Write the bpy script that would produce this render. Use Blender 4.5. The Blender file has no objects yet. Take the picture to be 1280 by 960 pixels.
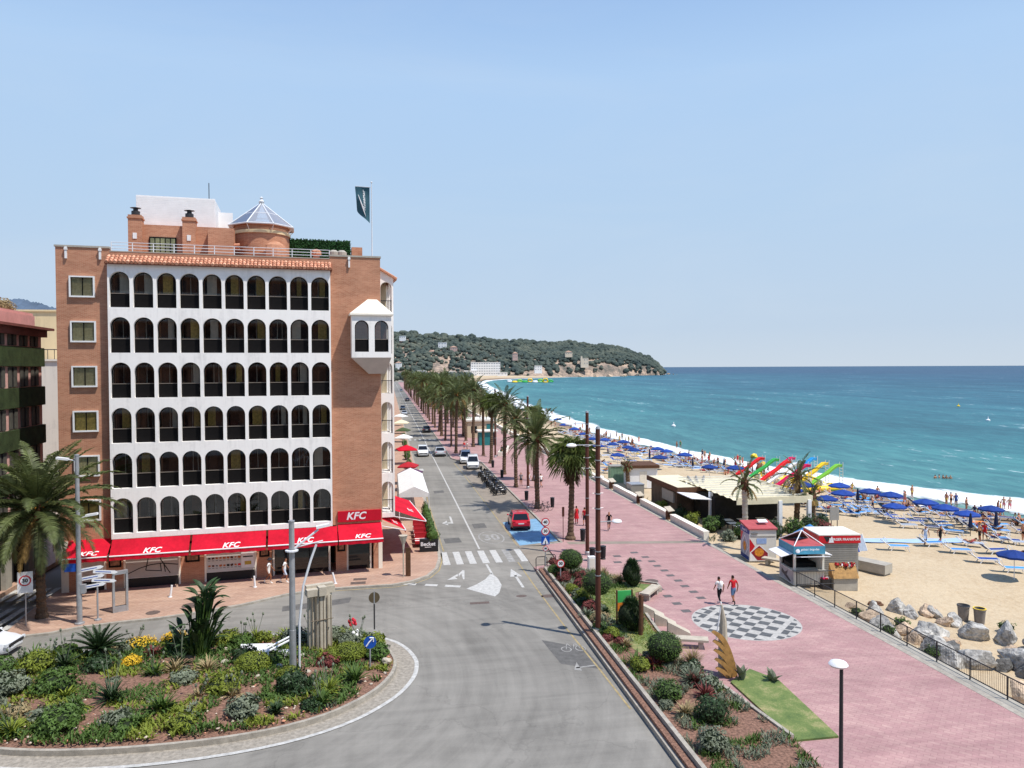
import bpy, math, random
from mathutils import Vector, Matrix, noise
scene = bpy.context.scene
COL = scene.collection
RND = random.Random(11)
PI = math.pi
def rad(a): return math.radians(a)
def uni(a, b): return RND.uniform(a, b)

# ------------------------------------------------------------------ mesh collecting
_ico = {}
def ico(sub):
    if sub in _ico: return _ico[sub]
    t = (1 + 5 ** .5) / 2
    v = [Vector(p).normalized() for p in [(-1,t,0),(1,t,0),(-1,-t,0),(1,-t,0),(0,-1,t),(0,1,t),(0,-1,-t),(0,1,-t),(t,0,-1),(t,0,1),(-t,0,-1),(-t,0,1)]]
    f = [(0,11,5),(0,5,1),(0,1,7),(0,7,10),(0,10,11),(1,5,9),(5,11,4),(11,10,2),(10,7,6),(7,1,8),(3,9,4),(3,4,2),(3,2,6),(3,6,8),(3,8,9),(4,9,5),(2,4,11),(6,2,10),(8,6,7),(9,8,1)]
    for _ in range(sub):
        cache, nf = {}, []
        def mid(a, b):
            k = (min(a,b), max(a,b))
            if k not in cache:
                v.append((v[a]+v[b]).normalized()); cache[k] = len(v)-1
            return cache[k]
        for a,b,c in f:
            x,y,z = mid(a,b), mid(b,c), mid(c,a)
            nf += [(a,x,z),(b,y,x),(c,z,y),(x,y,z)]
        f = nf
    _ico[sub] = (v, f)
    return _ico[sub]

class MB:
    def __init__(self): self.v=[]; self.f=[]; self.m=[]; self.k=0; self.T=None
    def add(self, vs, fs):
        o=len(self.v)
        if self.T is not None: vs=[self.T @ Vector(p) for p in vs]
        self.v.extend([tuple(p) for p in vs])
        self.f.extend([tuple(i+o for i in q) for q in fs]); self.m.extend([self.k]*len(fs))
        return self
    def box(self, x0,x1,y0,y1,z0,z1):
        return self.add([(x0,y0,z0),(x1,y0,z0),(x1,y1,z0),(x0,y1,z0),(x0,y0,z1),(x1,y0,z1),(x1,y1,z1),(x0,y1,z1)],
            [(3,2,1,0),(4,5,6,7),(0,1,5,4),(1,2,6,5),(2,3,7,6),(3,0,4,7)])
    def cbox(self, c, s, rz=0, rx=0, ry=0):
        M=Matrix.Translation(c) @ Matrix.Rotation(rz,4,'Z') @ Matrix.Rotation(rx,4,'X') @ Matrix.Rotation(ry,4,'Y')
        a,b,d=s[0]/2,s[1]/2,s[2]/2
        vs=[M@Vector(p) for p in [(-a,-b,-d),(a,-b,-d),(a,b,-d),(-a,b,-d),(-a,-b,d),(a,-b,d),(a,b,d),(-a,b,d)]]
        return self.add(vs,[(3,2,1,0),(4,5,6,7),(0,1,5,4),(1,2,6,5),(2,3,7,6),(3,0,4,7)])
    def ring_tube(self, pts, rs, n=8, caps=True):
        pts=[Vector(p) for p in pts]; vs=[]; fs=[]
        up=Vector((0,0,1)); prev=None
        for i,p in enumerate(pts):
            d=(pts[min(i+1,len(pts)-1)]-pts[max(i-1,0)])
            d=d.normalized() if d.length>1e-9 else Vector((0,0,1))
            a=prev if prev is not None else (Vector((1,0,0)) if abs(d.z)>.9 else up)
            a=(a-d*a.dot(d))
            a=a.normalized() if a.length>1e-6 else d.orthogonal().normalized()
            prev=a; b=d.cross(a)
            r=rs[i] if isinstance(rs,(list,tuple)) else rs
            for k in range(n):
                t=2*PI*k/n; vs.append(p+a*(math.cos(t)*r)+b*(math.sin(t)*r))
        for i in range(len(pts)-1):
            for k in range(n):
                k2=(k+1)%n; fs.append((i*n+k,i*n+k2,(i+1)*n+k2,(i+1)*n+k))
        if caps:
            fs.append(tuple(reversed(range(n)))); fs.append(tuple(range((len(pts)-1)*n,len(pts)*n)))
        return self.add(vs,fs)
    def cyl(self, p0,p1,r0,r1=None,n=10): return self.ring_tube([p0,p1],[r0,r0 if r1 is None else r1],n)
    def lathe(self, prof, c=(0,0,0), n=20, a0=0, a1=2*PI):
        vs=[];fs=[];full=abs(a1-a0-2*PI)<1e-6; m=n if full else n+1
        for r,z in prof:
            for k in range(m):
                t=a0+(a1-a0)*k/n; vs.append((c[0]+r*math.cos(t),c[1]+r*math.sin(t),c[2]+z))
        for i in range(len(prof)-1):
            for k in range(n):
                k2=(k+1)%m; fs.append((i*m+k,i*m+k2,(i+1)*m+k2,(i+1)*m+k))
        return self.add(vs,fs)
    def poly(self, pts): return self.add(pts,[tuple(range(len(pts)))])
    def prism(self, pts, z0, z1):
        a=sum(pts[i][0]*pts[(i+1)%len(pts)][1]-pts[(i+1)%len(pts)][0]*pts[i][1] for i in range(len(pts)))
        if a<0: pts=pts[::-1]
        n=len(pts); vs=[(x,y,z0) for x,y in pts]+[(x,y,z1) for x,y in pts]
        return self.add(vs,[tuple(reversed(range(n))),tuple(range(n,2*n))]+[(i,(i+1)%n,n+(i+1)%n,n+i) for i in range(n)])
    def sheet(self, pts, z):
        a=sum(pts[i][0]*pts[(i+1)%len(pts)][1]-pts[(i+1)%len(pts)][0]*pts[i][1] for i in range(len(pts)))
        if a<0: pts=pts[::-1]
        return self.poly([(x,y,z) for x,y in pts])
    def loop(self, pts, w, z, h=None):
        n=len(pts); L=[];Rr=[]
        for i in range(n):
            d=(Vector(pts[(i+1)%n])-Vector(pts[i-1])).normalized(); q=Vector((-d.y,d.x)); p=Vector(pts[i]); L.append(p+q*w/2); Rr.append(p-q*w/2)
        zs=[z] if h is None else [z,h]; vs=[(*p,k) for k in zs for S_ in (Rr,L) for p in S_]; fs=[]; o=(len(zs)-1)*2*n
        for i in range(n):
            j=(i+1)%n; fs.append((o+i,o+j,o+n+j,o+n+i))
            if h is not None: fs+=[(i,j,2*n+j,2*n+i),(n+j,n+i,3*n+i,3*n+j)]
        return self.add(vs,fs)
    def strip(self, pts, w, z, h=None):
        """a band of width w along a polyline (flat sheet at z, or a wall from z to h)"""
        L=[];Rr=[]
        for i,p in enumerate(pts):
            a=Vector(pts[max(i-1,0)]);b=Vector(pts[min(i+1,len(pts)-1)]);d=(b-a).normalized();q=Vector((-d.y,d.x))
            L.append((p[0]+q.x*w/2,p[1]+q.y*w/2));Rr.append((p[0]-q.x*w/2,p[1]-q.y*w/2))
        n=len(pts)
        if h is None:
            return self.add([(x,y,z) for x,y in Rr]+[(x,y,z) for x,y in L],[(i,i+1,n+i+1,n+i) for i in range(n-1)])
        vs=[(x,y,z) for x,y in Rr]+[(x,y,z) for x,y in L]+[(x,y,h) for x,y in Rr]+[(x,y,h) for x,y in L]
        fs=[]
        for i in range(n-1):
            fs+=[(2*n+i,2*n+i+1,3*n+i+1,3*n+i),(i,i+1,2*n+i+1,2*n+i),(n+i+1,n+i,3*n+i,3*n+i+1)]
        fs+=[(n,0,2*n,3*n),(n-1,2*n-1,4*n-1,3*n-1)]
        return self.add(vs,fs)
    def blob(self, c, r, sub=2, amp=.15, fr=1.3, seed=0., flat=None):
        v,f=ico(sub); vs=[]
        for p in v:
            d=1+amp*noise.noise(p*fr+Vector((seed,seed*1.7,seed*.6)))*2
            q=Vector((p.x*r[0]*d,p.y*r[1]*d,p.z*r[2]*d))
            if flat is not None and q.z<flat: q.z=flat
            vs.append(q+Vector(c))
        return self.add(vs,f)
    def leaf(self, base, az, el, L, W, droop=.6, seg=5, fold=.15, wmax=.4):
        """a blade: ribbon with a V fold that starts at base, rises at el and droops"""
        p=Vector(base); vs=[]; h=Vector((math.cos(az),math.sin(az),0)); s=Vector((-math.sin(az),math.cos(az),0)); e=el
        for i in range(seg+1):
            t=i/seg; w=W*.5*(max(.12,math.sin(PI*min(1,(t*(1-wmax)*.9+.08)/(1-wmax) if t<wmax else .5+.5*(t-wmax)/(1-wmax)))) if i<seg else .05)
            dn=Vector((0,0,1))*math.cos(e)-h*math.sin(e)
            vs+=[p-s*w+dn*w*fold*2,p,p+s*w+dn*w*fold*2]
            p=p+(h*math.cos(e)+Vector((0,0,1))*math.sin(e))*(L/seg); e-=droop/seg
        fs=[]
        for i in range(seg):
            a=i*3; fs+=[(a,a+1,a+4,a+3),(a+1,a+2,a+5,a+4)]
        return self.add(vs,fs)
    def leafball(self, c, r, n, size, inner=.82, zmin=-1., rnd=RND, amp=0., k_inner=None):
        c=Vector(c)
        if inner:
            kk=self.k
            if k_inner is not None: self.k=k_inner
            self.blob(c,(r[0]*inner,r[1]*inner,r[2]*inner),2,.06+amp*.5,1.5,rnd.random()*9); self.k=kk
        vs=[];fs=[]; sd=rnd.random()*20
        for i in range(n):
            z=rnd.uniform(zmin,1); t=rnd.uniform(0,2*PI); q=math.sqrt(max(0,1-z*z)); d=Vector((q*math.cos(t),q*math.sin(t),z))
            k=rnd.uniform(.84,1.04)*(1+amp*2*noise.noise(d*1.6+Vector((sd,0,sd))))
            p=c+Vector((d.x*r[0]*k,d.y*r[1]*k,d.z*r[2]*k))
            nn=(d+Vector((rnd.uniform(-.8,.8),rnd.uniform(-.8,.8),rnd.uniform(-.5,.9)))).normalized()
            a=nn.orthogonal().normalized(); a=(Matrix.Rotation(rnd.uniform(0,6.28),3,nn)@a); b=nn.cross(a); s=size*rnd.uniform(.6,1.3)
            o=len(vs); vs+=[p-a*s,p+b*s*.45,p+a*s,p-b*s*.45]; fs.append((o,o+1,o+2,o+3))
        return self.add(vs,fs)
    def mesh(self, me, M):
        o=len(self.v); W=self.T@M if self.T is not None else M
        self.v.extend([tuple(W@p.co) for p in me.vertices]); self.f.extend([tuple(i+o for i in q.vertices) for q in me.polygons]); self.m.extend([self.k]*len(me.polygons))
        return self
    def build(self, name, mats, parent=None, smooth=None):
        me=bpy.data.meshes.new(name); me.from_pydata(self.v,[],self.f)
        if not isinstance(mats,(list,tuple)): mats=[mats]
        for m in mats: me.materials.append(m)
        if len(mats)>1: me.polygons.foreach_set('material_index',self.m)
        if smooth is not None:
            me.polygons.foreach_set('use_smooth',[True]*len(me.polygons))
            if smooth<180: me.set_sharp_from_angle(angle=rad(smooth))
        me.update(); o=bpy.data.objects.new(name,me); COL.objects.link(o)
        if parent is not None: o.parent=parent
        return o

def tag(o,label=None,cat=None,group=None,kind=None):
    if label: o['label']=label
    if cat: o['category']=cat
    if group: o['group']=group
    if kind: o['kind']=kind
    return o
def thing(name,label,cat,loc=(0,0,0),rz=0,group=None):
    o=bpy.data.objects.new(name,None); COL.objects.link(o); o.location=loc; o.rotation_euler=(0,0,rz); o.empty_display_size=.2
    return tag(o,label,cat,group)
KIDS={}
def kids(o):
    return [c for c in bpy.data.objects if c.parent is o] if o.name not in KIDS else KIDS[o.name]
def dup(src,loc,rz=0,sc=1,label=None,group=None,swap=None,parent=None):
    """a copy of a thing with copies of its parts and sub-parts; swap maps a material to the one this copy wears"""
    c=src.copy(); COL.objects.link(c); c.parent=parent
    if parent is None:
        c.location=loc; c.rotation_euler=(0,0,rz); c.scale=(sc,)*3 if not isinstance(sc,tuple) else sc
        if label: c['label']=label
        if group: c['group']=group
    if swap and c.type=='MESH':
        for s in c.material_slots:
            m=s.material
            if m in swap: s.link='OBJECT'; s.material=swap[m]
    if src.name not in KIDS: KIDS[src.name]=[x for x in bpy.data.objects if x.parent is src]
    for k in KIDS[src.name]: dup(k,None,swap=swap,parent=c)
    return c
ORD='first second third fourth fifth sixth seventh eighth ninth tenth eleventh twelfth thirteenth fourteenth fifteenth sixteenth seventeenth eighteenth nineteenth twentieth'.split()
TENS={20:'twenty',30:'thirty',40:'forty',50:'fifty',60:'sixty',70:'seventy',80:'eighty',90:'ninety'}
def ordinal(i):
    i+=1
    if i<=20: return ORD[i-1]
    t=i//10*10; u=i%10
    if t>=100: return 'hundred and '+ordinal(i-101) if i>100 else 'hundredth'
    return TENS[t][:-1]+'ieth' if u==0 else TENS[t]+'-'+ORD[u-1]

# ------------------------------------------------------------------ materials
def S(r,g,b,k=1.):
    f=lambda c: ((c/255+.055)/1.055)**2.4 if c>10 else c/255/12.92
    return (f(r)*k,f(g)*k,f(b)*k)
class NT:
    def __init__(s,m): s.t=m.node_tree; s.n=s.t.nodes; s.l=s.t.links
    def new(s,ty,**kw):
        n=s.n.new(ty)
        for k,v in kw.items():
            if k.startswith('in_'): n.inputs[k[3:].replace('_',' ')].default_value=v
            else: setattr(n,k,v)
        return n
    def link(s,a,b): s.l.new(a,b)
    def val(s,a,v):
        if hasattr(v,'links') or isinstance(v,bpy.types.NodeSocket): s.l.new(v,a)
        else: a.default_value=v
    def math(s,op,a,b=0.,c=0.,clamp=False):
        n=s.n.new('ShaderNodeMath'); n.operation=op; n.use_clamp=clamp
        s.val(n.inputs[0],a); s.val(n.inputs[1],b); s.val(n.inputs[2],c); return n.outputs[0]
    def noise(s,vec,scale,detail=3.,rough=.55,dist=0.):
        n=s.n.new('ShaderNodeTexNoise'); n.inputs['Scale'].default_value=scale; n.inputs['Detail'].default_value=detail; n.inputs['Roughness'].default_value=rough; n.inputs['Distortion'].default_value=dist
        if vec is not None: s.l.new(vec,n.inputs['Vector'])
        return n.outputs['Fac']
    def ramp(s,fac,stops,interp='LINEAR'):
        n=s.n.new('ShaderNodeValToRGB'); n.color_ramp.interpolation=interp; e=n.color_ramp.elements
        while len(e)<len(stops): e.new(.5)
        for i,(p,c) in enumerate(stops):
            e[i].position=p; e[i].color=(*c,1) if hasattr(c,'__len__') else (c,c,c,1)
        s.val(n.inputs[0],fac); return n.outputs[0]
    def mix(s,fac,a,b,mode='MIX'):
        n=s.n.new('ShaderNodeMix'); n.data_type='RGBA'; n.blend_type=mode
        s.val(n.inputs[0],fac)
        for i,v in ((6,a),(7,b)):
            if isinstance(v,bpy.types.NodeSocket): s.l.new(v,n.inputs[i])
            else: n.inputs[i].default_value=(*v,1) if len(v)==3 else v
        return n.outputs[2]
    def mapping(s,vec,scale=(1,1,1),loc=(0,0,0),rot=(0,0,0)):
        n=s.n.new('ShaderNodeMapping'); n.inputs['Scale'].default_value=scale; n.inputs['Location'].default_value=loc; n.inputs['Rotation'].default_value=rot; s.l.new(vec,n.inputs['Vector']); return n.outputs[0]
def newmat(name):
    m=bpy.data.materials.new(name); m.use_nodes=True; nt=NT(m); p=nt.n['Principled BSDF']; return m,nt,p
def mat(name,base,rough=.7,var=.18,scale=3.,bump=0.,bscale=30.,spec=.3,metal=0.,rvar=0.,hue=None,trans=0.,coat=0.):
    m,nt,p=newmat(name); tc=nt.new('ShaderNodeTexCoord').outputs['Object']
    c=base
    if var:
        f=nt.noise(tc,scale,4.); f2=nt.noise(tc,scale*6.3,3.)
        f=nt.math('ADD',nt.math('MULTIPLY',f,.65),nt.math('MULTIPLY',f2,.35))
        lo=tuple(x*(1-var*1.6) for x in base); hi=hue if hue else tuple(min(1,x*(1+var*1.3)) for x in base)
        c=nt.ramp(f,[(.32,lo),(.68,hi)])
    if rvar:
        oi=nt.new('ShaderNodeObjectInfo').outputs['Random']
        v=nt.math('ADD',nt.math('MULTIPLY',oi,rvar*2),1-rvar)
        h=nt.new('ShaderNodeHueSaturation'); nt.link(v,h.inputs['Value'])
        if isinstance(c,bpy.types.NodeSocket): nt.link(c,h.inputs['Color'])
        else: h.inputs['Color'].default_value=(*c,1)
        c=h.outputs[0]
    nt.val(p.inputs['Base Color'],c if isinstance(c,bpy.types.NodeSocket) else (*c,1))
    p.inputs['Roughness'].default_value=rough; p.inputs['Specular IOR Level'].default_value=spec; p.inputs['Metallic'].default_value=metal
    if coat: p.inputs['Coat Weight'].default_value=coat; p.inputs['Coat Roughness'].default_value=.05
    if bump:
        b=nt.new('ShaderNodeBump'); b.inputs['Strength'].default_value=bump; b.inputs['Distance'].default_value=.02
        nt.link(nt.noise(tc,bscale,5.),b.inputs['Height']); nt.link(b.outputs[0],p.inputs['Normal'])
    if trans:
        out=nt.n['Material Output']; tr=nt.new('ShaderNodeBsdfTranslucent'); nt.val(tr.inputs['Color'],c if isinstance(c,bpy.types.NodeSocket) else (*c,1))
        mx=nt.new('ShaderNodeMixShader'); mx.inputs[0].default_value=trans; nt.link(p.outputs[0],mx.inputs[1]); nt.link(tr.outputs[0],mx.inputs[2]); nt.link(mx.outputs[0],out.inputs[0])
    return m
def glassmat(name,tint,gloss=.08,rough=.02,pos_tint=True):
    """a window pane: dark tinted see-through sheet with a fresnel reflection"""
    m,nt,p=newmat(name); out=nt.n['Material Output']
    tr=nt.new('ShaderNodeBsdfTransparent'); tr.inputs[0].default_value=(*tint,1)
    gl=nt.new('ShaderNodeBsdfGlossy'); gl.inputs['Roughness'].default_value=rough; gl.inputs['Color'].default_value=(.9,.95,1,1)
    lw=nt.new('ShaderNodeFresnel'); lw.inputs[0].default_value=1.5
    f=nt.math('ADD',nt.math('MULTIPLY',lw.outputs[0],.75),gloss,clamp=True)
    mx=nt.new('ShaderNodeMixShader'); nt.link(f,mx.inputs[0]); nt.link(tr.outputs[0],mx.inputs[1]); nt.link(gl.outputs[0],mx.inputs[2]); nt.link(mx.outputs[0],out.inputs[0])
    return m
M={}
def brickmat(name,c1,c2,mortar,sx=.24,sz=.07):
    m,nt,p=newmat(name); tc=nt.new('ShaderNodeTexCoord').outputs['Object']
    sep=nt.new('ShaderNodeSeparateXYZ'); nt.link(tc,sep.inputs[0])
    cb=nt.new('ShaderNodeCombineXYZ'); nt.link(nt.math('ADD',sep.outputs[0],sep.outputs[1]),cb.inputs[0]); nt.link(sep.outputs[2],cb.inputs[1])
    b=nt.new('ShaderNodeTexBrick'); nt.link(cb.outputs[0],b.inputs['Vector']); b.inputs['Scale'].default_value=1; b.inputs['Brick Width'].default_value=sx; b.inputs['Row Height'].default_value=sz; b.inputs['Mortar Size'].default_value=.007
    b.inputs['Color1'].default_value=(*c1,1); b.inputs['Color2'].default_value=(*c2,1); b.inputs['Mortar'].default_value=(*mortar,1)
    st=nt.noise(nt.mapping(cb.outputs[0],(.5,2.2,1)),1.,5.,.65); big=nt.noise(tc,.35,4.)
    f=nt.math('ADD',nt.math('MULTIPLY',st,.6),nt.math('MULTIPLY',big,.55))
    c=nt.mix(1.,b.outputs[0],nt.ramp(f,[(.3,.72),(.8,1.22)]),'MULTIPLY')
    nt.link(c,p.inputs['Base Color']); p.inputs['Roughness'].default_value=.85; p.inputs['Specular IOR Level'].default_value=.15
    return m
M['brick']=brickmat('brick',S(190,136,106),S(174,116,88),S(192,158,134))
M['pinkbrick']=brickmat('pink_brick',S(232,182,170),S(222,170,158),S(212,176,166))
M['stucco']=mat('white_stucco',(.93,.885,.83),.85,.08,.9,.15,60)
M['trim']=mat('white_trim',(.8,.8,.78),.6,.05,4)
M['cream']=mat('cream_render',S(228,208,165),.85,.08,1)
M['offwhite']=mat('offwhite_render',S(232,226,212),.85,.07,1)
M['terracotta']=mat('terracotta_tile',S(205,146,116),.8,.3,5,rvar=0)
M['terradark']=mat('terracotta_shadow',S(120,65,45),.9,.2,5)
M['glass']=glassmat('window_glass',(.8,.78,.74),.07,.03)
M['shopglass']=glassmat('shop_glass',(.35,.36,.36),.03)
M['clearglass']=glassmat('clear_glass',(.9,.92,.92),.0)
M['carglass']=mat('car_glass',(.012,.014,.016),.06,0,spec=.6)
M['darkframe']=mat('dark_frame',(.009,.008,.008),.6,.1,spec=.08)
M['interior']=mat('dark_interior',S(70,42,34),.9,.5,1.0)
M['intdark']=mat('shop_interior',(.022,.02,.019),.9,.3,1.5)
M['beige']=mat('beige_render',S(205,190,160),.85,.06,2)
M['curtain']=mat('curtain_cloth',S(240,220,170),.9,.2,6,rvar=.35)
M['curtain_olive']=mat('olive_curtain',S(205,180,105),.9,.3,8,rvar=.25)
M['redcanvas']=mat('red_canvas',S(206,26,50),.85,.16,.7,.35,2.2,spec=.15,trans=.12)
M['redsign']=mat('red_sign',S(190,12,40),.45,.05,2)
M['white']=mat('white_paint',(.82,.82,.82),.5,.04,5)
M['whitecanvas']=mat('white_canvas',(.84,.83,.8),.8,.05,2,trans=.15)
M['creamcanvas']=mat('cream_canvas',S(232,222,190),.8,.08,1.5,trans=.12)
M['metal']=mat('galvanised_metal',(.42,.43,.44),.45,.12,3,metal=.5)
M['whitemetal']=mat('white_metal',(.72,.73,.74),.4,.06,4)
M['darkmetal']=mat('dark_metal',(.035,.035,.038),.45,.2,6)
M['rust']=mat('brown_steel_post',S(88,50,38),.7,.2,2)
M['black']=mat('black_plastic',(.018,.018,.02),.5,.15,6)
M['rubber']=mat('tyre_rubber',(.02,.02,.02),.85,.1,10)
M['stone']=mat('pale_stone',S(186,176,158),.85,.14,1.8,.25,14)
M['concrete']=mat('concrete',S(170,164,152),.9,.12,1.5,.2,25)
M['rock']=mat('grey_boulder',S(176,172,164),.9,.5,1.3,1.,9)
M['rocktan']=mat('tan_boulder',S(196,172,146),.9,.45,1.3,1.,9)
M['rockdark']=mat('dark_boulder',S(112,110,106),.9,.5,1.3,1.,9)
M['wood']=mat('warm_wood',S(165,125,72),.7,.25,5,.1,30)
M['darkwood']=mat('dark_wood',S(92,62,42),.8,.25,5)
M['trunk']=mat('palm_trunk',S(104,84,66),.95,.4,3,.8,14)
M['frond']=mat('palm_frond',S(100,110,64),.55,.32,1.2,rvar=.2,trans=.22,spec=.4)
M['frond_dry']=mat('dry_frond',S(150,122,72),.8,.3,2,trans=.15)
M['fan']=mat('fan_frond',S(106,120,62),.55,.3,1.,rvar=.15,trans=.2)
M['skirt']=mat('dead_fronds',S(98,76,52),.9,.3,2)
M['fruit']=mat('palm_fruit_stalk',S(206,140,50),.7,.2,4)
M['leafdark']=mat('dark_leaf',S(52,74,42),.5,.3,2,rvar=.1,trans=.12)
M['leafmid']=mat('mid_leaf',S(82,108,48),.6,.3,2,rvar=.12,trans=.18)
M['leaflime']=mat('lime_leaf',S(128,140,52),.65,.25,2,rvar=.1,trans=.2)
M['leafgrey']=mat('grey_leaf',S(122,130,108),.7,.2,3,rvar=.12,trans=.12)
M['leafred']=mat('red_leaf',S(120,62,58),.7,.25,3,trans=.12)
M['leafdry']=mat('dry_leaf',S(164,146,108),.8,.25,3,trans=.12)
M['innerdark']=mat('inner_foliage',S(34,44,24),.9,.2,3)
M['flower_y']=mat('yellow_flower',S(235,190,50),.7,.2,6,trans=.1)
M['flower_w']=mat('white_flower',S(235,232,225),.7,.05,6)
M['flower_r']=mat('red_flower',S(200,45,60),.7,.15,6)
M['mulch']=mat('mulch',S(132,100,84),.95,.5,9,.8,30)
M['teal']=mat('teal_paint',S(48,128,128),.6,.1,3)
M['blue']=mat('parasol_blue',S(30,64,140),.75,.2,2,rvar=.25,trans=.08)
M['towelblue']=mat('sling_blue',S(66,140,205),.8,.12,4,rvar=.3)
M['slinggrey']=mat('sling_white',S(150,160,175),.8,.1,4,rvar=.2)
M['slingnavy']=mat('sling_navy',S(34,50,96),.8,.12,4,rvar=.2)
M['yellow']=mat('yellow_plastic',S(242,205,55),.4,.08,2)
M['greenp']=mat('green_plastic',S(70,180,95),.4,.06,2)
M['redp']=mat('red_plastic',S(228,48,58),.4,.06,2)
M['magp']=mat('magenta_plastic',S(214,38,98),.4,.06,2)
M['limep']=mat('lime_plastic',S(140,205,80),.4,.06,2)
M['skyp']=mat('skyblue_plastic',S(50,155,215),.4,.06,2)
M['orangep']=mat('orange_plastic',S(240,140,50),.4,.06,2)
M['signred']=mat('sign_red',S(200,30,40),.4,.03)
M['signblue']=mat('sign_blue',S(25,80,170),.4,.03)
M['signgrey']=mat('sign_back',(.3,.31,.31),.5,.08,metal=.4)
M['pathblue']=mat('pale_blue_mat',S(165,190,225),.8,.08,1.5)
M['green_turf']=mat('green_screen',S(40,78,38),.9,.4,4,.6,20)

def streaked(name,base,amt):
    m,nt,p=newmat(name); tc=nt.new('ShaderNodeTexCoord').outputs['Object']
    a=nt.noise(nt.mapping(tc,(2.6,2.6,.22)),1.,5.,.65); b=nt.noise(tc,.45,5.,.6); d=nt.noise(tc,5.,3.)
    f=nt.math('ADD',nt.math('ADD',nt.math('MULTIPLY',a,.5),nt.math('MULTIPLY',b,.4)),nt.math('MULTIPLY',d,.15))
    nt.link(nt.ramp(f,[(.36,tuple(c*(1-amt) for c in base)),(.52,base),(.7,tuple(min(.96,c*1.04) for c in base))]),p.inputs['Base Color']); p.inputs['Roughness'].default_value=.85; p.inputs['Specular IOR Level'].default_value=.2
    return m
M['stucco']=streaked('white_stucco',(.93,.89,.84),.2); M['offwhite']=streaked('offwhite_render',S(236,228,212),.2); M['cream']=streaked('cream_render',S(228,206,164),.18)
def text_mesh(body,size=1.,shear=0.,bold=0.,align='CENTER',space=1.):
    cu=bpy.data.curves.new('lettering','FONT'); cu.body=body; cu.size=size; cu.shear=shear; cu.offset=bold; cu.align_x=align; cu.align_y='CENTER'; cu.resolution_u=3; cu.space_character=space
    o=bpy.data.objects.new('lettering',cu); COL.objects.link(o)
    dg=bpy.context.evaluated_depsgraph_get(); me=bpy.data.meshes.new_from_object(o.evaluated_get(dg)); 
    bpy.data.objects.remove(o); return me
def place(loc,ex,ey,ez=None):
    """matrix with local x along ex and local y along ey"""
    ex=Vector(ex).normalized(); ey=Vector(ey); ey=(ey-ex*ey.dot(ex)).normalized(); ez=ex.cross(ey)
    return Matrix(((ex.x,ey.x,ez.x,loc[0]),(ex.y,ey.y,ez.y,loc[1]),(ex.z,ey.z,ez.z,loc[2]),(0,0,0,1)))
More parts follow.
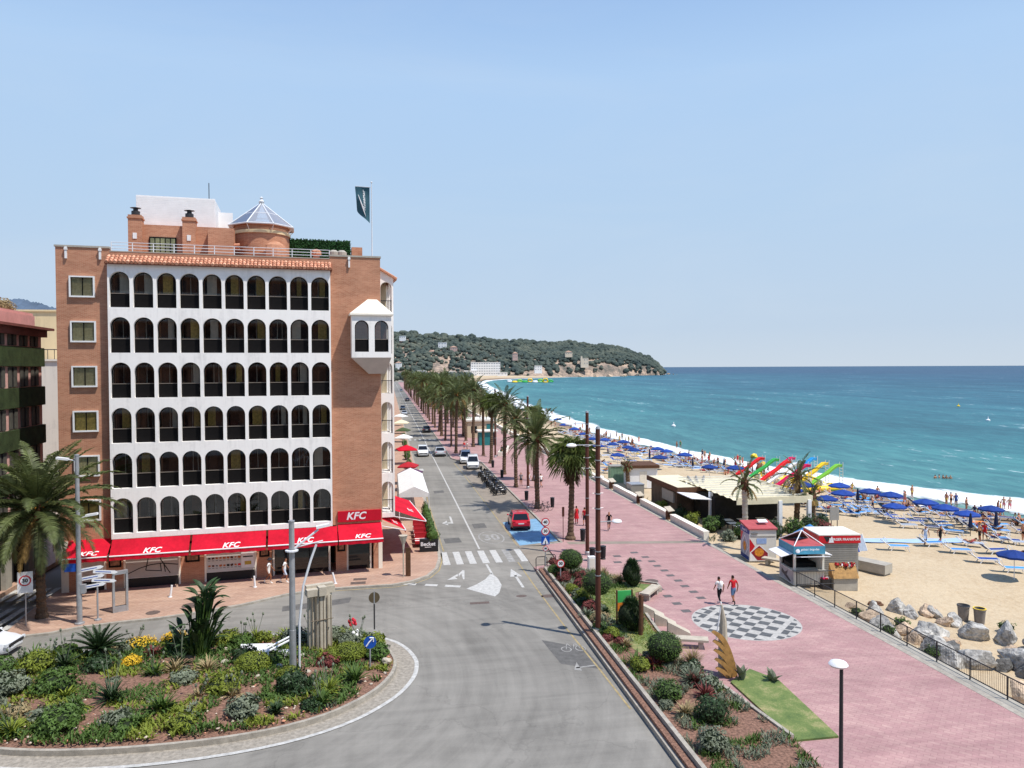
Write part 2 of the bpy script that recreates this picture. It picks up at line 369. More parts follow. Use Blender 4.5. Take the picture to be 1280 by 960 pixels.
# ------------------------------------------------------------------ setting materials
def ground_mats():
    # asphalt
    m,nt,p=newmat('asphalt'); tc=nt.new('ShaderNodeTexCoord').outputs['Object']
    big=nt.noise(tc,.11,5.,.6,.6); streak=nt.noise(nt.mapping(tc,(1.3,.07,1)),1.,4.,.6,.3); fine=nt.noise(tc,14.,3.,.7)
    sweep=nt.noise(nt.mapping(tc,(.12,.9,1),rot=(0,0,.25)),1.,4.,.6,1.2)
    dl=nt.new('ShaderNodeVectorMath'); dl.operation='DISTANCE'; nt.link(tc,dl.inputs[0]); dl.inputs[1].default_value=(-9.3,35.5,0); spx=nt.new('ShaderNodeSeparateXYZ'); nt.link(tc,spx.inputs[0]); cbx=nt.new('ShaderNodeCombineXYZ'); nt.link(nt.math('MULTIPLY',dl.outputs['Value'],1.5),cbx.inputs[0]); nt.link(nt.math('MULTIPLY',spx.outputs[0],.06),cbx.inputs[1]); ring=nt.noise(cbx.outputs[0],1.,4.,.65,.3)
    f=nt.math('ADD',nt.math('ADD',nt.math('MULTIPLY',big,.45),nt.math('ADD',nt.math('MULTIPLY',streak,.2),nt.math('MULTIPLY',nt.math('SUBTRACT',ring,.35),.28))),nt.math('ADD',nt.math('MULTIPLY',fine,.12),nt.math('MULTIPLY',sweep,.25)))
    c=nt.ramp(f,[(.36,(.125,.117,.103)),(.5,(.205,.193,.170)),(.66,(.285,.268,.236))])
    vo=nt.new('ShaderNodeTexVoronoi'); vo.feature='DISTANCE_TO_EDGE'; vo.inputs['Scale'].default_value=.13
    wob=nt.new('ShaderNodeVectorMath'); wob.operation='ADD'; nn=nt.new('ShaderNodeTexNoise'); nn.inputs['Scale'].default_value=.5; nn.inputs['Detail'].default_value=5; nt.link(tc,nn.inputs['Vector'])
    sc=nt.new('ShaderNodeVectorMath'); sc.operation='SCALE'; sc.inputs['Scale'].default_value=4.; nt.link(nn.outputs['Color'],sc.inputs[0]); nt.link(tc,wob.inputs[0]); nt.link(sc.outputs[0],wob.inputs[1]); nt.link(wob.outputs[0],vo.inputs['Vector'])
    crack=nt.ramp(vo.outputs['Distance'],[(.0,.86),(.008,1.)])
    c=nt.mix(1.,c,crack,'MULTIPLY')
    nt.link(c,p.inputs['Base Color']); p.inputs['Roughness'].default_value=.85; p.inputs['Specular IOR Level'].default_value=.2; M['asphalt']=m
    # pink promenade
    def paving(name,base,alt,w=.42,h=.21,joint=.84):
        m,nt,p=newmat(name); tc=nt.new('ShaderNodeTexCoord').outputs['Object']
        b=nt.new('ShaderNodeTexBrick'); nt.link(nt.mapping(tc,rot=(0,0,PI/4)),b.inputs['Vector']); b.inputs['Scale'].default_value=1; b.inputs['Brick Width'].default_value=w; b.inputs['Row Height'].default_value=h; b.inputs['Mortar Size'].default_value=.012
        b.inputs['Color1'].default_value=(*base,1); b.inputs['Color2'].default_value=(*alt,1); b.inputs['Mortar'].default_value=(*[x*joint for x in base],1)
        big=nt.noise(tc,.35,5.,.62,.5); st=nt.noise(nt.mapping(tc,(.25,1.4,1),rot=(0,0,.3)),1.,5.,.65,.8); fine=nt.noise(tc,7.,3.)
        f=nt.math('ADD',nt.math('ADD',nt.math('MULTIPLY',big,.4),nt.math('MULTIPLY',st,.45)),nt.math('MULTIPLY',fine,.2))
        c=nt.mix(1.,b.outputs[0],nt.ramp(f,[(.33,(.74,.74,.74)),(.52,(1.,1.,1.)),(.68,(1.26,1.3,1.26))]),'MULTIPLY')
        nt.link(c,p.inputs['Base Color']); p.inputs['Roughness'].default_value=.85; p.inputs['Specular IOR Level'].default_value=.2; M[name]=m
    paving('promenade_paving',(.385,.222,.216),(.425,.265,.245))
    paving('pavement_peach',(.41,.26,.19),(.45,.3,.225),.3,.3)
    M['bay']=mat('bay_concrete',(.265,.225,.18),.9,.14,.8,.15,20)
    M['baypaint']=mat('blue_bay_paint',(.19,.35,.50),.8,.15,1.3)
    M['paint']=mat('road_paint',(.5,.49,.46),.7,.2,5)
    M['paintworn']=mat('worn_paint',(.31,.30,.28),.8,.28,3)
    M['paintyellow']=mat('yellow_paint',(.36,.28,.14),.8,.25,3)
    M['kerb']=mat('kerb_stone',(.37,.335,.28),.9,.2,3)
    M['graytile']=mat('grey_tile',(.125,.11,.108),.85,.2,5)
    M['whitetile']=mat('white_tile',(.44,.42,.385),.8,.16,5)
    M['darktile']=mat('dark_tile',(.105,.108,.11),.8,.2,5)
    M['manhole']=mat('cast_iron',(.13,.095,.08),.7,.25,12)
    M['soil']=mat('soil_gravel',(.3,.22,.17),.95,.35,4,.6,25)
    M['cobble']=mat('cobble_ring',(.32,.285,.235),.9,.25,6,.5,12)
    # lawn
    m,nt,p=newmat('lawn'); tc=nt.new('ShaderNodeTexCoord').outputs['Object']
    f=nt.math('ADD',nt.math('MULTIPLY',nt.noise(tc,.9,4.,.6,.5),.75),nt.math('MULTIPLY',nt.noise(tc,18.,3.),.3))
    nt.link(nt.ramp(f,[(.36,(.07,.12,.03)),(.52,(.14,.19,.05)),(.66,(.33,.29,.13))]),p.inputs['Base Color']); p.inputs['Roughness'].default_value=.9; M['lawn']=m
    # sand
    m,nt,p=newmat('sand'); tc=nt.new('ShaderNodeTexCoord').outputs['Object']
    f=nt.math('ADD',nt.math('ADD',nt.math('MULTIPLY',nt.noise(tc,.16,4.),.35),nt.math('MULTIPLY',nt.noise(tc,2.4,5.,.75),.6)),nt.math('MULTIPLY',nt.noise(tc,9.,3.,.7),.25))
    c=nt.ramp(f,[(.36,(.345,.25,.152)),(.5,(.475,.362,.23)),(.66,(.55,.44,.295))])
    sep=nt.new('ShaderNodeSeparateXYZ'); nt.link(tc,sep.inputs[0])
    wet=nt.ramp(nt.math('ADD',nt.math('MULTIPLY',sep.outputs[2],-1.),nt.math('MULTIPLY',nt.noise(tc,.3,3.),.25)),[(1.72,0.),(1.95,1.)])
    w=nt.new('ShaderNodeMapRange'); nt.link(nt.math('ADD',sep.outputs[2],nt.math('MULTIPLY',nt.noise(tc,.25,3.),.35)),w.inputs[0]); w.inputs[1].default_value=-1.25; w.inputs[2].default_value=-1.6; w.inputs[3].default_value=0; w.inputs[4].default_value=1
    c=nt.mix(w.outputs[0],c,(.26,.185,.125))
    nt.link(c,p.inputs['Base Color']); p.inputs['Roughness'].default_value=.95; p.inputs['Specular IOR Level'].default_value=.1
    b=nt.new('ShaderNodeBump'); b.inputs['Strength'].default_value=.8; b.inputs['Distance'].default_value=.12; nt.link(nt.noise(tc,2.6,5.,.65),b.inputs['Height']); nt.link(b.outputs[0],p.inputs['Normal']); M['sand']=m
    M['landsoil']=mat('far_ground',(.3,.27,.22),.95,.2,.02)
    # sea : UV.x = distance offshore / 1000
    m,nt,p=newmat('sea_water'); tcn=nt.new('ShaderNodeTexCoord'); tc=tcn.outputs['Object']; sep=nt.new('ShaderNodeSeparateXYZ'); nt.link(tcn.outputs['UV'],sep.inputs[0])
    d=nt.math('ADD',sep.outputs[0],nt.math('MULTIPLY',nt.math('SUBTRACT',nt.noise(nt.mapping(tc,(.004,.0012,1)),1.,4.),.5),.16))
    c=nt.ramp(d,[(.0,(.14,.27,.245)),(.014,(.05,.175,.182)),(.06,(.026,.135,.158)),(.2,(.016,.098,.14)),(.6,(.012,.066,.118)),(1.,(.016,.058,.112))])
    w1=nt.noise(nt.mapping(tc,(.42,.14,1),rot=(0,0,-.12)),1.,5.,.68,.4); w2=nt.noise(nt.mapping(tc,(.06,.012,1),rot=(0,0,-.1)),1.,5.,.6,.6); w3=nt.noise(nt.mapping(tc,(.012,.0025,1)),1.,4.,.6)
    f=nt.math('ADD',nt.math('ADD',nt.math('MULTIPLY',w1,.4),nt.math('MULTIPLY',w2,.45)),nt.math('MULTIPLY',w3,.25))
    c=nt.mix(1.,c,nt.ramp(f,[(.38,(.48,.56,.62)),(.52,(1,1,1)),(.66,(1.9,1.6,1.42))]),'MULTIPLY')
    wc=nt.noise(nt.mapping(tc,(.5,.14,1),rot=(0,0,-.1)),1.,6.,.7,.3); cap=nt.ramp(nt.math('MULTIPLY',wc,nt.math('ADD',w2,.45)),[(.63,0.),(.68,.6)])
    c=nt.mix(cap,c,(.75,.8,.82))
    nt.link(c,p.inputs['Base Color']); p.inputs['Roughness'].default_value=.42; p.inputs['Specular IOR Level'].default_value=.13
    b=nt.new('ShaderNodeBump'); b.inputs['Strength'].default_value=.8; b.inputs['Distance'].default_value=.6; nt.link(f,b.inputs['Height']); nt.link(b.outputs[0],p.inputs['Normal']); M['sea']=m
    # foam: UV (x across 0 shore .. 1 sea, y along metres)
    m,nt,p=newmat('sea_foam'); tcn=nt.new('ShaderNodeTexCoord'); tc=tcn.outputs['Object']; sep=nt.new('ShaderNodeSeparateXYZ'); nt.link(tcn.outputs['UV'],sep.inputs[0])
    x=sep.outputs[0]; n1=nt.noise(nt.mapping(tc,(.22,.09,1)),1.,5.,.65,.8); n2=nt.noise(nt.mapping(tc,(1.1,.5,1)),1.,4.,.7,.5)
    edge=nt.math('MULTIPLY',nt.math('MULTIPLY',x,nt.math('SUBTRACT',1.,x)),4.)
    cov=nt.math('ADD',nt.math('MULTIPLY',edge,1.0),nt.math('MULTIPLY',nt.math('SUBTRACT',nt.math('ADD',nt.math('MULTIPLY',n1,.7),nt.math('MULTIPLY',n2,.4)),.55),2.2))
    a=nt.ramp(cov,[(.3,0.),(.52,.6),(.72,1.)])
    nt.val(p.inputs['Base Color'],(.80,.84,.84,1)); p.inputs['Roughness'].default_value=.9
    nt.link(a,p.inputs['Alpha']); M['foam']=m
    # hillside, and far woods with distance haze tinted into their colour
    m,nt,p=newmat('hillside'); tc=nt.new('ShaderNodeTexCoord').outputs['Object']
    f=nt.math('ADD',nt.math('MULTIPLY',nt.noise(tc,.03,5.,.75),.6),nt.math('MULTIPLY',nt.noise(nt.mapping(tc,(.13,.13,.05)),1.,5.,.8),.45))
    nt.link(nt.ramp(f,[(.40,(.08,.085,.07)),(.5,(.21,.165,.13)),(.60,(.46,.34,.25))]),p.inputs['Base Color']); p.inputs['Roughness'].default_value=1
    M['hillside']=m
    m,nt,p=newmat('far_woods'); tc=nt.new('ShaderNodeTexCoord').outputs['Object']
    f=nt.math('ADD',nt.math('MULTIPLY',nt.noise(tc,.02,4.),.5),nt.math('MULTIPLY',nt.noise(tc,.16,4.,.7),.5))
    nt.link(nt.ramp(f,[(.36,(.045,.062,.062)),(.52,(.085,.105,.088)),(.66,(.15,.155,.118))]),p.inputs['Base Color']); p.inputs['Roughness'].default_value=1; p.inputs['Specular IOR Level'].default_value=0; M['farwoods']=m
    M['farhill']=mat('haze_blue_far_hill',(.105,.145,.20),1.,.22,.006,spec=0)  # haze of distance put into the colour as a blue tint
    M['hw']=mat('far_white_wall',(.86,.85,.83),.9,.08,.05); M['hp']=mat('far_pink_wall',(.6,.42,.36),.9,.1,.05); M['hy']=mat('far_ochre_wall',(.72,.60,.46),.9,.1,.05)
    M['hroof']=mat('far_roof',(.42,.27,.2),.9,.15,.05); M['hwin']=mat('far_window',(.26,.28,.3),.5,.1,.1)
ground_mats()

# ------------------------------------------------------------------ camera, sun, sky
cam_d=bpy.data.cameras.new('camera'); cam=bpy.data.objects.new('camera',cam_d); COL.objects.link(cam); scene.camera=cam
TH,PT,ROLL=rad(9.52),rad(1.27),rad(.25)
Fw=Vector((math.sin(TH)*math.cos(PT),math.cos(TH)*math.cos(PT),-math.sin(PT))); R0=Vector((math.cos(TH),-math.sin(TH),0)); U0=R0.cross(Fw)
Rr=R0*math.cos(ROLL)-U0*math.sin(ROLL); Uu=U0*math.cos(ROLL)+R0*math.sin(ROLL)
cam.matrix_world=Matrix(((Rr.x,Uu.x,-Fw.x,0),(Rr.y,Uu.y,-Fw.y,0),(Rr.z,Uu.z,-Fw.z,14.6),(0,0,0,1)))
cam_d.sensor_width=36; cam_d.lens=36*924/1280; cam_d.clip_start=.5; cam_d.clip_end=80000
SUN_EL=rad(63); saz=Vector((.885,-.465,0)).normalized()   # horizontal direction towards the sun in camera axes (x right, -y towards the viewer)
sd=R0*saz.x+Vector((math.sin(TH),math.cos(TH),0))*saz.y
sundir=Vector((sd.x*math.cos(SUN_EL),sd.y*math.cos(SUN_EL),math.sin(SUN_EL)))
sl=bpy.data.lights.new('sun','SUN'); sl.energy=5.0; sl.angle=rad(.53); sl.color=(1,.955,.89); so=bpy.data.objects.new('sun',sl); COL.objects.link(so); so.rotation_euler=sundir.to_track_quat('Z','Y').to_euler(); so.location=(0,0,60)
w=bpy.data.worlds.new('World'); scene.world=w; w.use_nodes=True; nt=NT(w); bg=nt.n['Background']
sky=nt.new('ShaderNodeTexSky'); sky.sky_type='NISHITA'; sky.sun_disc=False; sky.sun_elevation=SUN_EL; sky.sun_rotation=math.atan2(sundir.x,sundir.y); sky.altitude=0; sky.air_density=1.; sky.dust_density=1.6; sky.ozone_density=1.5
tcw=nt.new('ShaderNodeTexCoord').outputs['Generated']; spw=nt.new('ShaderNodeSeparateXYZ'); nt.link(tcw,spw.inputs[0])
K=.11
haze=nt.ramp(spw.outputs[2],[(0.,tuple(c/K for c in S(208,222,236))),(.05,tuple(c/K for c in S(196,215,236))),(.2,tuple(c/K for c in S(187,214,242))),(.36,tuple(c/K for c in S(180,212,248))),(.6,tuple(c/K for c in S(120,166,230))),(1.,tuple(c/K for c in S(84,132,206)))])
cl=nt.noise(nt.mapping(tcw,(1.2,1.2,5)),1.6,6.,.6,.6); haze=nt.mix(nt.ramp(cl,[(.45,0.),(.8,.16)]),haze,tuple(c/K for c in S(224,232,240)))
nt.link(nt.mix(.93,sky.outputs[0],haze),bg.inputs[0]); bg.inputs[1].default_value=K
scene.view_settings.view_transform='Standard'; scene.view_settings.look='None'; scene.view_settings.exposure=0; scene.view_settings.gamma=1
scene.render.engine='CYCLES'; scene.cycles.use_denoising=True; scene.cycles.max_bounces=6; scene.cycles.transparent_max_bounces=16; scene.cycles.diffuse_bounces=3; scene.cycles.glossy_bounces=3; scene.cycles.caustics_reflective=False; scene.cycles.caustics_refractive=False

# ------------------------------------------------------------------ the setting
def lin(tab,y):
    if y<=tab[0][0]: return tab[0][1]
    for (a,b),(c,d) in zip(tab,tab[1:]):
        if y<=c: return b+(d-b)*(y-a)/(c-a)
    return tab[-1][1]
SHORE=[(-200,118),(-50,93),(30,77),(70,68.7),(77,66.6),(90,63),(101,60),(110,57.5),(125,55.8),(151,53),(181,51),(228,51),(312,52.5),(420,59),(500,67),(640,80),(836,100),(950,125),(1050,165),(1130,220),(1200,290)]
FOAM=[(-200,128),(-50,102),(30,86),(70,77.5),(78,75.8),(88,72),(98,66),(114,60.5),(134,57.6),(152,57),(176,55.5),(246,57.5),(323,61),(426,71),(500,77),(640,88),(836,108),(950,134),(1050,175),(1130,230),(1200,300)]
def shore(y): return lin(SHORE,y)
SEAZ=-2.0
def sand_z(x,y):
    s=shore(y); t=max(0,min(1.25,(x-26)/(s-26)))
    near=max(0,min(1,(46-y)/6)); base=-.16-.75*near*max(0,min(1,(x-26)/3))
    return base*(1-min(1,t))+(-2.05-.0)*(t**1.15 if t<1 else t)+ (.09*noise.noise(Vector((x*.35,y*.35,0)))+.05*noise.noise(Vector((x*1.1,y*1.1,3))))*min(1,max(0,(x-26.6)*.7))*(1 if t<.95 else .3)
mb=MB()
ys=[-60,-30,0,10]+[20+i*.75 for i in range(150)]+[133+i*2 for i in range(60)]+[255+i*12 for i in range(72)]
nx=64
vs=[];fs=[]
for y in ys:
    s=shore(y)+14
    for k in range(nx+1):
        t=(k/nx)**1.0; x=26.0+(s-26.0)*t; vs.append((x,y,sand_z(x,y)))
for j in range(len(ys)-1):
    for k in range(nx):
        a=j*(nx+1)+k; fs.append((a,a+1,a+nx+2,a+nx+1))
mb.add(vs,fs); tag(mb.build('beach_sand',M['sand'],smooth=180),kind='structure')
# far curve of the beach under the headland
mb=MB(); mb.add([(26,1117,-.3),(118,1040,-1.9),(180,1130,-2.1),(290,1200,-2.1),(300,1235,-1.2),(195,1250,1.2),(110,1275,1.5),(26,1280,1.5)],[(0,1,2,7),(2,3,4,5),(2,5,6,7)])
tag(mb.build('far_beach_sand',M['sand']),kind='structure')
# sea
mb=MB(); rows=[-400,-200,-50,30,70,90,110,130,150,181,228,312,420,500,640,836,950,1050,1130,1200]
xs=[0,6,14,25,40,65,100,160,260,420,700,1200,2500,6000,20000,45000]
vs=[];fs=[];uv=[]
for y in rows:
    for d in xs: vs.append((shore(y)-3+d,y,SEAZ)); uv.append((min(1.,d/1000.),0))
for y2,x0 in [(1260,420),(1330,430),(1500,560),(2500,560),(6000,500),(20000,0),(60000,0)]:
    rows.append(y2)
    for d in xs: vs.append((x0+d,y2,SEAZ)); uv.append((min(1.,(d+150+(y2-1200)*.5)/1000.),0))
n=len(xs)
for j in range(len(rows)-1):
    for k in range(n-1): a=j*n+k; fs.append((a,a+1,a+n+1,a+n))
# open water behind the headland
o=len(vs); vs+=[(-45000,2600,SEAZ),(560,2600,SEAZ),(0,60000,SEAZ),(-45000,60000,SEAZ)]; uv+=[(1,0)]*4
mb.add(vs,fs); ob=mb.build('sea',M['sea'],smooth=180); ul=ob.data.uv_layers.new(name='UVMap')
for lp in ob.data.loops: ul.data[lp.index].uv=uv[lp.vertex_index]
tag(ob,kind='structure')
def foam_strip(ylist,x0,x1,z,name='foam_line'):
    vs=[];fs=[];uv=[]; k=9
    for y in ylist:
        for i in range(k+1):
            t=i/k; vs.append((x0(y)+(x1(y)-x0(y))*t,y,z+.14*math.sin(PI*t))); uv.append((t,y))
    for j in range(len(ylist)-1):
        for i in range(k): a=j*(k+1)+i; fs.append((a,a+1,a+k+2,a+k+1))
    b=MB(); b.add(vs,fs); o=b.build(name,M['foam'],smooth=180); ul=o.data.uv_layers.new(name='UVMap')
    for lp in o.data.loops: ul.data[lp.index].uv=uv[lp.vertex_index]
    return tag(o,kind='structure')
wob=lambda y,s: 1.1*noise.noise(Vector((y*.06,s,0)))+.5*noise.noise(Vector((y*.22,s,1)))
yl=[-60+i*2.5 for i in range(150)]+[315+i*10 for i in range(90)]
foam_strip(yl,lambda y: shore(y)-1.6+wob(y,1),lambda y: lin(FOAM,y)+2.6+wob(y,2)*2.4,SEAZ+.07,'foam')
for (ya,yb,off,wd,s) in []:
    n=int((yb-ya)/1.5); L=[ya+(yb-ya)*i/n for i in range(n+1)]
    tp=lambda y,a=ya,b=yb: max(0,math.sin(PI*(y-a)/(b-a)))**.6+.02
    foam_strip(L,lambda y,o=off,s=s: lin(FOAM,y)+o+wob(y,s)*2,lambda y,o=off,s=s,w_=wd: lin(FOAM,y)+o+w_*tp(y)+wob(y,s)*2,SEAZ+.08,'foam')
# land under the town
mb=MB(); mb.prism([(-3500,-300),(26.4,-300),(26.4,1120),(120,1275),(120,1340),(-3500,2600)],-3.5,-.3)
tag(mb.build('ground',M['landsoil']),kind='structure')
# road
mb=MB(); mb.sheet([(-90,-40),(10.35,-40),(10.35,59.2),(10.4,116),(9.95,118),(9.95,760),(3.85,760),(3.85,58),(-1,52),(-24.8,44),(-24.8,110),(-90,110)],0)
tag(mb.build('road',M['asphalt']),kind='structure')
# far bend of the road
mb=MB(); mb.sheet([(3.85,758),(9.95,758),(16,800),(40,860),(36,866),(9,806)],.003); tag(mb.build('road_bend',M['asphalt']),kind='structure')
# hotel pavement
SW=[(-20.3,43.75),(-18.55,44.05),(-17.35,44.75),(-15.36,45.3),(-13.2,45.65),(-11.62,46.2),(-9.08,47.25),(-6.51,49.0),(-4.54,49.7),(-1.95,49.85),(.2,49.9),(1.5,50.5),(2.6,51.6),(3.35,53.4),(3.75,56.05),(3.85,58.5),(3.85,760)]
mb=MB(); mb.prism(SW+[(-26,760),(-26,110),(-21.7,110),(-21.4,49.6),(-21.0,45.2),(-20.8,44.1)],-.2,.12)
tag(mb.build('pavement',M['pavement_peach']),kind='structure')
mb=MB(); mb.strip(SW[:-1]+[(3.85,300)],.22,-.05,.126); tag(mb.build('kerb',M['kerb']),kind='structure')
mb=MB(); mb.prism([(-90,52),(-24.8,50.5),(-24.8,110),(-90,110)],-.2,.12); tag(mb.build('side_pavement',M['pavement_peach']),kind='structure')
# parking bay strip, promenade
mb=MB(); mb.sheet([(10.35,59.2),(14.1,59.2),(14.1,112.5),(13.2,114.5),(10.4,116)],.004); tag(mb.build('parking_bay',M['bay']),kind='structure')
mb=MB(); mb.sheet([(10.55,59.4),(14.0,60.4),(14.0,69.8),(10.55,68.6)],.008); tag(mb.build('blue_parking_bay',M['baypaint']),kind='structure')
mb=MB()
mb.prism([(10.35,-40),(25.95,-40),(25.95,760),(9.95,760),(9.95,118.2),(10.6,116.2),(13.3,114.7),(14.1,112.5),(14.1,59.3),(12.6,58.9),(12.4,53.2),(10.35,52.4)],-.4,.12)
tag(mb.build('promenade',M['promenade_paving']),kind='structure')
mb=MB(); mb.prism([(10.36,52.6),(12.36,53.3),(12.55,58.85),(10.36,59.1)],-.1,.03); tag(mb.build('dropped_kerb',M['bay']),kind='structure')
mb=MB(); mb.prism([(25.6,-40),(25.97,-40),(25.97,400),(25.6,400)],-.2,.13)
mb.strip([(14.1,59.4),(14.1,112.5),(13.3,114.7),(10.6,116.2),(9.95,118.2),(9.95,500)],.18,-.05,.128)
mb.strip([(12.55,59.05),(14.1,59.4)],.18,-.05,.128); mb.strip([(12.4,53.2),(15.6,54.2)],.25,.1,.129)
tag(mb.build('promenade_edging',M['kerb']),kind='structure')
mb=MB(); mb.sheet([(14.5,58.6),(25.5,57.0),(25.5,57.8),(14.5,59.5)],.126); tag(mb.build('paving_band',M['bay']),kind='structure')
# ---- painted markings on the road
mb=MB(); z=.006
mb.k=0
mb.strip([(7.15,58.9),(7.18,90),(7.15,160),(7.1,420),(7.1,740)],.14,z)
mb.strip([(7.1,54.2),(7.15,51.5)],.16,z)
for x0 in [3.95+.98*i for i in range(8)]:
    mb.k=1 if x0>8.5 and x0<9.3 else 0
    mb.sheet([(x0,54.5),(x0+.52,54.5),(x0+.52,58.3),(x0,58.3)],z)
mb.k=0
# give-way wedge
mb.sheet([(7.12,51.8),(7.4,50.4),(7.42,48.8),(7.0,47.1),(6.62,46.4),(6.1,47.0),(5.0,48.4),(5.75,49.2),(6.5,50.3)],z)
for (a,b) in [(.9,1.7),(2.3,3.1),(3.6,4.6)]:
    f=lambda x: 49.85-.36*(x-1.5)
    mb.sheet([(a,f(a)),(b,f(b)),(b+.12,f(b)+.42),(a+.12,f(a)+.42)],z)
# straight arrow
mb.sheet([(8.66,48.0),(8.84,48.0),(8.80,50.9),(8.62,50.9)],z); mb.sheet([(8.3,50.6),(9.15,50.6),(8.68,52.6)],z)
# turn arrow ahead of the island
mb.sheet([(4.75,51.8),(5.2,52.9),(5.32,52.8),(5.1,50.6),(5.0,50.6),(5.02,52.1),(4.8,51.3)],z); mb.sheet([(3.9,50.6),(4.75,52.0),(4.85,51.6),(4.5,51.2),(4.65,50.75)],z)
# bent arrow in the near lane beyond the crossing
mb.sheet([(5.75,69.0),(5.95,69.0),(5.98,72.3),(5.8,72.3)],z); mb.sheet([(5.05,69.1),(5.76,69.1),(5.76,69.5),(5.4,69.5)],z); mb.sheet([(4.9,69.3),(5.42,68.3),(5.42,70.4)],z)
# 30 roundel
mb.k=1
L=[(8.65+1.05*math.cos(t),62.7+2.2*math.sin(t)) for t in [i*2*PI/30 for i in range(31)]]; mb.strip(L,.13,z)
t=text_mesh('30',1.5,bold=.05); mb.mesh(t,Matrix.Translation((8.65,62.7,z+.001)) @ Matrix.Diagonal((.95,2.,1,1)))
# bicycle mark
mb.k=1
for cx in (9.0,9.75): mb.strip([(cx+.25*math.cos(t),37.0+.33*math.sin(t)) for t in [i*PI/7 for i in range(15)]],.06,z)
mb.strip([(9.0,37.0),(9.2,37.8),(9.6,37.8),(9.75,37.0)],.06,z); mb.strip([(9.2,37.8),(9.38,37.0),(9.6,37.8)],.06,z)
mb.strip([(8.9,34.6),(9.9,34.75)],.12,z); mb.sheet([(8.75,34.4),(9.1,34.2),(9.1,35.3)],z)
mb.k=2
mb.strip([(10.1,30),(9.98,34),(9.72,40),(9.55,48),(9.5,54.3)],.09,z); mb.strip([(10.34,59.5),(10.3,75),(10.1,100),(9.85,113)],.1,z)
mb.strip([(4.25,58.6),(4.2,75),(4.25,110)],.1,z); mb.strip([(x-.05+.22,y-.3) for x,y in SW[8:16]],.1,z)
# zebra at the side street, junction dashes at the far end
mb.k=0
for i in range(6): 
    x0=-24.5+.62*i; mb.sheet([(x0,50.8),(x0+.36,50.9),(x0+.36,53.6),(x0,53.5)],z)
for i in range(5):
    x0=-24.6+.75*i; mb.sheet([(x0,45.2),(x0+.42,45.3),(x0+.52,49.4),(x0+.1,49.3)],z)
for y in (106,142,150,232,330): 
    for i in range(6): mb.sheet([(4.1+i,y),(4.55+i,y),(4.55+i,y+2.4),(4.1+i,y+2.4)],z) if y in (150,330) else None
mb.sheet([(4.3,105.5),(4.9,105.5),(4.9,107.5),(4.3,107.5)],z)
tag(mb.build('road_marking',[M['paint'],M['paintworn'],M['paintyellow']]),kind='structure')
# dark repair patches and drains in the road
mb=MB(); z=.0045
mb.sheet([(8.0,38.5),(10.0,37.0),(10.15,34.2),(8.3,35.2)],z); mb.sheet([(-3.9,46.3),(-2.5,46.8),(-2.4,47.9),(-4.1,47.4)],z); mb.sheet([(-6.4,45.8),(-4.6,46.2),(-4.7,47.3),(-6.5,46.8)],z)
mb.sheet([(4.6,61.2),(6.0,61.4),(5.9,63.2),(4.55,63.0)],z); mb.sheet([(7.6,66.5),(8.8,66.6),(8.8,68.6),(7.6,68.5)],z); mb.sheet([(5.2,86),(6.4,86.4),(6.4,88),(5.2,87.8)],z)
tag(mb.build('asphalt_patch',mat('dark_patch',(.125,.12,.112),.9,.2,3)),kind='structure')
# grey tiles let into the promenade, chessboard
mb=MB(); z=.124
for y in [41.0,42.4,43.9,45.4,46.9,48.4]: mb.sheet([(17.05,y),(17.6,y),(17.6,y+.5),(17.05,y+.5)],z) if y<46 else None
for i in range(9): y=43.2+i*1.27; mb.sheet([(18.95+.06*(i%2),y),(19.5+.06*(i%2),y),(19.5+.06*(i%2),y+.48),(18.95+.06*(i%2),y+.48)],z)
for x,y in [(18.0,52.4),(18.55,54.8),(16.4,52.3),(16.9,54.0),(20.2,40.9)]: mb.sheet([(x,y),(x+.6,y),(x+.6,y+.5),(x,y+.5)],z)
tag(mb.build('paving_tile',M['graytile']),kind='structure')
mb=MB(); z=.125; cx,cy,r=19.95,38.95,3.0; ca,sa=math.cos(rad(45)),math.sin(rad(45))
rot=lambda u,v:(cx+u*ca-v*sa,cy+u*sa+v*ca)
mb.k=1; mb.sheet([rot(r*math.cos(t),r*math.sin(t)) for t in [i*2*PI/48 for i in range(48)]],z-.0005)
s=.58
def clipc(P,rad_):   # clip a convex polygon to the round of the paving
    out=P
    for k in range(40):
        t=2*PI*k/40; nx_,ny_=math.cos(t),math.sin(t); q=[]; 
        for i in range(len(out)):
            a_,b_=out[i],out[(i+1)%len(out)]; da=a_[0]*nx_+a_[1]*ny_-rad_; db=b_[0]*nx_+b_[1]*ny_-rad_
            if da<=0: q.append(a_)
            if da*db<0: t_=da/(da-db); q.append((a_[0]+(b_[0]-a_[0])*t_,a_[1]+(b_[1]-a_[1])*t_))
        out=q
        if len(out)<3: return None
    return out
def tile(u0,u1,v0,v1):
    q=clipc([(u0,v0),(u1,v0),(u1,v1),(u0,v1)],2.92)
    if q: mb.sheet([rot(*p) for p in q],z+.003)
mb.k=0; G_=.012
for i in range(-6,6):
    for j in range(-3,3):
        if (i+j)%2==0: tile(i*s+G_,i*s+s-G_,j*s*1.08+G_,(j+1)*s*1.08-G_)
for sg in (-1,1):
    for i in range(-8,8):
        lo,hi=sorted((sg*2.16,sg*2.52)); tile(i*.42,i*.42+.28 if i%2 else i*.42+.42,lo,hi) if i%2==0 or abs(i)<3 else None
        lo,hi=sorted((sg*2.54,sg*3)); tile(i*.42+.1,i*.42+.34,lo,hi) if i%2 else None
tag(mb.build('chessboard_paving',[M['darktile'],M['whitetile']]),kind='structure')
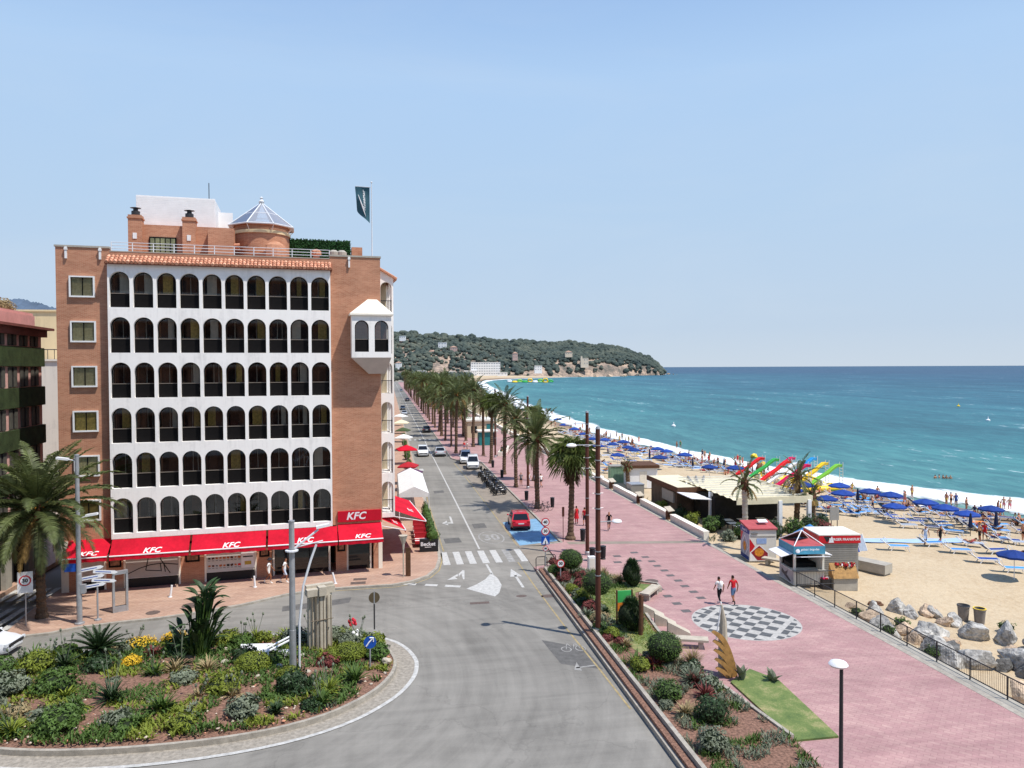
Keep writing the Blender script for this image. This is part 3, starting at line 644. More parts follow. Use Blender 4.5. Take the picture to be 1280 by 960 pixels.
for (x,y,rx,ry,zz,lb) in [(17.5,47.5,.45,.45,.125,'round iron manhole cover among the grey promenade tiles'),(10.0,45.9,.5,.32,.006,'iron cover in the road beside the raised planter kerb'),(-12.0,47.6,.55,.55,.126,'large oval manhole cover on the pavement beside the big paddle plant'),(-13.9,46.6,.4,.4,.126,'small manhole cover by the kerb below the tall totem'),(-2.1,50.6,.5,.3,.126,'rectangular drain cover nearer the kerb below the brick corner'),(-2.0,51.5,.45,.25,.126,'rectangular drain cover higher up below the brick corner'),(8.3,46.2,.35,.25,.006,'small dark cover in the middle of the junction lane'),(5.5,45.3,.6,.2,.0065,'faint drain slot in the junction asphalt')]:
    mb=MB()
    if 'rect' in lb or 'slot' in lb: mb.sheet([(x-rx,y-ry),(x+rx,y-ry),(x+rx,y+ry),(x-rx,y+ry)],zz)
    else: mb.sheet([(x+rx*math.cos(t),y+ry*math.sin(t)) for t in [i*PI/10 for i in range(20)]],zz)
    tag(mb.build('manhole_cover',M['manhole']),lb,'manhole cover')
# ------------------------------------------------------------------ the hotel on the corner
HOTEL=thing('hotel_building','brick corner hotel with white arcaded front, round roof tower and red awnings','hotel',(-21.0,51.8,0),math.atan2(.1115,.9938))
H=HOTEL
mb=MB()
mb.box(0,3.1,0,16,3.45,22.5); mb.box(17.12,20.63,0,16,3.45,22.5); mb.box(3.1,17.12,.95,16,3.45,22.3); mb.box(3.1,17.12,0,.95,21.5,22.3)
mb.box(.003,20.627,3,15.99,.1,3.45)                         # ground-floor core
for a,b in [(.45,1.14),(2.64,3.68),(7.15,8.65),(12.0,13.0),(17.35,18.1),(20.0,20.35)]: mb.box(a,b,0,.5,.1,3.45)
mb.box(20.3,20.625,.5,3,.1,3.45); mb.box(0,.3,.5,3,.1,3.45)
tag(mb.build('brick_wall',M['brick'],H))
mb=MB(); mb.box(-.06,3.14,-.06,.3,22.5,22.62); mb.box(17.08,20.69,-.06,.3,22.5,22.62); mb.box(-.06,.3,.3,16,22.5,22.62); mb.box(20.33,20.69,.3,16,22.5,22.62); mb.box(3.14,17.08,-.02,.3,22.3,22.36)
mb.build('parapet_coping',M['concrete'],H)
for x in (.62,2.6,18.45):
    mb=MB(); mb.box(x-.06,x+.06,-.14,-.002,21.75,22.5); mb.box(x-.09,x+.09,-.17,-.002,22.3,22.44); mb.build('rainwater_spout',M['trim'],H)
# arcade
def arch_panel(mb,x0,x1,z0,z1,h0,h1,zb,zt,y,th,n=12):
    """wall panel in a plane y (front) of thickness th with one round-headed opening"""
    r=(h1-h0)/2; zs=zt-r; cx=(h0+h1)/2
    out=[(h0,zb),(h0,zs)]+[(cx-r*math.cos(PI*i/n),zs+r*math.sin(PI*i/n)) for i in range(1,n)]+[(h1,zs),(h1,zb)]
    P=lambda x,z:(x,y,z)
    mb.poly([P(x0,z0),P(x1,z0),P(x1,zb),P(x0,zb)]); mb.poly([P(x0,zb),P(h0,zb),P(h0,zs),P(x0,zs)]); mb.poly([P(h1,zb),P(x1,zb),P(x1,zs),P(h1,zs)])
    arc=out[1:-1]
    ext=[x0]+[p[0] for p in arc[1:-1]]+[x1]
    for i in range(len(arc)-1):
        a,b=arc[i],arc[i+1]; xa=ext[i]; xb=ext[i+1]
        mb.poly([P(*a),P(*b),P(xb,z1),P(xa,z1)])
        if i==0: mb.poly([P(x0,zs),P(*a),P(x0,z1)]) if abs(x0-a[0])>1e-6 else None
        if i==len(arc)-2: mb.poly([P(*b),P(x1,zs),P(x1,z1)]) if abs(x1-b[0])>1e-6 else None
    for a,b in zip(out,out[1:]): mb.poly([(a[0],y,a[1]),(a[0],y+th,a[1]),(b[0],y+th,b[1]),(b[0],y,b[1])])
    a,b=out[-1],out[0]; mb.poly([(a[0],y,a[1]),(a[0],y+th,a[1]),(b[0],y+th,b[1]),(b[0],y,b[1])])
CW=1.402; AX=3.1; YF=-.56
mb=MB()
for i in range(10):
    for r in range(6):
        zb=3.86+2.955*r; x0=AX+CW*i; c=x0+CW/2
        arch_panel(mb,x0,x0+CW,zb-.34,zb+2.615,c-.6,c+.6,zb,zb+2.32,YF,.34)
x0,x1=AX,AX+14.02; zt=3.52+2.955*6
mb.poly([(x0,YF,zt),(x1,YF,zt),(x1,YF,21.5),(x0,YF,21.5)])
mb.poly([(x0,0,3.52),(x0,YF,3.52),(x0,YF,21.5),(x0,0,21.5)]); mb.poly([(x1,YF,3.52),(x1,0,3.52),(x1,0,21.5),(x1,YF,21.5)])
mb.poly([(x0,YF,3.52),(x0,0,3.52),(x1,0,3.52),(x1,YF,3.52)]); mb.poly([(x0,YF,21.5),(x1,YF,21.5),(x1,0,21.5),(x0,0,21.5)])
mb.build('arcade_wall',M['stucco'],H)
mb=MB()
for r in range(6):
    z=3.52+2.955*r; mb.box(AX+.01,AX+14.01,YF+.34,.94,z,z+.3)
mb.build('gallery_floor',M['offwhite'],H)
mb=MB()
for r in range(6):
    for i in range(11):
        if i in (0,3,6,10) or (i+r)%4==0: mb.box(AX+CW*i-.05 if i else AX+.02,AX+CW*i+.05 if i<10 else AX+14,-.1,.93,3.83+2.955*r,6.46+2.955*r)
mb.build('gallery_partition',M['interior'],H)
# one window and its copies
def arch_outline(w,h,n=12):
    r=w/2; zs=h-r
    return [(-r,0),(r,0),(r,zs)]+[(r*math.cos(PI*i/n),zs+r*math.sin(PI*i/n)) for i in range(1,n)]+[(-r,zs)]
def arched_window(parent,w=1.2,h=2.32):
    f=MB(); ol=arch_outline(w,h); L=ol+[ol[0]]
    pts=[(x*.96,0,z*.985+.01) for x,z in L]; f.ring_tube(pts,.035,4)
    o=f.build('arched_window',M['darkframe'],parent)
    g=MB(); g.poly([(x,.02,z) for x,z in ol]); g.build('pane',M['glass'],o)
    g=MB(); g.k=1; g.box(-w/2,w/2,-.05,.0,.90,.95); g.k=0; g.box(-w/2,w/2,-.025,-.012,.04,.9); g.build('balustrade',[M['darkframe'],mat('bronze_rail',S(120,110,100),.5,.05)],o)
    g=MB(); g.box(-.5,.1,.30,.34,0,2.35); 
    for k in range(7): g.cyl((-.47+k*.08,.28,0),(-.47+k*.08,.28,2.35),.045,n=5)
    g.build('curtain',M['curtain'],o)
    return o
w0=None
vr=random.Random(5)
def dup_part(src,loc,parent,drop=(),swap=None):
    c=src.copy(); COL.objects.link(c); c.parent=parent; c.location=loc
    for k in [x for x in SRCK[src.name]]:
        if k.name.split('.')[0] in drop: continue
        d=k.copy(); COL.objects.link(d); d.parent=c
        if swap and k.name.split('.')[0] in swap:
            d.material_slots[0].link='OBJECT'; d.material_slots[0].material=swap[k.name.split('.')[0]]
        if k.name.startswith('curtain'): d.location.x=vr.uniform(-.05,.5); d.scale.x=vr.choice([.5,.8,1,1,-.6])
    return c
SRCK={}
M['wallbrown']=mat('back_wall_brown',S(90,58,42),.9,.2,2); M['doorwhite']=mat('door_frame_white',S(225,220,210),.7,.1,3)
for r in range(6):
    for i in range(10):
        loc=(AX+CW*(i+.5),-.2,3.86+2.955*r)
        if w0 is None: w0=arched_window(H); w0.location=loc; SRCK[w0.name]=[x for x in bpy.data.objects if x.parent is w0]; continue
        dr=vr.random(); dup_part(w0,loc,H,drop=('curtain',) if dr<.42 else (),swap={'curtain':vr.choice([M['curtain_olive'],M['wallbrown'],M['doorwhite'],M['curtain_olive']])})
mb=MB()
for r in range(6):
    for i in range(10):
        x=AX+CW*(i+.5); z=3.83+2.955*r
        mb.k=0; mb.box(x-.6,x+.6,.9,.947,z,z+2.5)
        mb.k=1; mb.box(x-.12,x-.07,.86,.9,z,z+2.2)
        if (i*3+r)%5==0: mb.box(x+.2,x+.25,.86,.9,z,z+2.2)
mb.build('gallery_door',[M['interior'],M['doorwhite']],H)
# tiled pent roof over the arcade
mb=MB(); n=58
for k in range(n):
    x=AX-.08+14.2*(k+.5)/n
    for j in range(3):
        y0=-.08-.26*j; z0=22.02-.17*j
        mb.k=(k+j*2)%3==0 and 1 or 0
        mb.ring_tube([(x,y0,z0),(x,y0-.29,z0-.165)],[.095,.12],6)
mb.k=2; mb.add([(AX-.1,0,22.0),(AX+14.15,0,22.0),(AX+14.15,-.86,21.48),(AX-.1,-.86,21.48),(AX-.1,0,21.42),(AX+14.15,0,21.42),(AX+14.15,-.84,21.42),(AX-.1,-.84,21.42)],[(3,2,1,0),(4,5,6,7),(0,1,5,4),(1,2,6,5),(2,3,7,6),(3,0,4,7)])
mb.build('tiled_eave',[M['terracotta'],mat('pale_tile',S(232,172,140),.8,.2,5),M['terradark']],H)
# small bedroom windows in the brick strip
def bedroom_window(parent):
    f=MB(); a,b,h=.74,.66,1.38
    f.box(-a,a,-.16,-.002,0,.1); f.box(-a,a,-.16,-.002,h-.09,h); f.box(-a,-a+.09,-.16,-.002,.1,h-.09); f.box(a-.09,a,-.16,-.002,.1,h-.09)
    o=f.build('bedroom_window',M['trim'],parent)
    g=MB(); g.poly([(-.65,-.06,.1),(.65,-.06,.1),(.65,-.06,1.29),(-.65,-.06,1.29)]); g.build('pane',M['clearglass'],o)
    g=MB(); 
    for k in range(26): g.cyl((-.63+k*.05,-.018+.008*math.sin(k*1.9),.1),(-.63+k*.05,-.018+.008*math.sin(k*1.9),1.29),.024,n=5)
    g.build('curtain',M['curtain'],o)
    g=MB(); g.box(.0,.05,-.075,-.05,.1,1.29); g.box(-.65,.65,-.075,-.05,1.26,1.3); g.box(-.65,-.61,-.075,-.05,.1,1.26); g.box(.61,.65,-.075,-.05,.1,1.26); g.build('sash',M['darkframe'],o)
    return o
for i in range(6):
    o=bedroom_window(H); o.location=(1.52+.03*i,0,19.27-2.91*i)
    for k in [x for x in bpy.data.objects if x.parent is o]:
        if k.name.startswith('curtain') and i>1: k.material_slots[0].link='OBJECT'; k.material_slots[0].material=M['curtain_olive'] if i%2 else M['curtain']
# corner bay window
mb=MB(); ox0,ox1,oy0,oy1=18.52,21.25,-1.25,1.3
for (a,b) in ((ox0,(ox0+ox1)/2),((ox0+ox1)/2,ox1)): arch_panel(mb,a,b,15.35,18.3,a+.2,b-.2,15.75,17.95,oy0,.22)
mb.poly([(ox0,oy1,15.35),(ox0,oy0,15.35),(ox0,oy0,18.3),(ox0,oy1,18.3)])
mb.T=Matrix.Translation((ox1,0,0)) @ Matrix.Rotation(PI/2,4,'Z')
arch_panel(mb,oy0,.03,15.35,18.3,oy0+.2,-.15,15.75,17.95,0,.2); arch_panel(mb,.03,oy1,15.35,18.3,.2,oy1-.2,15.75,17.95,0,.2); mb.T=None
bay=mb.build('bay_window',M['stucco'],H)
mb=MB(); tip=[(19.75,-.35,14.2),(20.9,-.35,14.2),(20.9,.6,14.2),(19.75,.6,14.2)]; top=[(ox0,oy0,15.35),(ox1,oy0,15.35),(ox1,oy1,15.35),(ox0,oy1,15.35)]
mb.add(top+tip,[(0,1,2,3),(7,6,5,4)]+[(4+i,4+(i+1)%4,(i+1)%4,i) for i in range(4)]); mb.build('corbel',mat('corbel_render',S(196,186,176),.85,.06,2),bay)
mb=MB(); e=.14; lo=[(ox0-e,oy0-e,18.3),(ox1+e,oy0-e,18.3),(ox1+e,oy1+e,18.3),(ox0-e,oy1+e,18.3)]; hi=[(19.7,-.3,19.5),(20.35,-.3,19.5),(20.35,.4,19.5),(19.7,.4,19.5)]
mb.add(lo+[(x,y,z+.12) for x,y,z in lo]+hi,[(3,2,1,0)]+[(i,(i+1)%4,4+(i+1)%4,4+i) for i in range(4)]+[(4+i,4+(i+1)%4,8+(i+1)%4,8+i) for i in range(4)]+[(8,9,10,11)]); mb.build('bay_roof',M['offwhite'],bay)
for a,b in ((ox0,(ox0+ox1)/2),((ox0+ox1)/2,ox1)):
    o=dup_part(w0,((a+b)/2,oy0+.17,15.75),H,drop=('curtain',)); o.scale=((b-a-.4)/1.2,1,2.2/2.32)
mb=MB(); mb.box(ox0+.02,ox1-.02,oy0+.3,oy1-.02,15.36,15.5); mb.box(ox0+.02,ox1-.02,.7,.75,15.5,18.28); mb.build('bay_interior',M['interior'],bay)
# side gallery along the promenade road
mb=MB(); gx0,gx1,gy=20.64,21.72,1.35
for r in range(6):
    z=3.52+2.955*r
    arch_panel(mb,gx0,gx1,z,z+2.955,gx0+.14,gx1-.12,z+.34,z+2.66,gy,.22)
    mb.T=Matrix.Translation((gx1,gy,0)) @ Matrix.Rotation(PI/2,4,'Z')
    for k in range(8): arch_panel(mb,k*1.5,k*1.5+1.5,z,z+2.955,k*1.5+.16,k*1.5+1.34,z+.34,z+2.66,0,.22)
    mb.T=None
    mb.box(gx0,gx1-.01,gy+.22,gy+12,z,z+.3)
mb.poly([(gx0,gy,21.25),(gx1,gy,21.25),(gx0,gy,21.9)])
mb.build('side_gallery',M['stucco'],H)
mb=MB()
for r in range(6):
    z=3.82+2.955*r; mb.box(gx0+.002,gx1-.24,gy+2.6,gy+2.7,z,z+2.65)
mb.build('gallery_screen',M['beige'],H)
for r in range(6):
    mb=MB(); z=3.86+2.955*r
    for k in range(9): mb.cyl((gx0+.18+k*.095,gy+.1,z),(gx0+.18+k*.095,gy+.1,z+.95),.012,n=4)
    mb.box(gx0+.14,gx1-.12,gy+.08,gy+.12,z+.93,z+.98); mb.build('balcony_railing',M['darkmetal'],H)
mb=MB()
for k in range(5):
    mb.ring_tube([(gx0-.05,gy-.1+k*2.9,22.0),(gx1+.25,gy-.1+k*2.9,21.2)],.1,6)
mb.add([(gx0,gy-.15,21.98),(gx1+.25,gy-.15,21.18),(gx1+.25,gy+12,21.18),(gx0,gy+12,21.98),(gx0,gy-.15,21.9),(gx1+.25,gy-.15,21.1),(gx1+.25,gy+12,21.1),(gx0,gy+12,21.9)],[(0,1,2,3),(7,6,5,4),(0,4,5,1),(1,5,6,2),(2,6,7,3),(3,7,4,0)])
mb.build('gallery_roof',M['terracotta'],H)
# roof terrace
mb=MB()
for z in (22.55,22.75,22.95): mb.cyl((3.2,.2,z),(17.1,.2,z),.022,n=5)
for k in range(12): mb.cyl((3.2+k*1.264,.2,22.36),(3.2+k*1.264,.2,22.97),.03,n=5)
mb.build('terrace_railing',M['whitemetal'],H)
mb=MB(); mb.box(3.75,10.1,3,12,22.3,24.7); mb.box(8.9,10.6,2.2,3.4,22.3,24.55); mb.build('penthouse_wall',M['brick'],H)
mb=MB(); mb.box(5.0,6.75,2.9,2.996,22.6,23.85)
pw=mb.build('penthouse_window',M['darkframe'],H)
mb=MB()
for k in range(5): mb.box(5.08+k*.33,5.34+k*.33,2.86,2.898,22.65,23.75)
mb.build('pane',mat('roof_pane',S(120,125,90),.15,.5,1.5,spec=.6),pw)
for x in (3.75,7.2):
    mb=MB(); mb.box(x,x+.85,2.5,3.35,22.3,25.25); mb.box(x-.06,x+.91,2.44,3.41,25.0,25.1); c=mb.build('chimney',M['brick'],H)
    mb=MB(); mb.lathe([(.0,25.25),(.28,25.25),(.28,25.55),(.16,25.6),(.16,25.75),(.36,25.78),(.0,25.86)],(x+.42,2.92,0),12); mb.build('cowl',M['darkmetal'],c)
    mb=MB(); mb.box(x+.3,x+.55,2.46,2.497,23.6,24.0); mb.build('wall_lamp',M['trim'],c)
mb=MB()
mb.box(3.95,9.2,4.2,4.3,24.7,26.98); mb.box(9.12,9.2,4.3,8.0,24.7,26.9); mb.box(3.95,4.03,4.3,8,24.7,26.9); mb.box(9.2,10.2,6.6,6.7,23.5,26.5)
for k in range(18): mb.box(3.97,9.17,4.19,4.198,24.75+k*.122,24.85+k*.122)
mb.build('plant_screen',mat('louvre_panel',(.9,.89,.87),.6,.04,2),H)
mb=MB(); mb.cyl((8.7,5,26.9),(8.7,5,28.3),.03,n=5); mb.build('antenna_mast',M['darkmetal'],H)
tc=(12.35,5.4,0)
mb=MB(); mb.lathe([(1.98,22.3),(1.98,24.55),(2.06,24.6),(2.06,24.78),(1.92,24.8),(1.92,25.15),(2.02,25.2),(2.02,25.35),(0,25.4)],tc,40); tw=mb.build('round_tower',M['brick'],H,smooth=35)
mb=MB(); mb.lathe([(2.07,24.56),(2.09,24.7),(2.07,24.8)],tc,40); mb.build('tower_cornice',M['cream'],tw,smooth=60)
mb=MB(); mb.lathe([(2.45,25.2),(0.12,27.1)],tc,8,PI/8,2*PI+PI/8); mb.build('glass_cone',glassmat('skylight_glass',(.8,.84,.86),.3,.5),tw)
mb=MB()
for k in range(8):
    t=PI/8+k*PI/4; t2=t+PI/4; a=(tc[0]+2.47*math.cos(t),tc[1]+2.47*math.sin(t),25.2); b=(tc[0]+2.47*math.cos(t2),tc[1]+2.47*math.sin(t2),25.2)
    mb.cyl(a,(tc[0],tc[1],27.15),.05,n=5); mb.cyl(a,b,.06,n=5); mb.cyl((tc[0]+2*math.cos(t),tc[1]+2*math.sin(t),24.7),a,.03,n=4)
    m1=tuple((p*.5+q*.5) for p,q in zip(a,(tc[0],tc[1],27.15))); m2=tuple((p*.5+q*.5) for p,q in zip(b,(tc[0],tc[1],27.15))); mb.cyl(m1,m2,.03,n=4)
mb.lathe([(0,27.05),(.17,27.1),(.22,27.22),(.12,27.34),(.07,27.42),(.14,27.5),(.0,27.62)],tc,10)
mb.build('cone_frame',M['whitemetal'],tw)
mb=MB(); mb.lathe([(2.12,23.2),(2.12,23.5)],tc,14,-2.2,-1.1); mb.lathe([(.9,22.3),(.9,23.3),(.75,23.7),(.4,23.95),(0,24.0)],(13.3,3.9,0),14); mb.build('tower_vault',M['brick'],tw)
mb=MB(); mb.box(9.55,10.9,2.6,3.9,23.25,23.32); mb.ring_tube([(9.5,2.5,23.3),(10.95,2.5,23.45)],.08,6); mb.ring_tube([(9.5,2.9,23.42),(10.95,2.9,23.55)],.08,6); mb.build('porch_roof',M['terracotta'],H)
mb=MB(); mb.box(14.3,18.9,5.8,6.2,22.3,24.55); mb.T=None
for k in range(2600):
    x=vr.uniform(14.25,18.95); z=vr.uniform(22.9,24.62); s=.07; y=vr.uniform(5.7,5.79); a=vr.uniform(0,6.28)
    mb.add([(x-s*math.cos(a),y,z-s*math.sin(a)),(x+s*.5*math.sin(a),y-.03,z-s*.5*math.cos(a)),(x+s*math.cos(a),y,z+s*math.sin(a)),(x-s*.5*math.sin(a),y+.03,z+s*.5*math.cos(a))],[(0,1,2,3)])
mb.build('hedge_screen',M['green_turf'],H)
mb=MB(); mb.box(18.95,19.75,4.6,5.3,22.3,23.95); mb.box(19.75,20.4,5,6,22.3,23.2); ch=mb.build('chimney',M['brick'],H)
for x in (16.3,17.6,18.2):
    mb=MB(); mb.lathe([(.25,22.3),(.25,23.2),(.38,23.25),(.38,23.5),(.2,23.65),(0,23.68)],(x,4.6,0),12); mb.build('vent_pipe',M['terracotta' if x<17 else 'concrete'],H)
# ground floor
def flat(mb,x0,x1,z0,z1,y): mb.poly([(x0,y,z0),(x1,y,z0),(x1,y,z1),(x0,y,z1)])
for x0,x1 in [(0.02,.45),(20.35,20.63)]:
    mb=MB(); mb.box(x0,x1,-.02,.5,.12,3.45); mb.build('corner_column',M['offwhite'],H)
def shop_panel(x0,x1,m,z0=.75,z1=3.4):
    f=MB(); f.box(x0,x1,.0,.1,.12,z0); f.box(x0,x0+.12,-.03,.1,.12,3.45); f.box(x1-.12,x1,-.03,.1,.12,3.45); f.box(x0,x1,-.02,.1,3.3,3.45)
    o=f.build('shopfront',M['offwhite'],H)
    g=MB(); g.box(x0+.12,x1-.12,.03,.08,z0,3.3); g.build('panel',m,o); g=MB(); g.box(x0+.12,x1-.12,-.01,.0,.12,z0-.03); g.build('plinth',M['black'],o)
    return o
pg=mat('panel_grey',S(178,172,165),.7,.05,1.5)
shop_panel(1.14,2.64,mat('panel_white',S(200,194,185),.7,.05,1.5))
o=shop_panel(3.68,7.15,pg)
g=MB()   # loose dark line drawing on the panel (plain strokes only)
for pts in ([(3.85,1.0),(4.6,1.35),(5.3,1.55),(6.0,1.6),(7.0,1.45)],[(4.9,2.9),(5.2,2.2),(5.0,1.2)],[(6.2,2.6),(5.9,1.9),(6.5,.9)],[(5.0,1.2),(5.9,1.1)],[(6.1,1.6),(6.2,1.0)],[(5.9,1.6),(5.95,1.05)]):
    g.strip([(a,b) for a,b in pts],.06,0)
M4=Matrix(((1,0,0,0),(0,0,1,.02),(0,1,0,0),(0,0,0,1))); g.v=[tuple(M4@Vector(p)) for p in g.v]; g.build('line_drawing',M['black'],o)
o=shop_panel(8.65,12.0,mat('menu_panel',S(205,203,198),.5,.04,2))
g=MB(); vv=random.Random(3)
for i in range(9):
    for j in range(4):
        x=8.95+i*.24; z=1.15+j*.52
        g.k=vv.choice([0,1,1,2,3]); s=vv.uniform(.05,.09); g.cbox((x,.012,z),(s*2,.01,s*1.6),0,0,vv.uniform(-.4,.4)); g.k=3; g.cbox((x,.012,z-.16),(.15,.01,.025))
g.k=4; g.box(11.1,11.85,.006,.02,2.5,3.2)
g.k=0; g.box(10.9,11.3,.004,.018,2.6,3.25)
g.k=5; g.box(11.0,11.87,-.012,.02,.9,2.15); g.k=3; g.box(11.12,11.75,-.02,-.013,1.62,1.7); g.k=6; g.box(11.22,11.65,-.02,-.013,1.1,1.35)
g.build('menu_print',[M['signred'],mat('food_tan',S(190,110,60),.6,.3,9),mat('food_dark',S(90,40,30),.6,.3,9),M['black'],mat('screen_teal',S(90,140,150),.3,.2,3),M['white'],mat('gold_panel',S(190,160,70),.6,.1)],o)
for x0,x1 in [(2.8,3.55),(7.45,8.35),(12.2,12.85),(17.45,18.0)]:
    f=MB(); f.box(x0,x1,-.05,-.002,1.55,2.95); o=f.build('poster_frame',M['darkframe'],H); g=MB(); g.box(x0+.1,x1-.1,-.07,-.052,1.68,2.82); g.build('poster',mat('poster_print',S(150,110,85),.4,.5,6),o)
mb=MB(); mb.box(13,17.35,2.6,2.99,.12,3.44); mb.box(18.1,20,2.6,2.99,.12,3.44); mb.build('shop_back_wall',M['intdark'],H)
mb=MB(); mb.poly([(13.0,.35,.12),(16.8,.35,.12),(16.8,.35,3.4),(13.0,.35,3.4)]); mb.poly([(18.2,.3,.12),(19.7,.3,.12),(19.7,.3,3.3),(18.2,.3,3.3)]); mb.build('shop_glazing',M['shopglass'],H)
for x in (13.05,16.85,18.1,19.75):
    mb=MB(); mb.box(x,x+.13,.2,.42,.12,3.44); mb.build('door_post',M['offwhite'],H)
mb=MB(); 
for x in (14.2,15.5): mb.box(x,x+.06,.3,.38,.12,3.3)
mb.box(13.15,16.85,.3,.38,2.35,2.43); mb.build('door_frame',M['darkframe'],H)
# sign over the corner door
mb=MB(); mb.k=0; mb.box(17.5,20.55,-.16,-.003,3.66,4.42)
t=text_mesh('KFC',.72,.25,.018,'CENTER',1.02); mb.k=1; mb.mesh(t,place((18.75,-.166,4.04),(1,0,0),(0,0,1)))
mb.build('shop_sign',[M['redsign'],M['white']],H)
# awnings
def awning(x0,x1,text=True,top=3.5,bot=2.62,out=1.5,parent=H,y0=-.6):
    mb=MB(); mb.k=0; n=6; yo=-out
    sl=lambda t:(y0+(yo-y0)*t, top+(bot-top)*t-.06*math.sin(PI*t))
    vs=[];fs=[]
    for i in range(n+1):
        y,z=sl(i/n); vs+=[(x0,y,z),(x1,y,z)]
    for i in range(n): fs.append((i*2+1,i*2,i*2+2,i*2+3))
    mb.add(vs,fs)
    a=mb.build('awning',[M['redcanvas'],M['white']],parent)
    mb=MB(); mb.k=0
    k=int((x1-x0)/.12); vs=[];fs=[]
    for i in range(k+1):
        x=x0+(x1-x0)*i/k; w_=.012*math.sin(i*1.3); vs+=[(x,yo-.012,bot-.03),(x,yo-.012+w_,bot-.27-.015*math.cos(i*.9))]
    for i in range(k): fs.append((i*2,i*2+1,i*2+3,i*2+2))
    mb.add(vs,fs); mb.build('valance',M['redcanvas'],a)
    mb=MB(); mb.cyl((x0,yo,bot),(x1,yo,bot),.045,n=6); mb.build('front_bar',M['white'],a)
    mb=MB()
    for x in (x0+.05,x1-.05): mb.cyl((x,y0,bot-.1),(x,yo,bot-.02),.025,n=5)
    mb.build('folding_arm',M['metal'],a)
    if text:
        t=text_mesh('KFC',.56,.3,.014,'CENTER',1.05); y,z=sl(.78); y2,z2=sl(.6)
        mb=MB(); mb.mesh(t,place(((x0+x1)/2+.1,y,z+.03),(1,0,0),(0,y2-y,z2-z))); mb.build('lettering',M['white'],a)
    return a
for x0,x1 in [(.5,3.02),(3.16,7.86),(8.0,12.68),(12.82,17.42),(17.5,20.55)]: awning(x0,x1,y0=-.58 if 3<x0<17 else -.02)
# awnings on the side towards the road (in the hotel's own axes)
for (y0_,y1_,x0,x1,zt,zb,tx,ts) in [(.9,4.9,20.66,22.45,3.5,2.6,True,.5),(2.9,12.0,21.75,24.3,3.75,2.75,True,.6)]:
    mb=MB(); mb.k=0; mb.poly([(x0,y0_,zt),(x1,y0_,zb),(x1,y1_,zb),(x0,y1_,zt)]); mb.poly([(x1,y0_,zb),(x1,y0_,zb-.25),(x1,y1_,zb-.25),(x1,y1_,zb)])
    t=text_mesh('KFC',ts,.2,.015); mb.k=1; d=Vector((x1-x0,0,zb-zt)).normalized(); c=Vector((x0,y0_+(y1_-y0_)*.3,zt))+d*((x1-x0)*.72)
    mb.mesh(t,place(c+Vector((.03,0,.04)),(0,1,0),-d)); a=mb.build('side_awning',[M['redcanvas'],M['white']],H)
    mb=MB(); mb.cyl((x1,y0_,zb),(x1,y1_,zb),.04,n=6); mb.cyl((x0,y0_,zt-.5),(x1,y0_,zb-.04),.03,n=5); mb.build('front_bar',M['white'],a)
# flag
fl=thing('flagpole','white flagpole with limp teal banner on the hotel roof corner','flag',HOTEL.matrix_basis @ Vector((20.2,1.4,22.5)),HOTEL.rotation_euler.z)
mb=MB(); mb.cyl((0,0,0),(0,0,5.7),.045,.03,7); mb.blob((0,0,5.72),(.07,.07,.07),1,0); mb.cyl((0,0,5.35),(-1.15,0,5.38),.02,n=5); mb.build('pole',M['whitemetal'],fl)
def flagpt(u,v):
    x=-.12-u*(1.05-.15*v)-.02; z=5.34-v*(1.75+.85*(1-u)**.8)+0; return (x,.10*math.sin(u*5+v*3)*(.3+v)+.05*math.sin(v*9),z)
mb=MB(); vs=[flagpt(i/10,j/16) for j in range(17) for i in range(11)]; mb.add(vs,[(j*11+i,j*11+i+1,(j+1)*11+i+1,(j+1)*11+i) for j in range(16) for i in range(10)])
t=text_mesh('Rosamar',.5,.25,.004)
mb.k=1
for q in t.vertices: pass
o_=len(mb.v)
for q in t.vertices:
    u=.42+q.co.y*.55; v=.42-q.co.x*.36; p=flagpt(max(0,min(1,u)),max(0,min(1,v))); mb.v.append((p[0],p[1]-.03,p[2]))
for q in t.polygons: mb.f.append(tuple(i+o_ for i in q.vertices)); mb.m.append(1)
L=[flagpt(.82-.5*k/8,.3+.62*(k/8)**.8) for k in range(9)]; mb.ring_tube([(p[0],p[1]-.03,p[2]) for p in L],[.012+.035*math.sin(PI*k/8) for k in range(9)],4)
mb.build('banner',[mat('teal_banner',S(54,92,104),.8,.1,2,trans=.2),M['white']],fl,smooth=180)
# ------------------------------------------------------------------ neighbours on the west side
D=thing('apartment_block','dark apartment block with green louvred bands, pink piers and brown eave at the picture edge','building',(-24.99,59.03,0),math.atan2(52.14-59.03,-24.46+24.99))
mb=MB(); Ld=18; mb.box(0,Ld,-14,0,3.6,17.0); mb.build('wall',M['pinkbrick'],D)
mb=MB(); mb.box(-.05,Ld,-14,-.6,.1,3.6); mb.build('shop_wall',M['intdark'],D)
for k in range(5):
    z=3.7+k*2.78
    mb=MB(); mb.box(-.12,Ld,-.02,.16,z,z+1.35)
    for j in range(int(Ld/.14)): mb.box(-.1+j*.14,-.02+j*.14,.161,.19,z+.03,z+1.32)
    mb.build('louvred_band',M['leafdark'] if False else mat('green_slat',S(62,74,44),.8,.3,1.5),D)
    for j in range(9):
        mb=MB(); x=.25+j*1.9; mb.box(x+.85,x+1.65,-.05,.03,z+1.4,z+2.75); wv=mb.build('window',M['intdark'],D)
        mb=MB(); mb.box(x+.5,x+1.0,.031,.07,z+1.42,z+2.73); mb.box(x+1.35,x+1.85,.031,.07,z+1.42,z+2.73); mb.build('shutter',mat('grey_shutter',S(88,86,78),.8,.2,3),wv)
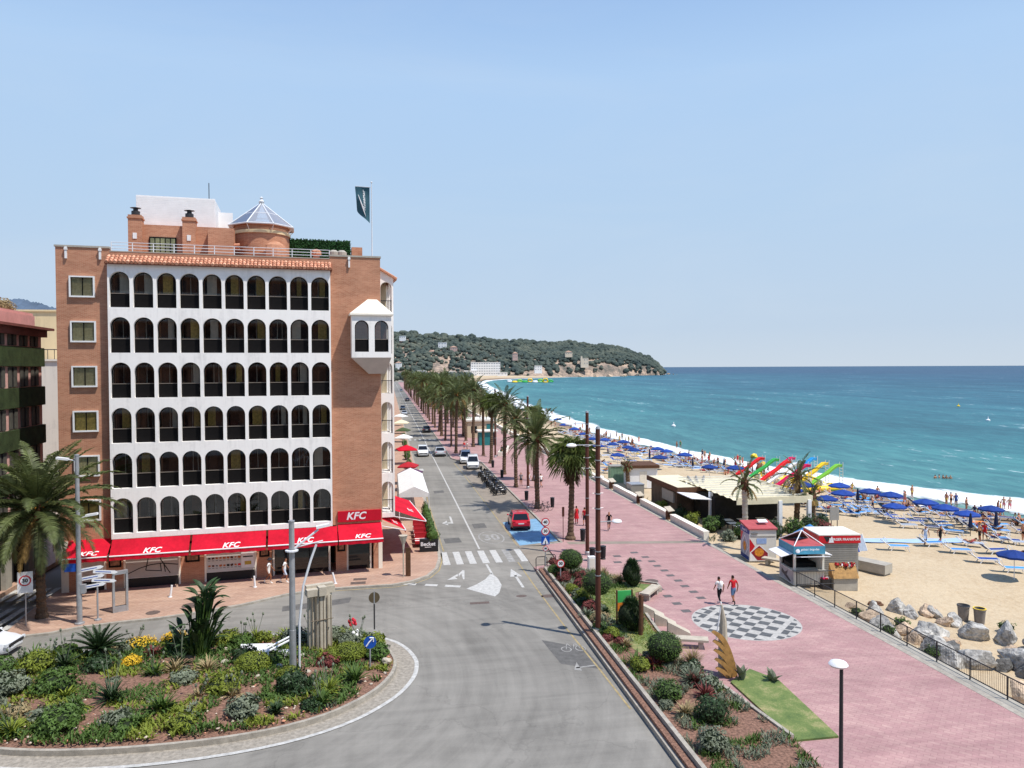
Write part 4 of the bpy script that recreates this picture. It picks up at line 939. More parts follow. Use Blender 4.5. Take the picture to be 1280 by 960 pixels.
mb=MB(); mb.box(-.6,Ld,-14,.7,17.45,17.62); mb.box(-.2,Ld,-14,.35,16.95,17.45); mb.build('eave',mat('eave_brown',S(120,70,62),.8,.15,1),D)
mb=MB(); mb.box(-3.2,Ld,-12,-1.6,17.0,18.9); mb.box(-3.25,Ld,-1.65,-1.5,17.62,18.7); mb.build('roof_storey',mat('dusty_pink',S(214,156,148),.85,.1,1),D)
mb=MB(); mb.box(1.2,2.2,-.59,-.3,.1,3.5); mb.build('shop_pier',M['concrete'],D); mb=MB(); mb.box(5,6,-.59,-.3,.1,3.5); mb.build('shop_pier',M['concrete'],D)
mb=MB(); r2=random.Random(8)
for k in range(9): mb.leafball((-.4+k*.8,-2.2,19.0+r2.uniform(0,.5)),(.6,.5,.5),260,.09,.6,rnd=r2,k_inner=0)
tag(mb.build('roof_plants',[M['leafdry']]),'straggly ochre and green plants on the pink roof parapet','plant').matrix_basis=D.matrix_basis.copy()
an=thing('television_antenna','tall thin television antenna on the dark block roof','antenna',D.matrix_basis @ Vector((4.2,-2.4,19.2)))
mb=MB(); mb.cyl((0,0,0),(0,0,3.1),.035,n=5); mb.build('mast',M['darkmetal'],an)
mb=MB(); mb.cyl((-1,.2,2.7),(1.2,-.2,2.7),.02,n=4)
for k in range(8): mb.cyl((-1+k*.3,.2-.06*k-.3,2.7),(-1+k*.3,.2-.06*k+.3,2.75),.015,n=4)
mb.cyl((0,0,1.3),(-.9,.0,.1),.02,n=4); mb.cyl((0,0,.95),(1.4,0,.6),.02,n=4); mb.build('aerial',M['darkmetal'],an)
def plain_block(name,label,x0,x1,y0,y1,h,m,wins=(),roof=None):
    o=thing(name,label,'building',((x0+x1)/2,y0,0)); mb=MB(); w_=(x1-x0)/2; mb.box(-w_,w_,0,y1-y0,.1,h); mb.build('wall',m,o)
    for (cx,cz,ww,hh) in wins:
        mb=MB(); mb.box(cx-ww/2,cx+ww/2,-.06,-.003,cz,cz+hh); f=mb.build('window',M['trim'],o); mb=MB(); mb.box(cx-ww/2+.1,cx+ww/2-.1,-.09,-.062,cz+.1,cz+hh-.1); mb.build('pane',M['carglass'],f)
    mb=MB(); mb.box(-w_-.15,w_+.15,-.15,y1-y0,h,h+.18); mb.build('coping',m,o); return o
plain_block('rendered_block','cream rendered block rising behind the dark flats',-37,-29,82,92,20.5,M['cream'],[(2.9,16.2,1.6,2.2),(2.9,13,1.6,2.2)])
o=plain_block('party_wall_house','blank off-white gable house squeezed between hotel and dark flats',-33.6,-26.8,76,81.8,15.4,M['offwhite'])
mb=MB()
for k in range(12): mb.cyl((-3.2+k*.58,.1,15.5),(-3.2+k*.58,.1,16.5),.03,n=4)
mb.cyl((-3.3,.1,16.5),(3.3,.1,16.5),.04,n=4); mb.build('roof_railing',M['darkmetal'],o)
mb=MB(); mb.box(.2,3.2,1.2,4,15.5,17.2); mb.build('roof_shed',mat('shed_green',S(120,125,110),.8,.2,1),o)
# far wooded ridge inland
mb=MB(); vs=[];fs=[]; rr=random.Random(2)
prof=[(-1700,2520,170),(-1500,2480,205),(-1300,2450,225),(-1137,2426,212),(-1090,2419,226),(-1055,2413,220),(-1008,2405,208),(-968,2398,194),(-879,2382,180),(-700,2350,160),(-400,2300,120),(-150,2250,95)]
P=[]
for (a,b) in zip(prof,prof[1:]):
    for k in range(12): t=k/12; P.append([a[i]+(b[i]-a[i])*t for i in range(3)])
for p in P:
    h=p[2]+rr.uniform(-4,4); vs+=[(p[0],p[1]-500,-5),(p[0],p[1]-200,h*.6),(p[0],p[1],h),(p[0],p[1]+400,h*.5)]
for i in range(len(P)-1):
    for k in range(3): a=i*4+k; fs.append((a,a+1,a+5,a+4))
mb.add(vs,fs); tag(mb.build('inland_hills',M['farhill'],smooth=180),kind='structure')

# ------------------------------------------------------------------ the building the view is taken from (seen in the hotel's panes)
o=thing('balcony_hotel','tall brick and white hotel across the junction whose balcony the view is from','building',(-14,-2.2,0))
mb=MB(); mb.box(-26,20,-14,0,0,30); mb.build('wall',M['brick'],o)
for k in range(9):
    mb=MB(); mb.box(-26,20,.001,1.1,2.9+3*k,3.1+3*k); mb.box(-26,20,1.02,1.1,3.1+3*k,3.75+3*k) if abs(2.9+3*k-11.9)>.2 and abs(2.9+3*k-14.9)>.2 else None; mb.build('balcony_slab',M['offwhite'],o)
    for j in range(14): mb=MB(); mb.box(-24.8+j*3.2,-23.0+j*3.2,.002,.06,3.2+3*k,5.5+3*k); mb.build('window',M['carglass'],o)

tr=random.Random(19); y=70.
for i in range(12):
    wd=tr.uniform(13,24)+i*1.5; fl=tr.choice([4,5,5,6]) if i<8 else tr.choice([3,4,4]); hh=fl*3+1.2; mt=tr.choice(['cream','offwhite','brick','beige','stucco'])
    o=thing('town_building',f'{dict(cream="cream",offwhite="off-white",brick="brick",beige="beige",stucco="white")[mt]} town building of {["three","four","five","six"][fl-3]} storeys, {ordinal(i)} in the row behind the brick hotel','building',(-1.4,y,0),0,'town buildings in a row along the road behind the hotel')
    mb=MB(); mb.box(-14,0,0,wd-.05,.1,hh); mb.build('wall',M[mt],o)
    mb=MB(); mb.box(-14.1,.35,-.02,wd,hh,hh+.3); mb.build('roof',M['terracotta'] if tr.random()<.5 else M['concrete'],o)
    mb=MB(); mb.box(.001,.04,.6,wd-.7,.2,2.9); mb.build('shop_window',M['carglass'],o)
    for f in range(1,fl):
        mb=MB(); mb.box(.001,.9,.5,wd-.6,f*3+.1,f*3+.25); mb.box(.84,.9,.5,wd-.6,f*3+.25,f*3+1.1); mb.build('balcony',M['offwhite'],o)
        for k in range(int(wd/3.4)):
            mb=MB(); mb.box(.002,.05,1.0+k*3.3,2.6+k*3.3,f*3+.3,f*3+2.5); mb.build('window',M['carglass'],o)
    y+=wd+.2
# ------------------------------------------------------------------ people
def make_person(pose,name='person',height=1.72,hair='short',dress=False,female=False,pack=False,hat=False):
    J={}; E=[]; Rr_={}
    def j(n,p,r,parent=None,r2=None):
        J[n]=Vector(p); Rr_[n]=(r,r2 if r2 else r)
        if parent: E.append((parent,n))
    P={'stand':dict(hz=.94,lean=0,legs=[((.10,.0,.50),(.11,-.03,.08),(.13,.12,.035)),((-.10,.02,.50),(-.12,-.01,.08),(-.14,.14,.035))],arms=[((.25,-.03,1.14),(.27,.06,.90)),((-.25,-.03,1.14),(-.26,.05,.90))]),
       'walk':dict(hz=.93,lean=.03,legs=[((.09,.17,.53),(.09,.16,.11),(.10,.31,.06)),((-.09,-.03,.50),(-.09,-.33,.16),(-.10,-.24,.05))],arms=[((.25,-.13,1.15),(.24,-.08,.91)),((-.25,.06,1.14),(-.22,.22,.96))]),
       'sit':dict(hz=.16,lean=-.06,legs=[((.13,.36,.42),(.12,.62,.07),(.12,.76,.04)),((-.13,.38,.40),(-.12,.60,.07),(-.12,.74,.04))],arms=[((.27,-.04,.42),(.24,.24,.36)),((-.27,-.16,.36),(-.28,-.30,.06))]),
       'lie':dict(hz=.14,lean=-.30,legs=[((.10,.42,.16),(.11,.84,.10),(.12,.90,.20)),((-.10,.40,.30),(-.10,.74,.10),(-.11,.86,.06))],arms=[((.28,-.22,.26),(.26,.02,.16)),((-.28,-.24,.27),(-.2,.0,.22))])}[pose]
    hz=P['hz']; ln=P['lean']
    up=lambda t,x=0.,y=0.: (x,y+ln*t*3.2,hz+t*(1 if abs(ln)<.2 else .62))
    sw=.165 if female else .19
    j('pelvis',up(0),.145 if female else .135,None,.11); j('waist',up(.20),.115 if female else .128,'pelvis',.10); j('chest',up(.40),.145 if female else .16,'waist',.11); j('neck',up(.545),.055,'chest'); j('head1',up(.62,0,.02),.078,'neck',.09); j('head2',up(.71,0,.02),.088,'head1',.10); j('head3',up(.79,0,.005),.06,'head2',.07)
    j('nose',up(.655,0,.125),.014,'head1')
    for s,sd in ((1,'L'),(-1,'R')):
        i=0 if s>0 else 1
        sh=up(.475,s*sw,0)
        j('sh'+sd,sh,.062,'chest')
        off=Vector(up(.475))-Vector((0,0,1.415)) if pose in('stand','walk') else Vector((0,0,0))
        e,w_=P['arms'][i]; j('el'+sd,Vector(e)+off,.043,'sh'+sd); j('wr'+sd,Vector(w_)+off,.029,'el'+sd)
        d=(Vector(w_)-Vector(e)).normalized(); q=Vector((-s,0,0)); q=(q-d*q.dot(d)).normalized(); nrm=d.cross(q)
        pw=Vector(w_)+off; j('pm'+sd,pw+d*.07,.036,'wr'+sd,.02)
        for k,(lat,ln_) in enumerate(((.030,.072),(.010,.082),(-.010,.076),(-.029,.06))):
            b=pw+d*.095+nrm*lat*1.0; c=b+d*ln_*.55+q*.012; t=b+d*ln_*.85+q*.035
            j(f'fa{k}'+sd,b,.0105,'pm'+sd); j(f'fb{k}'+sd,c,.0095,f'fa{k}'+sd); j(f'fc{k}'+sd,t,.008,f'fb{k}'+sd)
        j('ta'+sd,pw+d*.045+nrm*.042,.012,'pm'+sd); j('tb'+sd,pw+d*.085+nrm*.055+q*.02,.0095,'ta'+sd)
        k_,a_,t_=P['legs'][i]
        hp=Vector(up(-.05,s*.09,0)); j('hp'+sd,hp,.098,'pelvis'); j('kn'+sd,k_,.062,'hp'+sd); cf=Vector(k_).lerp(Vector(a_),.3)+Vector((0,-.015,0)); j('cf'+sd,cf,.056,'kn'+sd); j('an'+sd,a_,.038,'cf'+sd); j('to'+sd,t_,.034,'an'+sd)
    names=list(J); idx={n:i for i,n in enumerate(names)}
    me=bpy.data.meshes.new(name); me.from_pydata([J[n] for n in names],[(idx[a],idx[b]) for a,b in E],[])
    o=bpy.data.objects.new(name,me); COL.objects.link(o)
    sm=o.modifiers.new('skin','SKIN'); sm.use_smooth_shade=True
    o.modifiers.new('sub','SUBSURF').levels=1; o.modifiers['sub'].render_levels=1
    for i,n in enumerate(names): d=me.skin_vertices[0].data[i]; d.radius=Rr_[n]; d.use_root=(n=='pelvis')
    dg=bpy.context.evaluated_depsgraph_get(); bm=bpy.data.meshes.new_from_object(o.evaluated_get(dg)); bpy.data.objects.remove(o)
    SEG=[(J[a],J[b],a,b) for a,b in E]
    slots=['skin','top','bottom','hair','shoe']
    mi=[]
    hd=J['head2']
    for p in bm.polygons:
        c=p.center; best=(9,None,None,0)
        for a,b,na,nb in SEG:
            ab=b-a; t=max(0,min(1,(c-a).dot(ab)/ab.length_squared)); dd=(c-(a+ab*t)).length-.5*(Rr_[na][0]*(1-t)+Rr_[nb][0]*t)
            if dd<best[0]: best=(dd,na,nb,t)
        _,na,nb,t=best; k=0
        if nb in('head1','head2','head3','nose') : k=3 if (c.z>hd.z+.02*0+.035 or (c.y-hd.y< -.02 and c.z>hd.z-.07)) and nb!='nose' else 0
        elif nb=='neck': k=1 if t<.4 else 0
        elif nb in('waist','chest') or nb[:2]=='sh': k=1 if not(nb=='waist' and t<.25) else 2
        elif nb[:2]=='el': k=5 if t<.5 else 0
        elif nb[:2]=='hp': k=2
        elif nb[:2]=='kn': k=2 if t<.3 else (6 if t<.8 else 7)
        elif nb[:2]=='cf': k=7
        elif nb[:2]=='an': k=7 if nb[:2]!='an' or t<.5 else 4
        elif nb[:2]=='to': k=4
        mi.append(k)
    k_=height/1.74
    b=MB(); b.v=[tuple(v.co*k_) for v in bm.vertices]; b.f=[tuple(p.vertices) for p in bm.polygons]; b.m=mi
    # eyes and ears
    for s in (1,-1):
        b.k=3; b.blob(tuple((Vector(up(.685,s*.035,.108)))*k_),(.013,.01,.009),0,0); b.k=0; b.blob(tuple(Vector(up(.665,s*.09,.01))*k_),(.012,.022,.03),0,0)
    if hair=='long':
        b.k=3; b.blob(tuple(Vector(up(.64,0,-.05))*k_),(.1,.07,.17),1,.1)
    if hat: b.k=8; b.lathe([(.2,0),(.12,.02),(.11,.1),(.0,.13)],tuple(Vector(up(.74,0,.01))*k_),12)
    if dress: b.k=2; b.lathe([(.14,hz+.12),(.17,hz),(.24,hz-.38)],(0,0,0),12); b.v=b.v
    if pack: b.k=8; b.blob(tuple(Vector(up(.36,0,-.16))*k_),(.14,.10,.21),2,.03)
    dm=[M['skin'],M['cl_white'],M['cl_dark'],M['hair'],M['cl_dark'],M['sleeve'],M['thigh'],M['shin'],M['extra']]
    return b.build(name,dm,smooth=180)
for n,c in dict(skin=S(196,140,108),skin2=S(150,98,72),skin3=S(214,160,128),hair=S(42,32,26),sleeve=S(196,140,108),thigh=S(196,140,108),shin=S(196,140,108),extra=S(60,60,64),cl_white=S(236,234,228),cl_dark=S(34,34,40),cl_red=S(196,30,40),cl_blue=S(50,84,150),cl_grey=S(128,128,130),cl_light=S(196,206,222),cl_pink=S(222,110,120),cl_green=S(70,130,90),cl_navy=S(30,40,70),cl_yellow=S(228,198,90),cl_black=S(18,18,20),hairlight=S(150,118,80),cl_jean=S(96,126,160)).items():
    M[n]=mat(n,c,.75,.1,6,spec=.25)
PROTO={}
def person(loc,rz,label,pose='walk',skin='skin',top='cl_white',bottom='cl_dark',sleeve=None,thigh=None,shin=None,hair='hair',shoe='cl_dark',extra='extra',sc=1.,group=None,cat='person',**kw):
    key=(pose,)+tuple(sorted(kw.items()))
    sw={M['skin']:M[skin],M['cl_white']:M[top],M['hair']:M[hair],M['sleeve']:M[sleeve or skin],M['thigh']:M[thigh or skin],M['shin']:M[shin or skin],M['extra']:M[extra]}
    if key not in PROTO:
        o=make_person(pose,**kw); PROTO[key]=o
    else:
        o=PROTO[key].copy(); COL.objects.link(o)
    o.location=loc; o.rotation_euler=(0,0,rz); o.scale=(sc,)*3
    ms=[M[skin],M[top],M[bottom],M[hair],M[shoe],M[sleeve or skin],M[thigh or skin],M[shin or skin],M[extra]]
    for s,m in zip(o.material_slots,ms): s.link='OBJECT'; s.material=m
    if group is None and 'group' in o: del o['group']
    return tag(o,label,cat,group)
# ------------------------------------------------------------------ palms
def frond(mb,base,az,el,L,droop,nl,ll,rnd,wid=.05,side=0.):
    seg=9; p=Vector(base); h=Vector((math.cos(az),math.sin(az),0)); e=el; pts=[p.copy()]; es=[e]
    for i in range(seg):
        p=p+(h*math.cos(e)+Vector((0,0,1))*math.sin(e))*(L/seg); e-=droop*(.5+i/seg)/seg; pts.append(p.copy()); es.append(e)
    mb.ring_tube(pts,[.045*(1-i/(seg+1)) +.006 for i in range(seg+1)],4,False)
    vs=[];fs=[]
    for k in range(nl):
        t=.14+.86*(k+.5)/nl; f=t*seg; i=min(seg-1,int(f)); q=pts[i].lerp(pts[i+1],f-i); ee=es[i]
        d=h*math.cos(ee)+Vector((0,0,1))*math.sin(ee); s=Vector((-math.sin(az),math.cos(az),0)); u=s.cross(d)*-1
        if u.z<0: u=-u
        l=ll*(math.sin(PI*min(1,t*.93+.1))**.55)*rnd.uniform(.85,1.1)
        for sg in (1,-1):
            dirv=(s*sg*.82+d*.55+u*rnd.uniform(.05,.45)-Vector((0,0,1))*.12).normalized(); tip=q+dirv*l-Vector((0,0,.14*l)); wv=d*wid*.5
            o=len(vs); m=q+dirv*l*.5+Vector((0,0,.03)); vs+=[q-wv*.6,q+wv*.6,m+wv,tip,m-wv]; fs.append((o,o+1,o+2,o+3,o+4))
    mb.add(vs,fs)
def trunk_mesh(h,r0,r1,rnd,flare=1.5,sway=.25,n=12):
    mb=MB(); k=int(h/.16); pts=[];rs=[]; a=rnd.uniform(0,6.28); 
    for i in range(k+1):
        t=i/k; pts.append((sway*math.cos(a)*t*(1-t*.3),sway*math.sin(a)*t*(1-t*.3),h*t)); r=r0+(r1-r0)*t; r*=1+(flare-1)*max(0,1-t*h/.8)**2; rs.append(r*(1.10 if i%2 else .93)*rnd.uniform(.96,1.04))
    pts[0]=(0,0,-.1); mb.ring_tube(pts,rs,n); return mb,Vector(pts[-1])
def date_palm(label,h,R_,seed,nf=46,nl=44,group=None,fruit=True,loc=(0,0,0)):
    rnd=random.Random(seed); t=thing('date_palm',label,'palm tree',loc,0,group)
    mb,top=trunk_mesh(h,.25,.23,rnd); mb.build('trunk',M['trunk'],t)
    mb=MB(); mb.blob(top+Vector((0,0,.1)),(.36,.36,.6),2,.15,2.5,seed); mb.build('crown_base',M['darkwood'],t)
    mb=MB()
    for i in range(nf):
        q=i/nf; el=rad(84-112*q**.85)+rnd.uniform(-.12,.12); az=i*2.39996+rnd.uniform(-.3,.3)
        frond(mb,top+Vector((math.cos(az)*.16,math.sin(az)*.16,.35-.35*q)),az,el,R_*rnd.uniform(.8,1.12)*(1.0 if q<.75 else .9),.95+.75*q+rnd.uniform(-.25,.35),nl,.46*R_/3.4,rnd,.062)
    mb.build('crown',M['frond'],t)
    mb=MB()
    for i in range(9):
        az=rnd.uniform(0,6.28); frond(mb,top+Vector((math.cos(az)*.15,math.sin(az)*.15,-.05)),az,rad(rnd.uniform(-60,-15)),R_*rnd.uniform(.6,.8),.9,int(nl*.7),.4,rnd,.05)
    mb.build('dry_frond',M['frond_dry'],t)
    if fruit:
        mb=MB()
        for i in range(14):
            az=rnd.uniform(0,6.28); mb.leaf(top+Vector((0,0,.25)),az,rad(rnd.uniform(30,70)),rnd.uniform(.8,1.3),.12,1.5,5)
        mb.build('fruit_stalk',M['fruit'],t)
    return t
def fan(mb,c,n,r,rnd,w=.075):
    """one palmate leaf: blades spread in a plane facing n"""
    n=n.normalized(); a=n.orthogonal().normalized(); dn=Vector((0,0,-1)); a=(dn-n*dn.dot(n)); a=a.normalized() if a.length>.05 else n.orthogonal().normalized(); b=n.cross(a); k=17; vs=[];fs=[]
    for i in range(k):
        t=PI*(.12+1.76*i/(k-1)); d=(-a*math.cos(t)*1.+b*math.sin(t)); s=n.cross(d); l=r*(.78+.22*math.cos(t-PI)**2)*rnd.uniform(.85,1.1)
        m=c+d*l*.6+n*.03; tip=c+d*l-Vector((0,0,.28*l*rnd.uniform(.4,1.3))); o=len(vs); vs+=[c-s*.012,c+s*.012,m+s*w*.5,tip,m-s*w*.5]; fs.append((o,o+1,o+2,o+3,o+4))
    mb.add(vs,fs)
def fan_palm(label,h,R_,seed,group=None,loc=(0,0,0),skirt=True,nf=74):
    rnd=random.Random(seed); t=thing('fan_palm',label,'palm tree',loc,0,group)
    mb,top=trunk_mesh(h,.27,.2,rnd,1.9); mb.build('trunk',M['trunk'],t)
    mb=MB()
    for i in range(nf):
        q=i/nf; el=rad(84-112*q)+rnd.uniform(-.15,.15); az=i*2.39996+rnd.uniform(-.25,.25); d=Vector((math.cos(az)*math.cos(el),math.sin(az)*math.cos(el),math.sin(el))); pl=R_*.55*rnd.uniform(.8,1.1)
        b=top+Vector((0,0,.25-.3*q)); c=b+d*pl-Vector((0,0,.08*pl)); mb.ring_tube([b,c],[.02,.014],4,False)
        nn=(d.cross(Vector((-math.sin(az),math.cos(az),0)))*-1); nn=nn if nn.z>0 else -nn
        fan(mb,c,(nn*.55+d*.5+Vector((0,0,.15))),R_*.55*rnd.uniform(.85,1.1),rnd)
    mb.build('crown',M['fan'],t)
    if skirt:
        mb=MB()
        for i in range(110):
            q=rnd.random(); az=rnd.uniform(0,6.28); z=.0-1.9*q; b=top+Vector((.2*math.cos(az),.2*math.sin(az),z+.3)); out=.8*(1-q*.45)
            for k in range(7):
                a2=az+rnd.uniform(-.4,.4); e=b+Vector((math.cos(a2)*out*rnd.uniform(.6,1.2),math.sin(a2)*out*rnd.uniform(.6,1.2),-.75*rnd.uniform(.6,1.2))); s=Vector((-math.sin(a2),math.cos(a2),0))*.05
                mb.add([b-s*.4,b+s*.4,e+s,e-s],[(0,1,2,3)])
        mb.build('dead_skirt',M['skirt'],t)
    return t
G_P='palms in rows along the promenade road'
dp=[date_palm('bushy date palm with orange fruit stalks arching over the scooters by the bay end',7.0,4.1,21,52,46,loc=(15.05,74.2,.12),group=G_P),
    date_palm('date palm second behind the fruiting one, taller and darker',9.1,3.5,22,40,36,loc=(15.43,98.9,.12),group=G_P),
    date_palm('date palm first in the kerb row beyond the white parked cars',9.5,3.7,23,42,36,loc=(11.32,125.5,.12),group=G_P)]
fp=[fan_palm('fan palm with brown dead skirt beside the red car and zebra crossing',6.9,2.35,31,loc=(15.04,60.3,.12),group=G_P),
    fan_palm('slim fan palm beside the white parked cars',9.2,1.9,32,loc=(15.33,110.8,.12),group=G_P)]
dp[0].rotation_euler.z=1.; 
dup(dp[1],(15.2,88,.12),2.2,.88,'date palm standing midway between the parked scooters and white cars',G_P)
dup(fp[1],(18.4,92.5,.12),1.,.9,'fan palm set back in mid promenade behind the fruiting date palm',G_P)
rr=random.Random(77); pl=[]
for i in range(30): pl.append((11.3+rr.uniform(-.2,.2),136.5+i*(10.2+.12*i)+rr.uniform(-1,1)))
for i in range(30): pl.append((15.4+rr.uniform(-.3,.3),122+i*(11+.15*i)+rr.uniform(-1.5,1.5)))
for i in range(16): pl.append((20.5+rr.uniform(-.5,.5),176+i*14+rr.uniform(-2,2)))
pl.sort(key=lambda p:p[1])
for i,(x,y) in enumerate(pl):
    s=rr.choice([dp[1],dp[2],dp[1],fp[1],dp[0],dp[2]]); isd='date' if s in dp else 'fan'
    row='kerb row' if x<13 else ('middle row' if x<18 else 'beach row')
    c=dup(s,(x,y,.1),rr.uniform(0,6.28),rr.choice([rr.uniform(.7,.9),rr.uniform(.86,1.14),rr.uniform(.95,1.2)]),f'{isd} palm in the {row}, {ordinal(i)} beyond the white parked cars',G_P); c.rotation_euler=(rr.gauss(0,.03),rr.gauss(0,.03),c.rotation_euler.z)
date_palm('large shaggy date palm on the corner beside the dark flats',6.1,4.7,41,66,60,loc=(-20.04,46.8,.12))
# ------------------------------------------------------------------ posts and lamps
def street_lamp(loc,label,rz=0):
    t=thing('street_lamp',label,'street lamp',loc,rz,None); mb=MB(); mb.k=0; mb.ring_tube([(0,0,0),(0,0,11)],[.15,.125],14)
    mb.k=1
    for z in (3.1,4.4,6.7,7.5,8.4,9.3,10.1): mb.lathe([(.13,z),(.165,z),(.165,z+.05),(.13,z+.05)],n=12)
    for z in (8.45,7.55,6.75): mb.cyl((-.3,0,z),(.3,0,z),.012,n=4)
    mb.lathe([(.15,0),(.2,0),(.2,.25),(.15,.3)],n=12); mb.lathe([(.125,11),(.14,11),(.1,11.12),(0,11.14)],n=12)
    mb.build('post',[M['rust'],M['metal']],t)
    for (dx,z) in ((1.05,6.0),(-1.45,10.15)):
        mb=MB(); mb.cyl((0,0,z),(dx,0,z),.03,n=6); a=mb.build('arm',M['metal'],t)
        mb=MB(); mb.lathe([(.0,z-.1),(.22,z-.08),(.28,z-.02),(.24,z+.06),(.1,z+.1),(0,z+.11)],(dx,0,0),16); mb.build('lamp_head',M['white'],a,smooth=50)
    return t
lm=street_lamp((11.05,38.2,.3),'tall brown steel lamp post rising from the raised flower bed')
dup(lm,(15.06,55.0,.12),0.,1,'tall brown lamp post beside black bins at the zebra crossing')
dup(lm,(16.4,86.6,.12),0.,1,'tall brown lamp post behind the fruiting date palm')
dup(lm,(17.0,118,.12),0.,1,'tall brown lamp post beyond the white parked cars')
t=thing('path_lamp','white disc topped lamp on a thin post at the near promenade','street lamp',(12.66,19.17,.1))
mb=MB(); mb.cyl((.1,0,0),(.1,0,5.9),.07,.05,10); mb.build('post',M['darkmetal'],t); mb=MB(); mb.lathe([(0,5.88),(.22,5.9),(.27,5.96),(.22,6.03),(.08,6.08),(0,6.09)],n=20); mb.build('lamp_head',M['white'],t,smooth=50)
def grey_lamp(loc,h,label,arms,r=.12):
    t=thing('street_lamp',label,'street lamp',loc); mb=MB(); mb.ring_tube([(0,0,0),(0,0,h*.3),(0,0,h*.301),(0,0,h)],[r*1.15,r*1.1,r,r*.85],14); mb.lathe([(r,0),(r*2,0),(r*2,.08),(r,.12)],n=12); mb.lathe([(r*.84,h),(r,h),(r,h+.06),(0,h+.09)],n=12); mb.build('post',M['metal'],t)
    for pts,rr_ in arms:
        mb=MB(); mb.ring_tube(pts,rr_,6); a=mb.build('arm',M['whitemetal'],t); e=Vector(pts[-1]); d=(Vector(pts[-1])-Vector(pts[-2])).normalized()
        mb=MB(); mb.cbox(e+d*.25,(.62,.26,.12),math.atan2(d.y,d.x),0,-.15); mb.build('lamp_head',M['white'],a)
    return t
t=grey_lamp((-4.5,35.6,.2),7.25,'thick grey lamp post with curved arm on the roundabout bed',[([(0,0,5.9),(.6,.1,6.35),(1.2,.2,6.8)],.05)],.145)
mb=MB(); mb.ring_tube([(.3,-.1,0.),(.32,-.1,2.5),(.5,-.05,4.2),(.85,.05,5.4),(1.1,.1,6.1)],.055,7); mb.build('curved_prop',M['whitemetal'],t)
mb=MB(); mb.lathe([(.17,5.85),(.3,5.87),(.3,5.93),(.17,5.95)],n=14); mb.cyl((0,0,6.0),(1.4,.25,6.25),.03,n=5); mb.build('collar',M['whitemetal'],t)
t=grey_lamp((-17.43,45.3,.12),9.6,'slim pale lamp post on the corner with twin lamp heads among palm fronds',[([(0,0,9.3),(-.5,0,9.4)],.03),([(0,0,6.0),(.5,0,6.15)],.03)],.13)
mb=MB(); mb.box(-.75,-.1,-.02,.02,3.0,3.45); mb.build('blue_plate',M['signblue'],t)
mb=MB(); mb.box(.1,.35,-.12,.12,1.75,2.25); mb.build('control_box',M['metal'],t)
# signs
def post(mb,h,r=.035): mb.cyl((0,0,0),(0,0,h),r,n=8)
def disc(mb,c,r,y0,y1,n=24):
    mb.add([(c[0]+r*math.cos(2*PI*i/n),y0,c[1]+r*math.sin(2*PI*i/n)) for i in range(n)]+[(c[0]+r*math.cos(2*PI*i/n),y1,c[1]+r*math.sin(2*PI*i/n)) for i in range(n)],[tuple(range(n)),tuple(reversed(range(n,2*n)))]+[(i,n+i,n+(i+1)%n,(i+1)%n) for i in range(n)])
def limit_sign(t,z,txt,r=.34,y=-.05):
    mb=MB(); mb.k=0; disc(mb,(0,z),r,y-.01,y+.01); mb.k=1; disc(mb,(0,z),r*.78,y-.016,y-.009); mb.k=2; tm=text_mesh(txt,r*.95,0,.012); mb.mesh(tm,place((0,y-.02,z),(1,0,0),(0,0,1))); return mb.build('limit_sign',[M['signred'],M['white'],M['black']],t)
t=thing('speed_sign','white panel with round red speed sign on a post under the big palm','road sign',(-20.35,45.6,.12),.2)
mb=MB(); post(mb,3.0); mb.build('post',M['metal'],t); mb=MB(); mb.box(-.38,.38,-.045,-.03,1.85,3.05); mb.build('panel',M['white'],t); limit_sign(t,2.55,'30',.3,-.06)
t=thing('finger_post','sign post with five stacked white direction boards','signpost',(-16.65,45.8,.12),.25)
mb=MB(); post(mb,3.0,.05); mb.lathe([(.05,0),(.2,0),(.2,.06),(.05,.1)],n=8); mb.build('post',M['wood' if False else 'metal'],t)
for k in range(5):
    mb=MB(); mb.k=0; z=2.95-.25*k; s=-1 if k%2 else 1
    mb.T=Matrix.Rotation(.25*(k%2)-.1,4,'Y'); mb.add([(-.62,-.06,z),(.5,-.06,z),(.66,-.06,z+.1),(.5,-.06,z+.2),(-.62,-.06,z+.2)],[(0,1,2,3,4)]); mb.k=1; mb.box(-.5,.3,-.066,-.061,z+.08,z+.12); mb.T=None; mb.build('direction_board',[M['white'],M['signblue']],t)
t=thing('info_totem','tall grey information totem with angled glass face on the pavement','totem',(-15.9,47.2,.12),.5)
mb=MB(); mb.box(-.42,-.3,-.12,.12,0,2.3); mb.box(.3,.42,-.12,.12,0,2.3); mb.box(-.42,.42,-.12,.12,2.25,2.45); mb.box(-.3,.3,-.1,.1,0,.35); mb.build('frame',M['metal'],t); mb=MB(); mb.box(-.3,.3,-.06,.06,.35,2.25); mb.build('glass_panel',M['clearglass'],t)
def back_sign(loc,label,h,blue=False):
    t=thing('round_sign',label,'road sign',loc,.1); mb=MB(); post(mb,h,.04); mb.build('post',M['metal' if blue else 'darkmetal'],t)
    mb=MB(); mb.k=0; disc(mb,(0,h-.1),.3,-.04,-.02)
    if blue:
        mb.k=1; mb.ring_tube([(-.18,-.05,h-.28),(-.05,-.05,h-.1),(.15,-.05,h+.1)],.035,4); mb.ring_tube([(-.02,-.05,h+.12),(.16,-.05,h+.11),(.15,-.05,h-.08)],.03,4)
    mb.k=2; mb.box(-.03,.03,-.046,-.041,h-.45,h+.25) if not blue else None
    return mb.build('disc',[M['signblue'] if blue else mat('sign_back_brown',S(92,80,60),.6,.1,5),M['white'],M['metal']],t)
back_sign((-.84,40.75,.35),'brown back of a round road sign among roundabout plants',1.85)
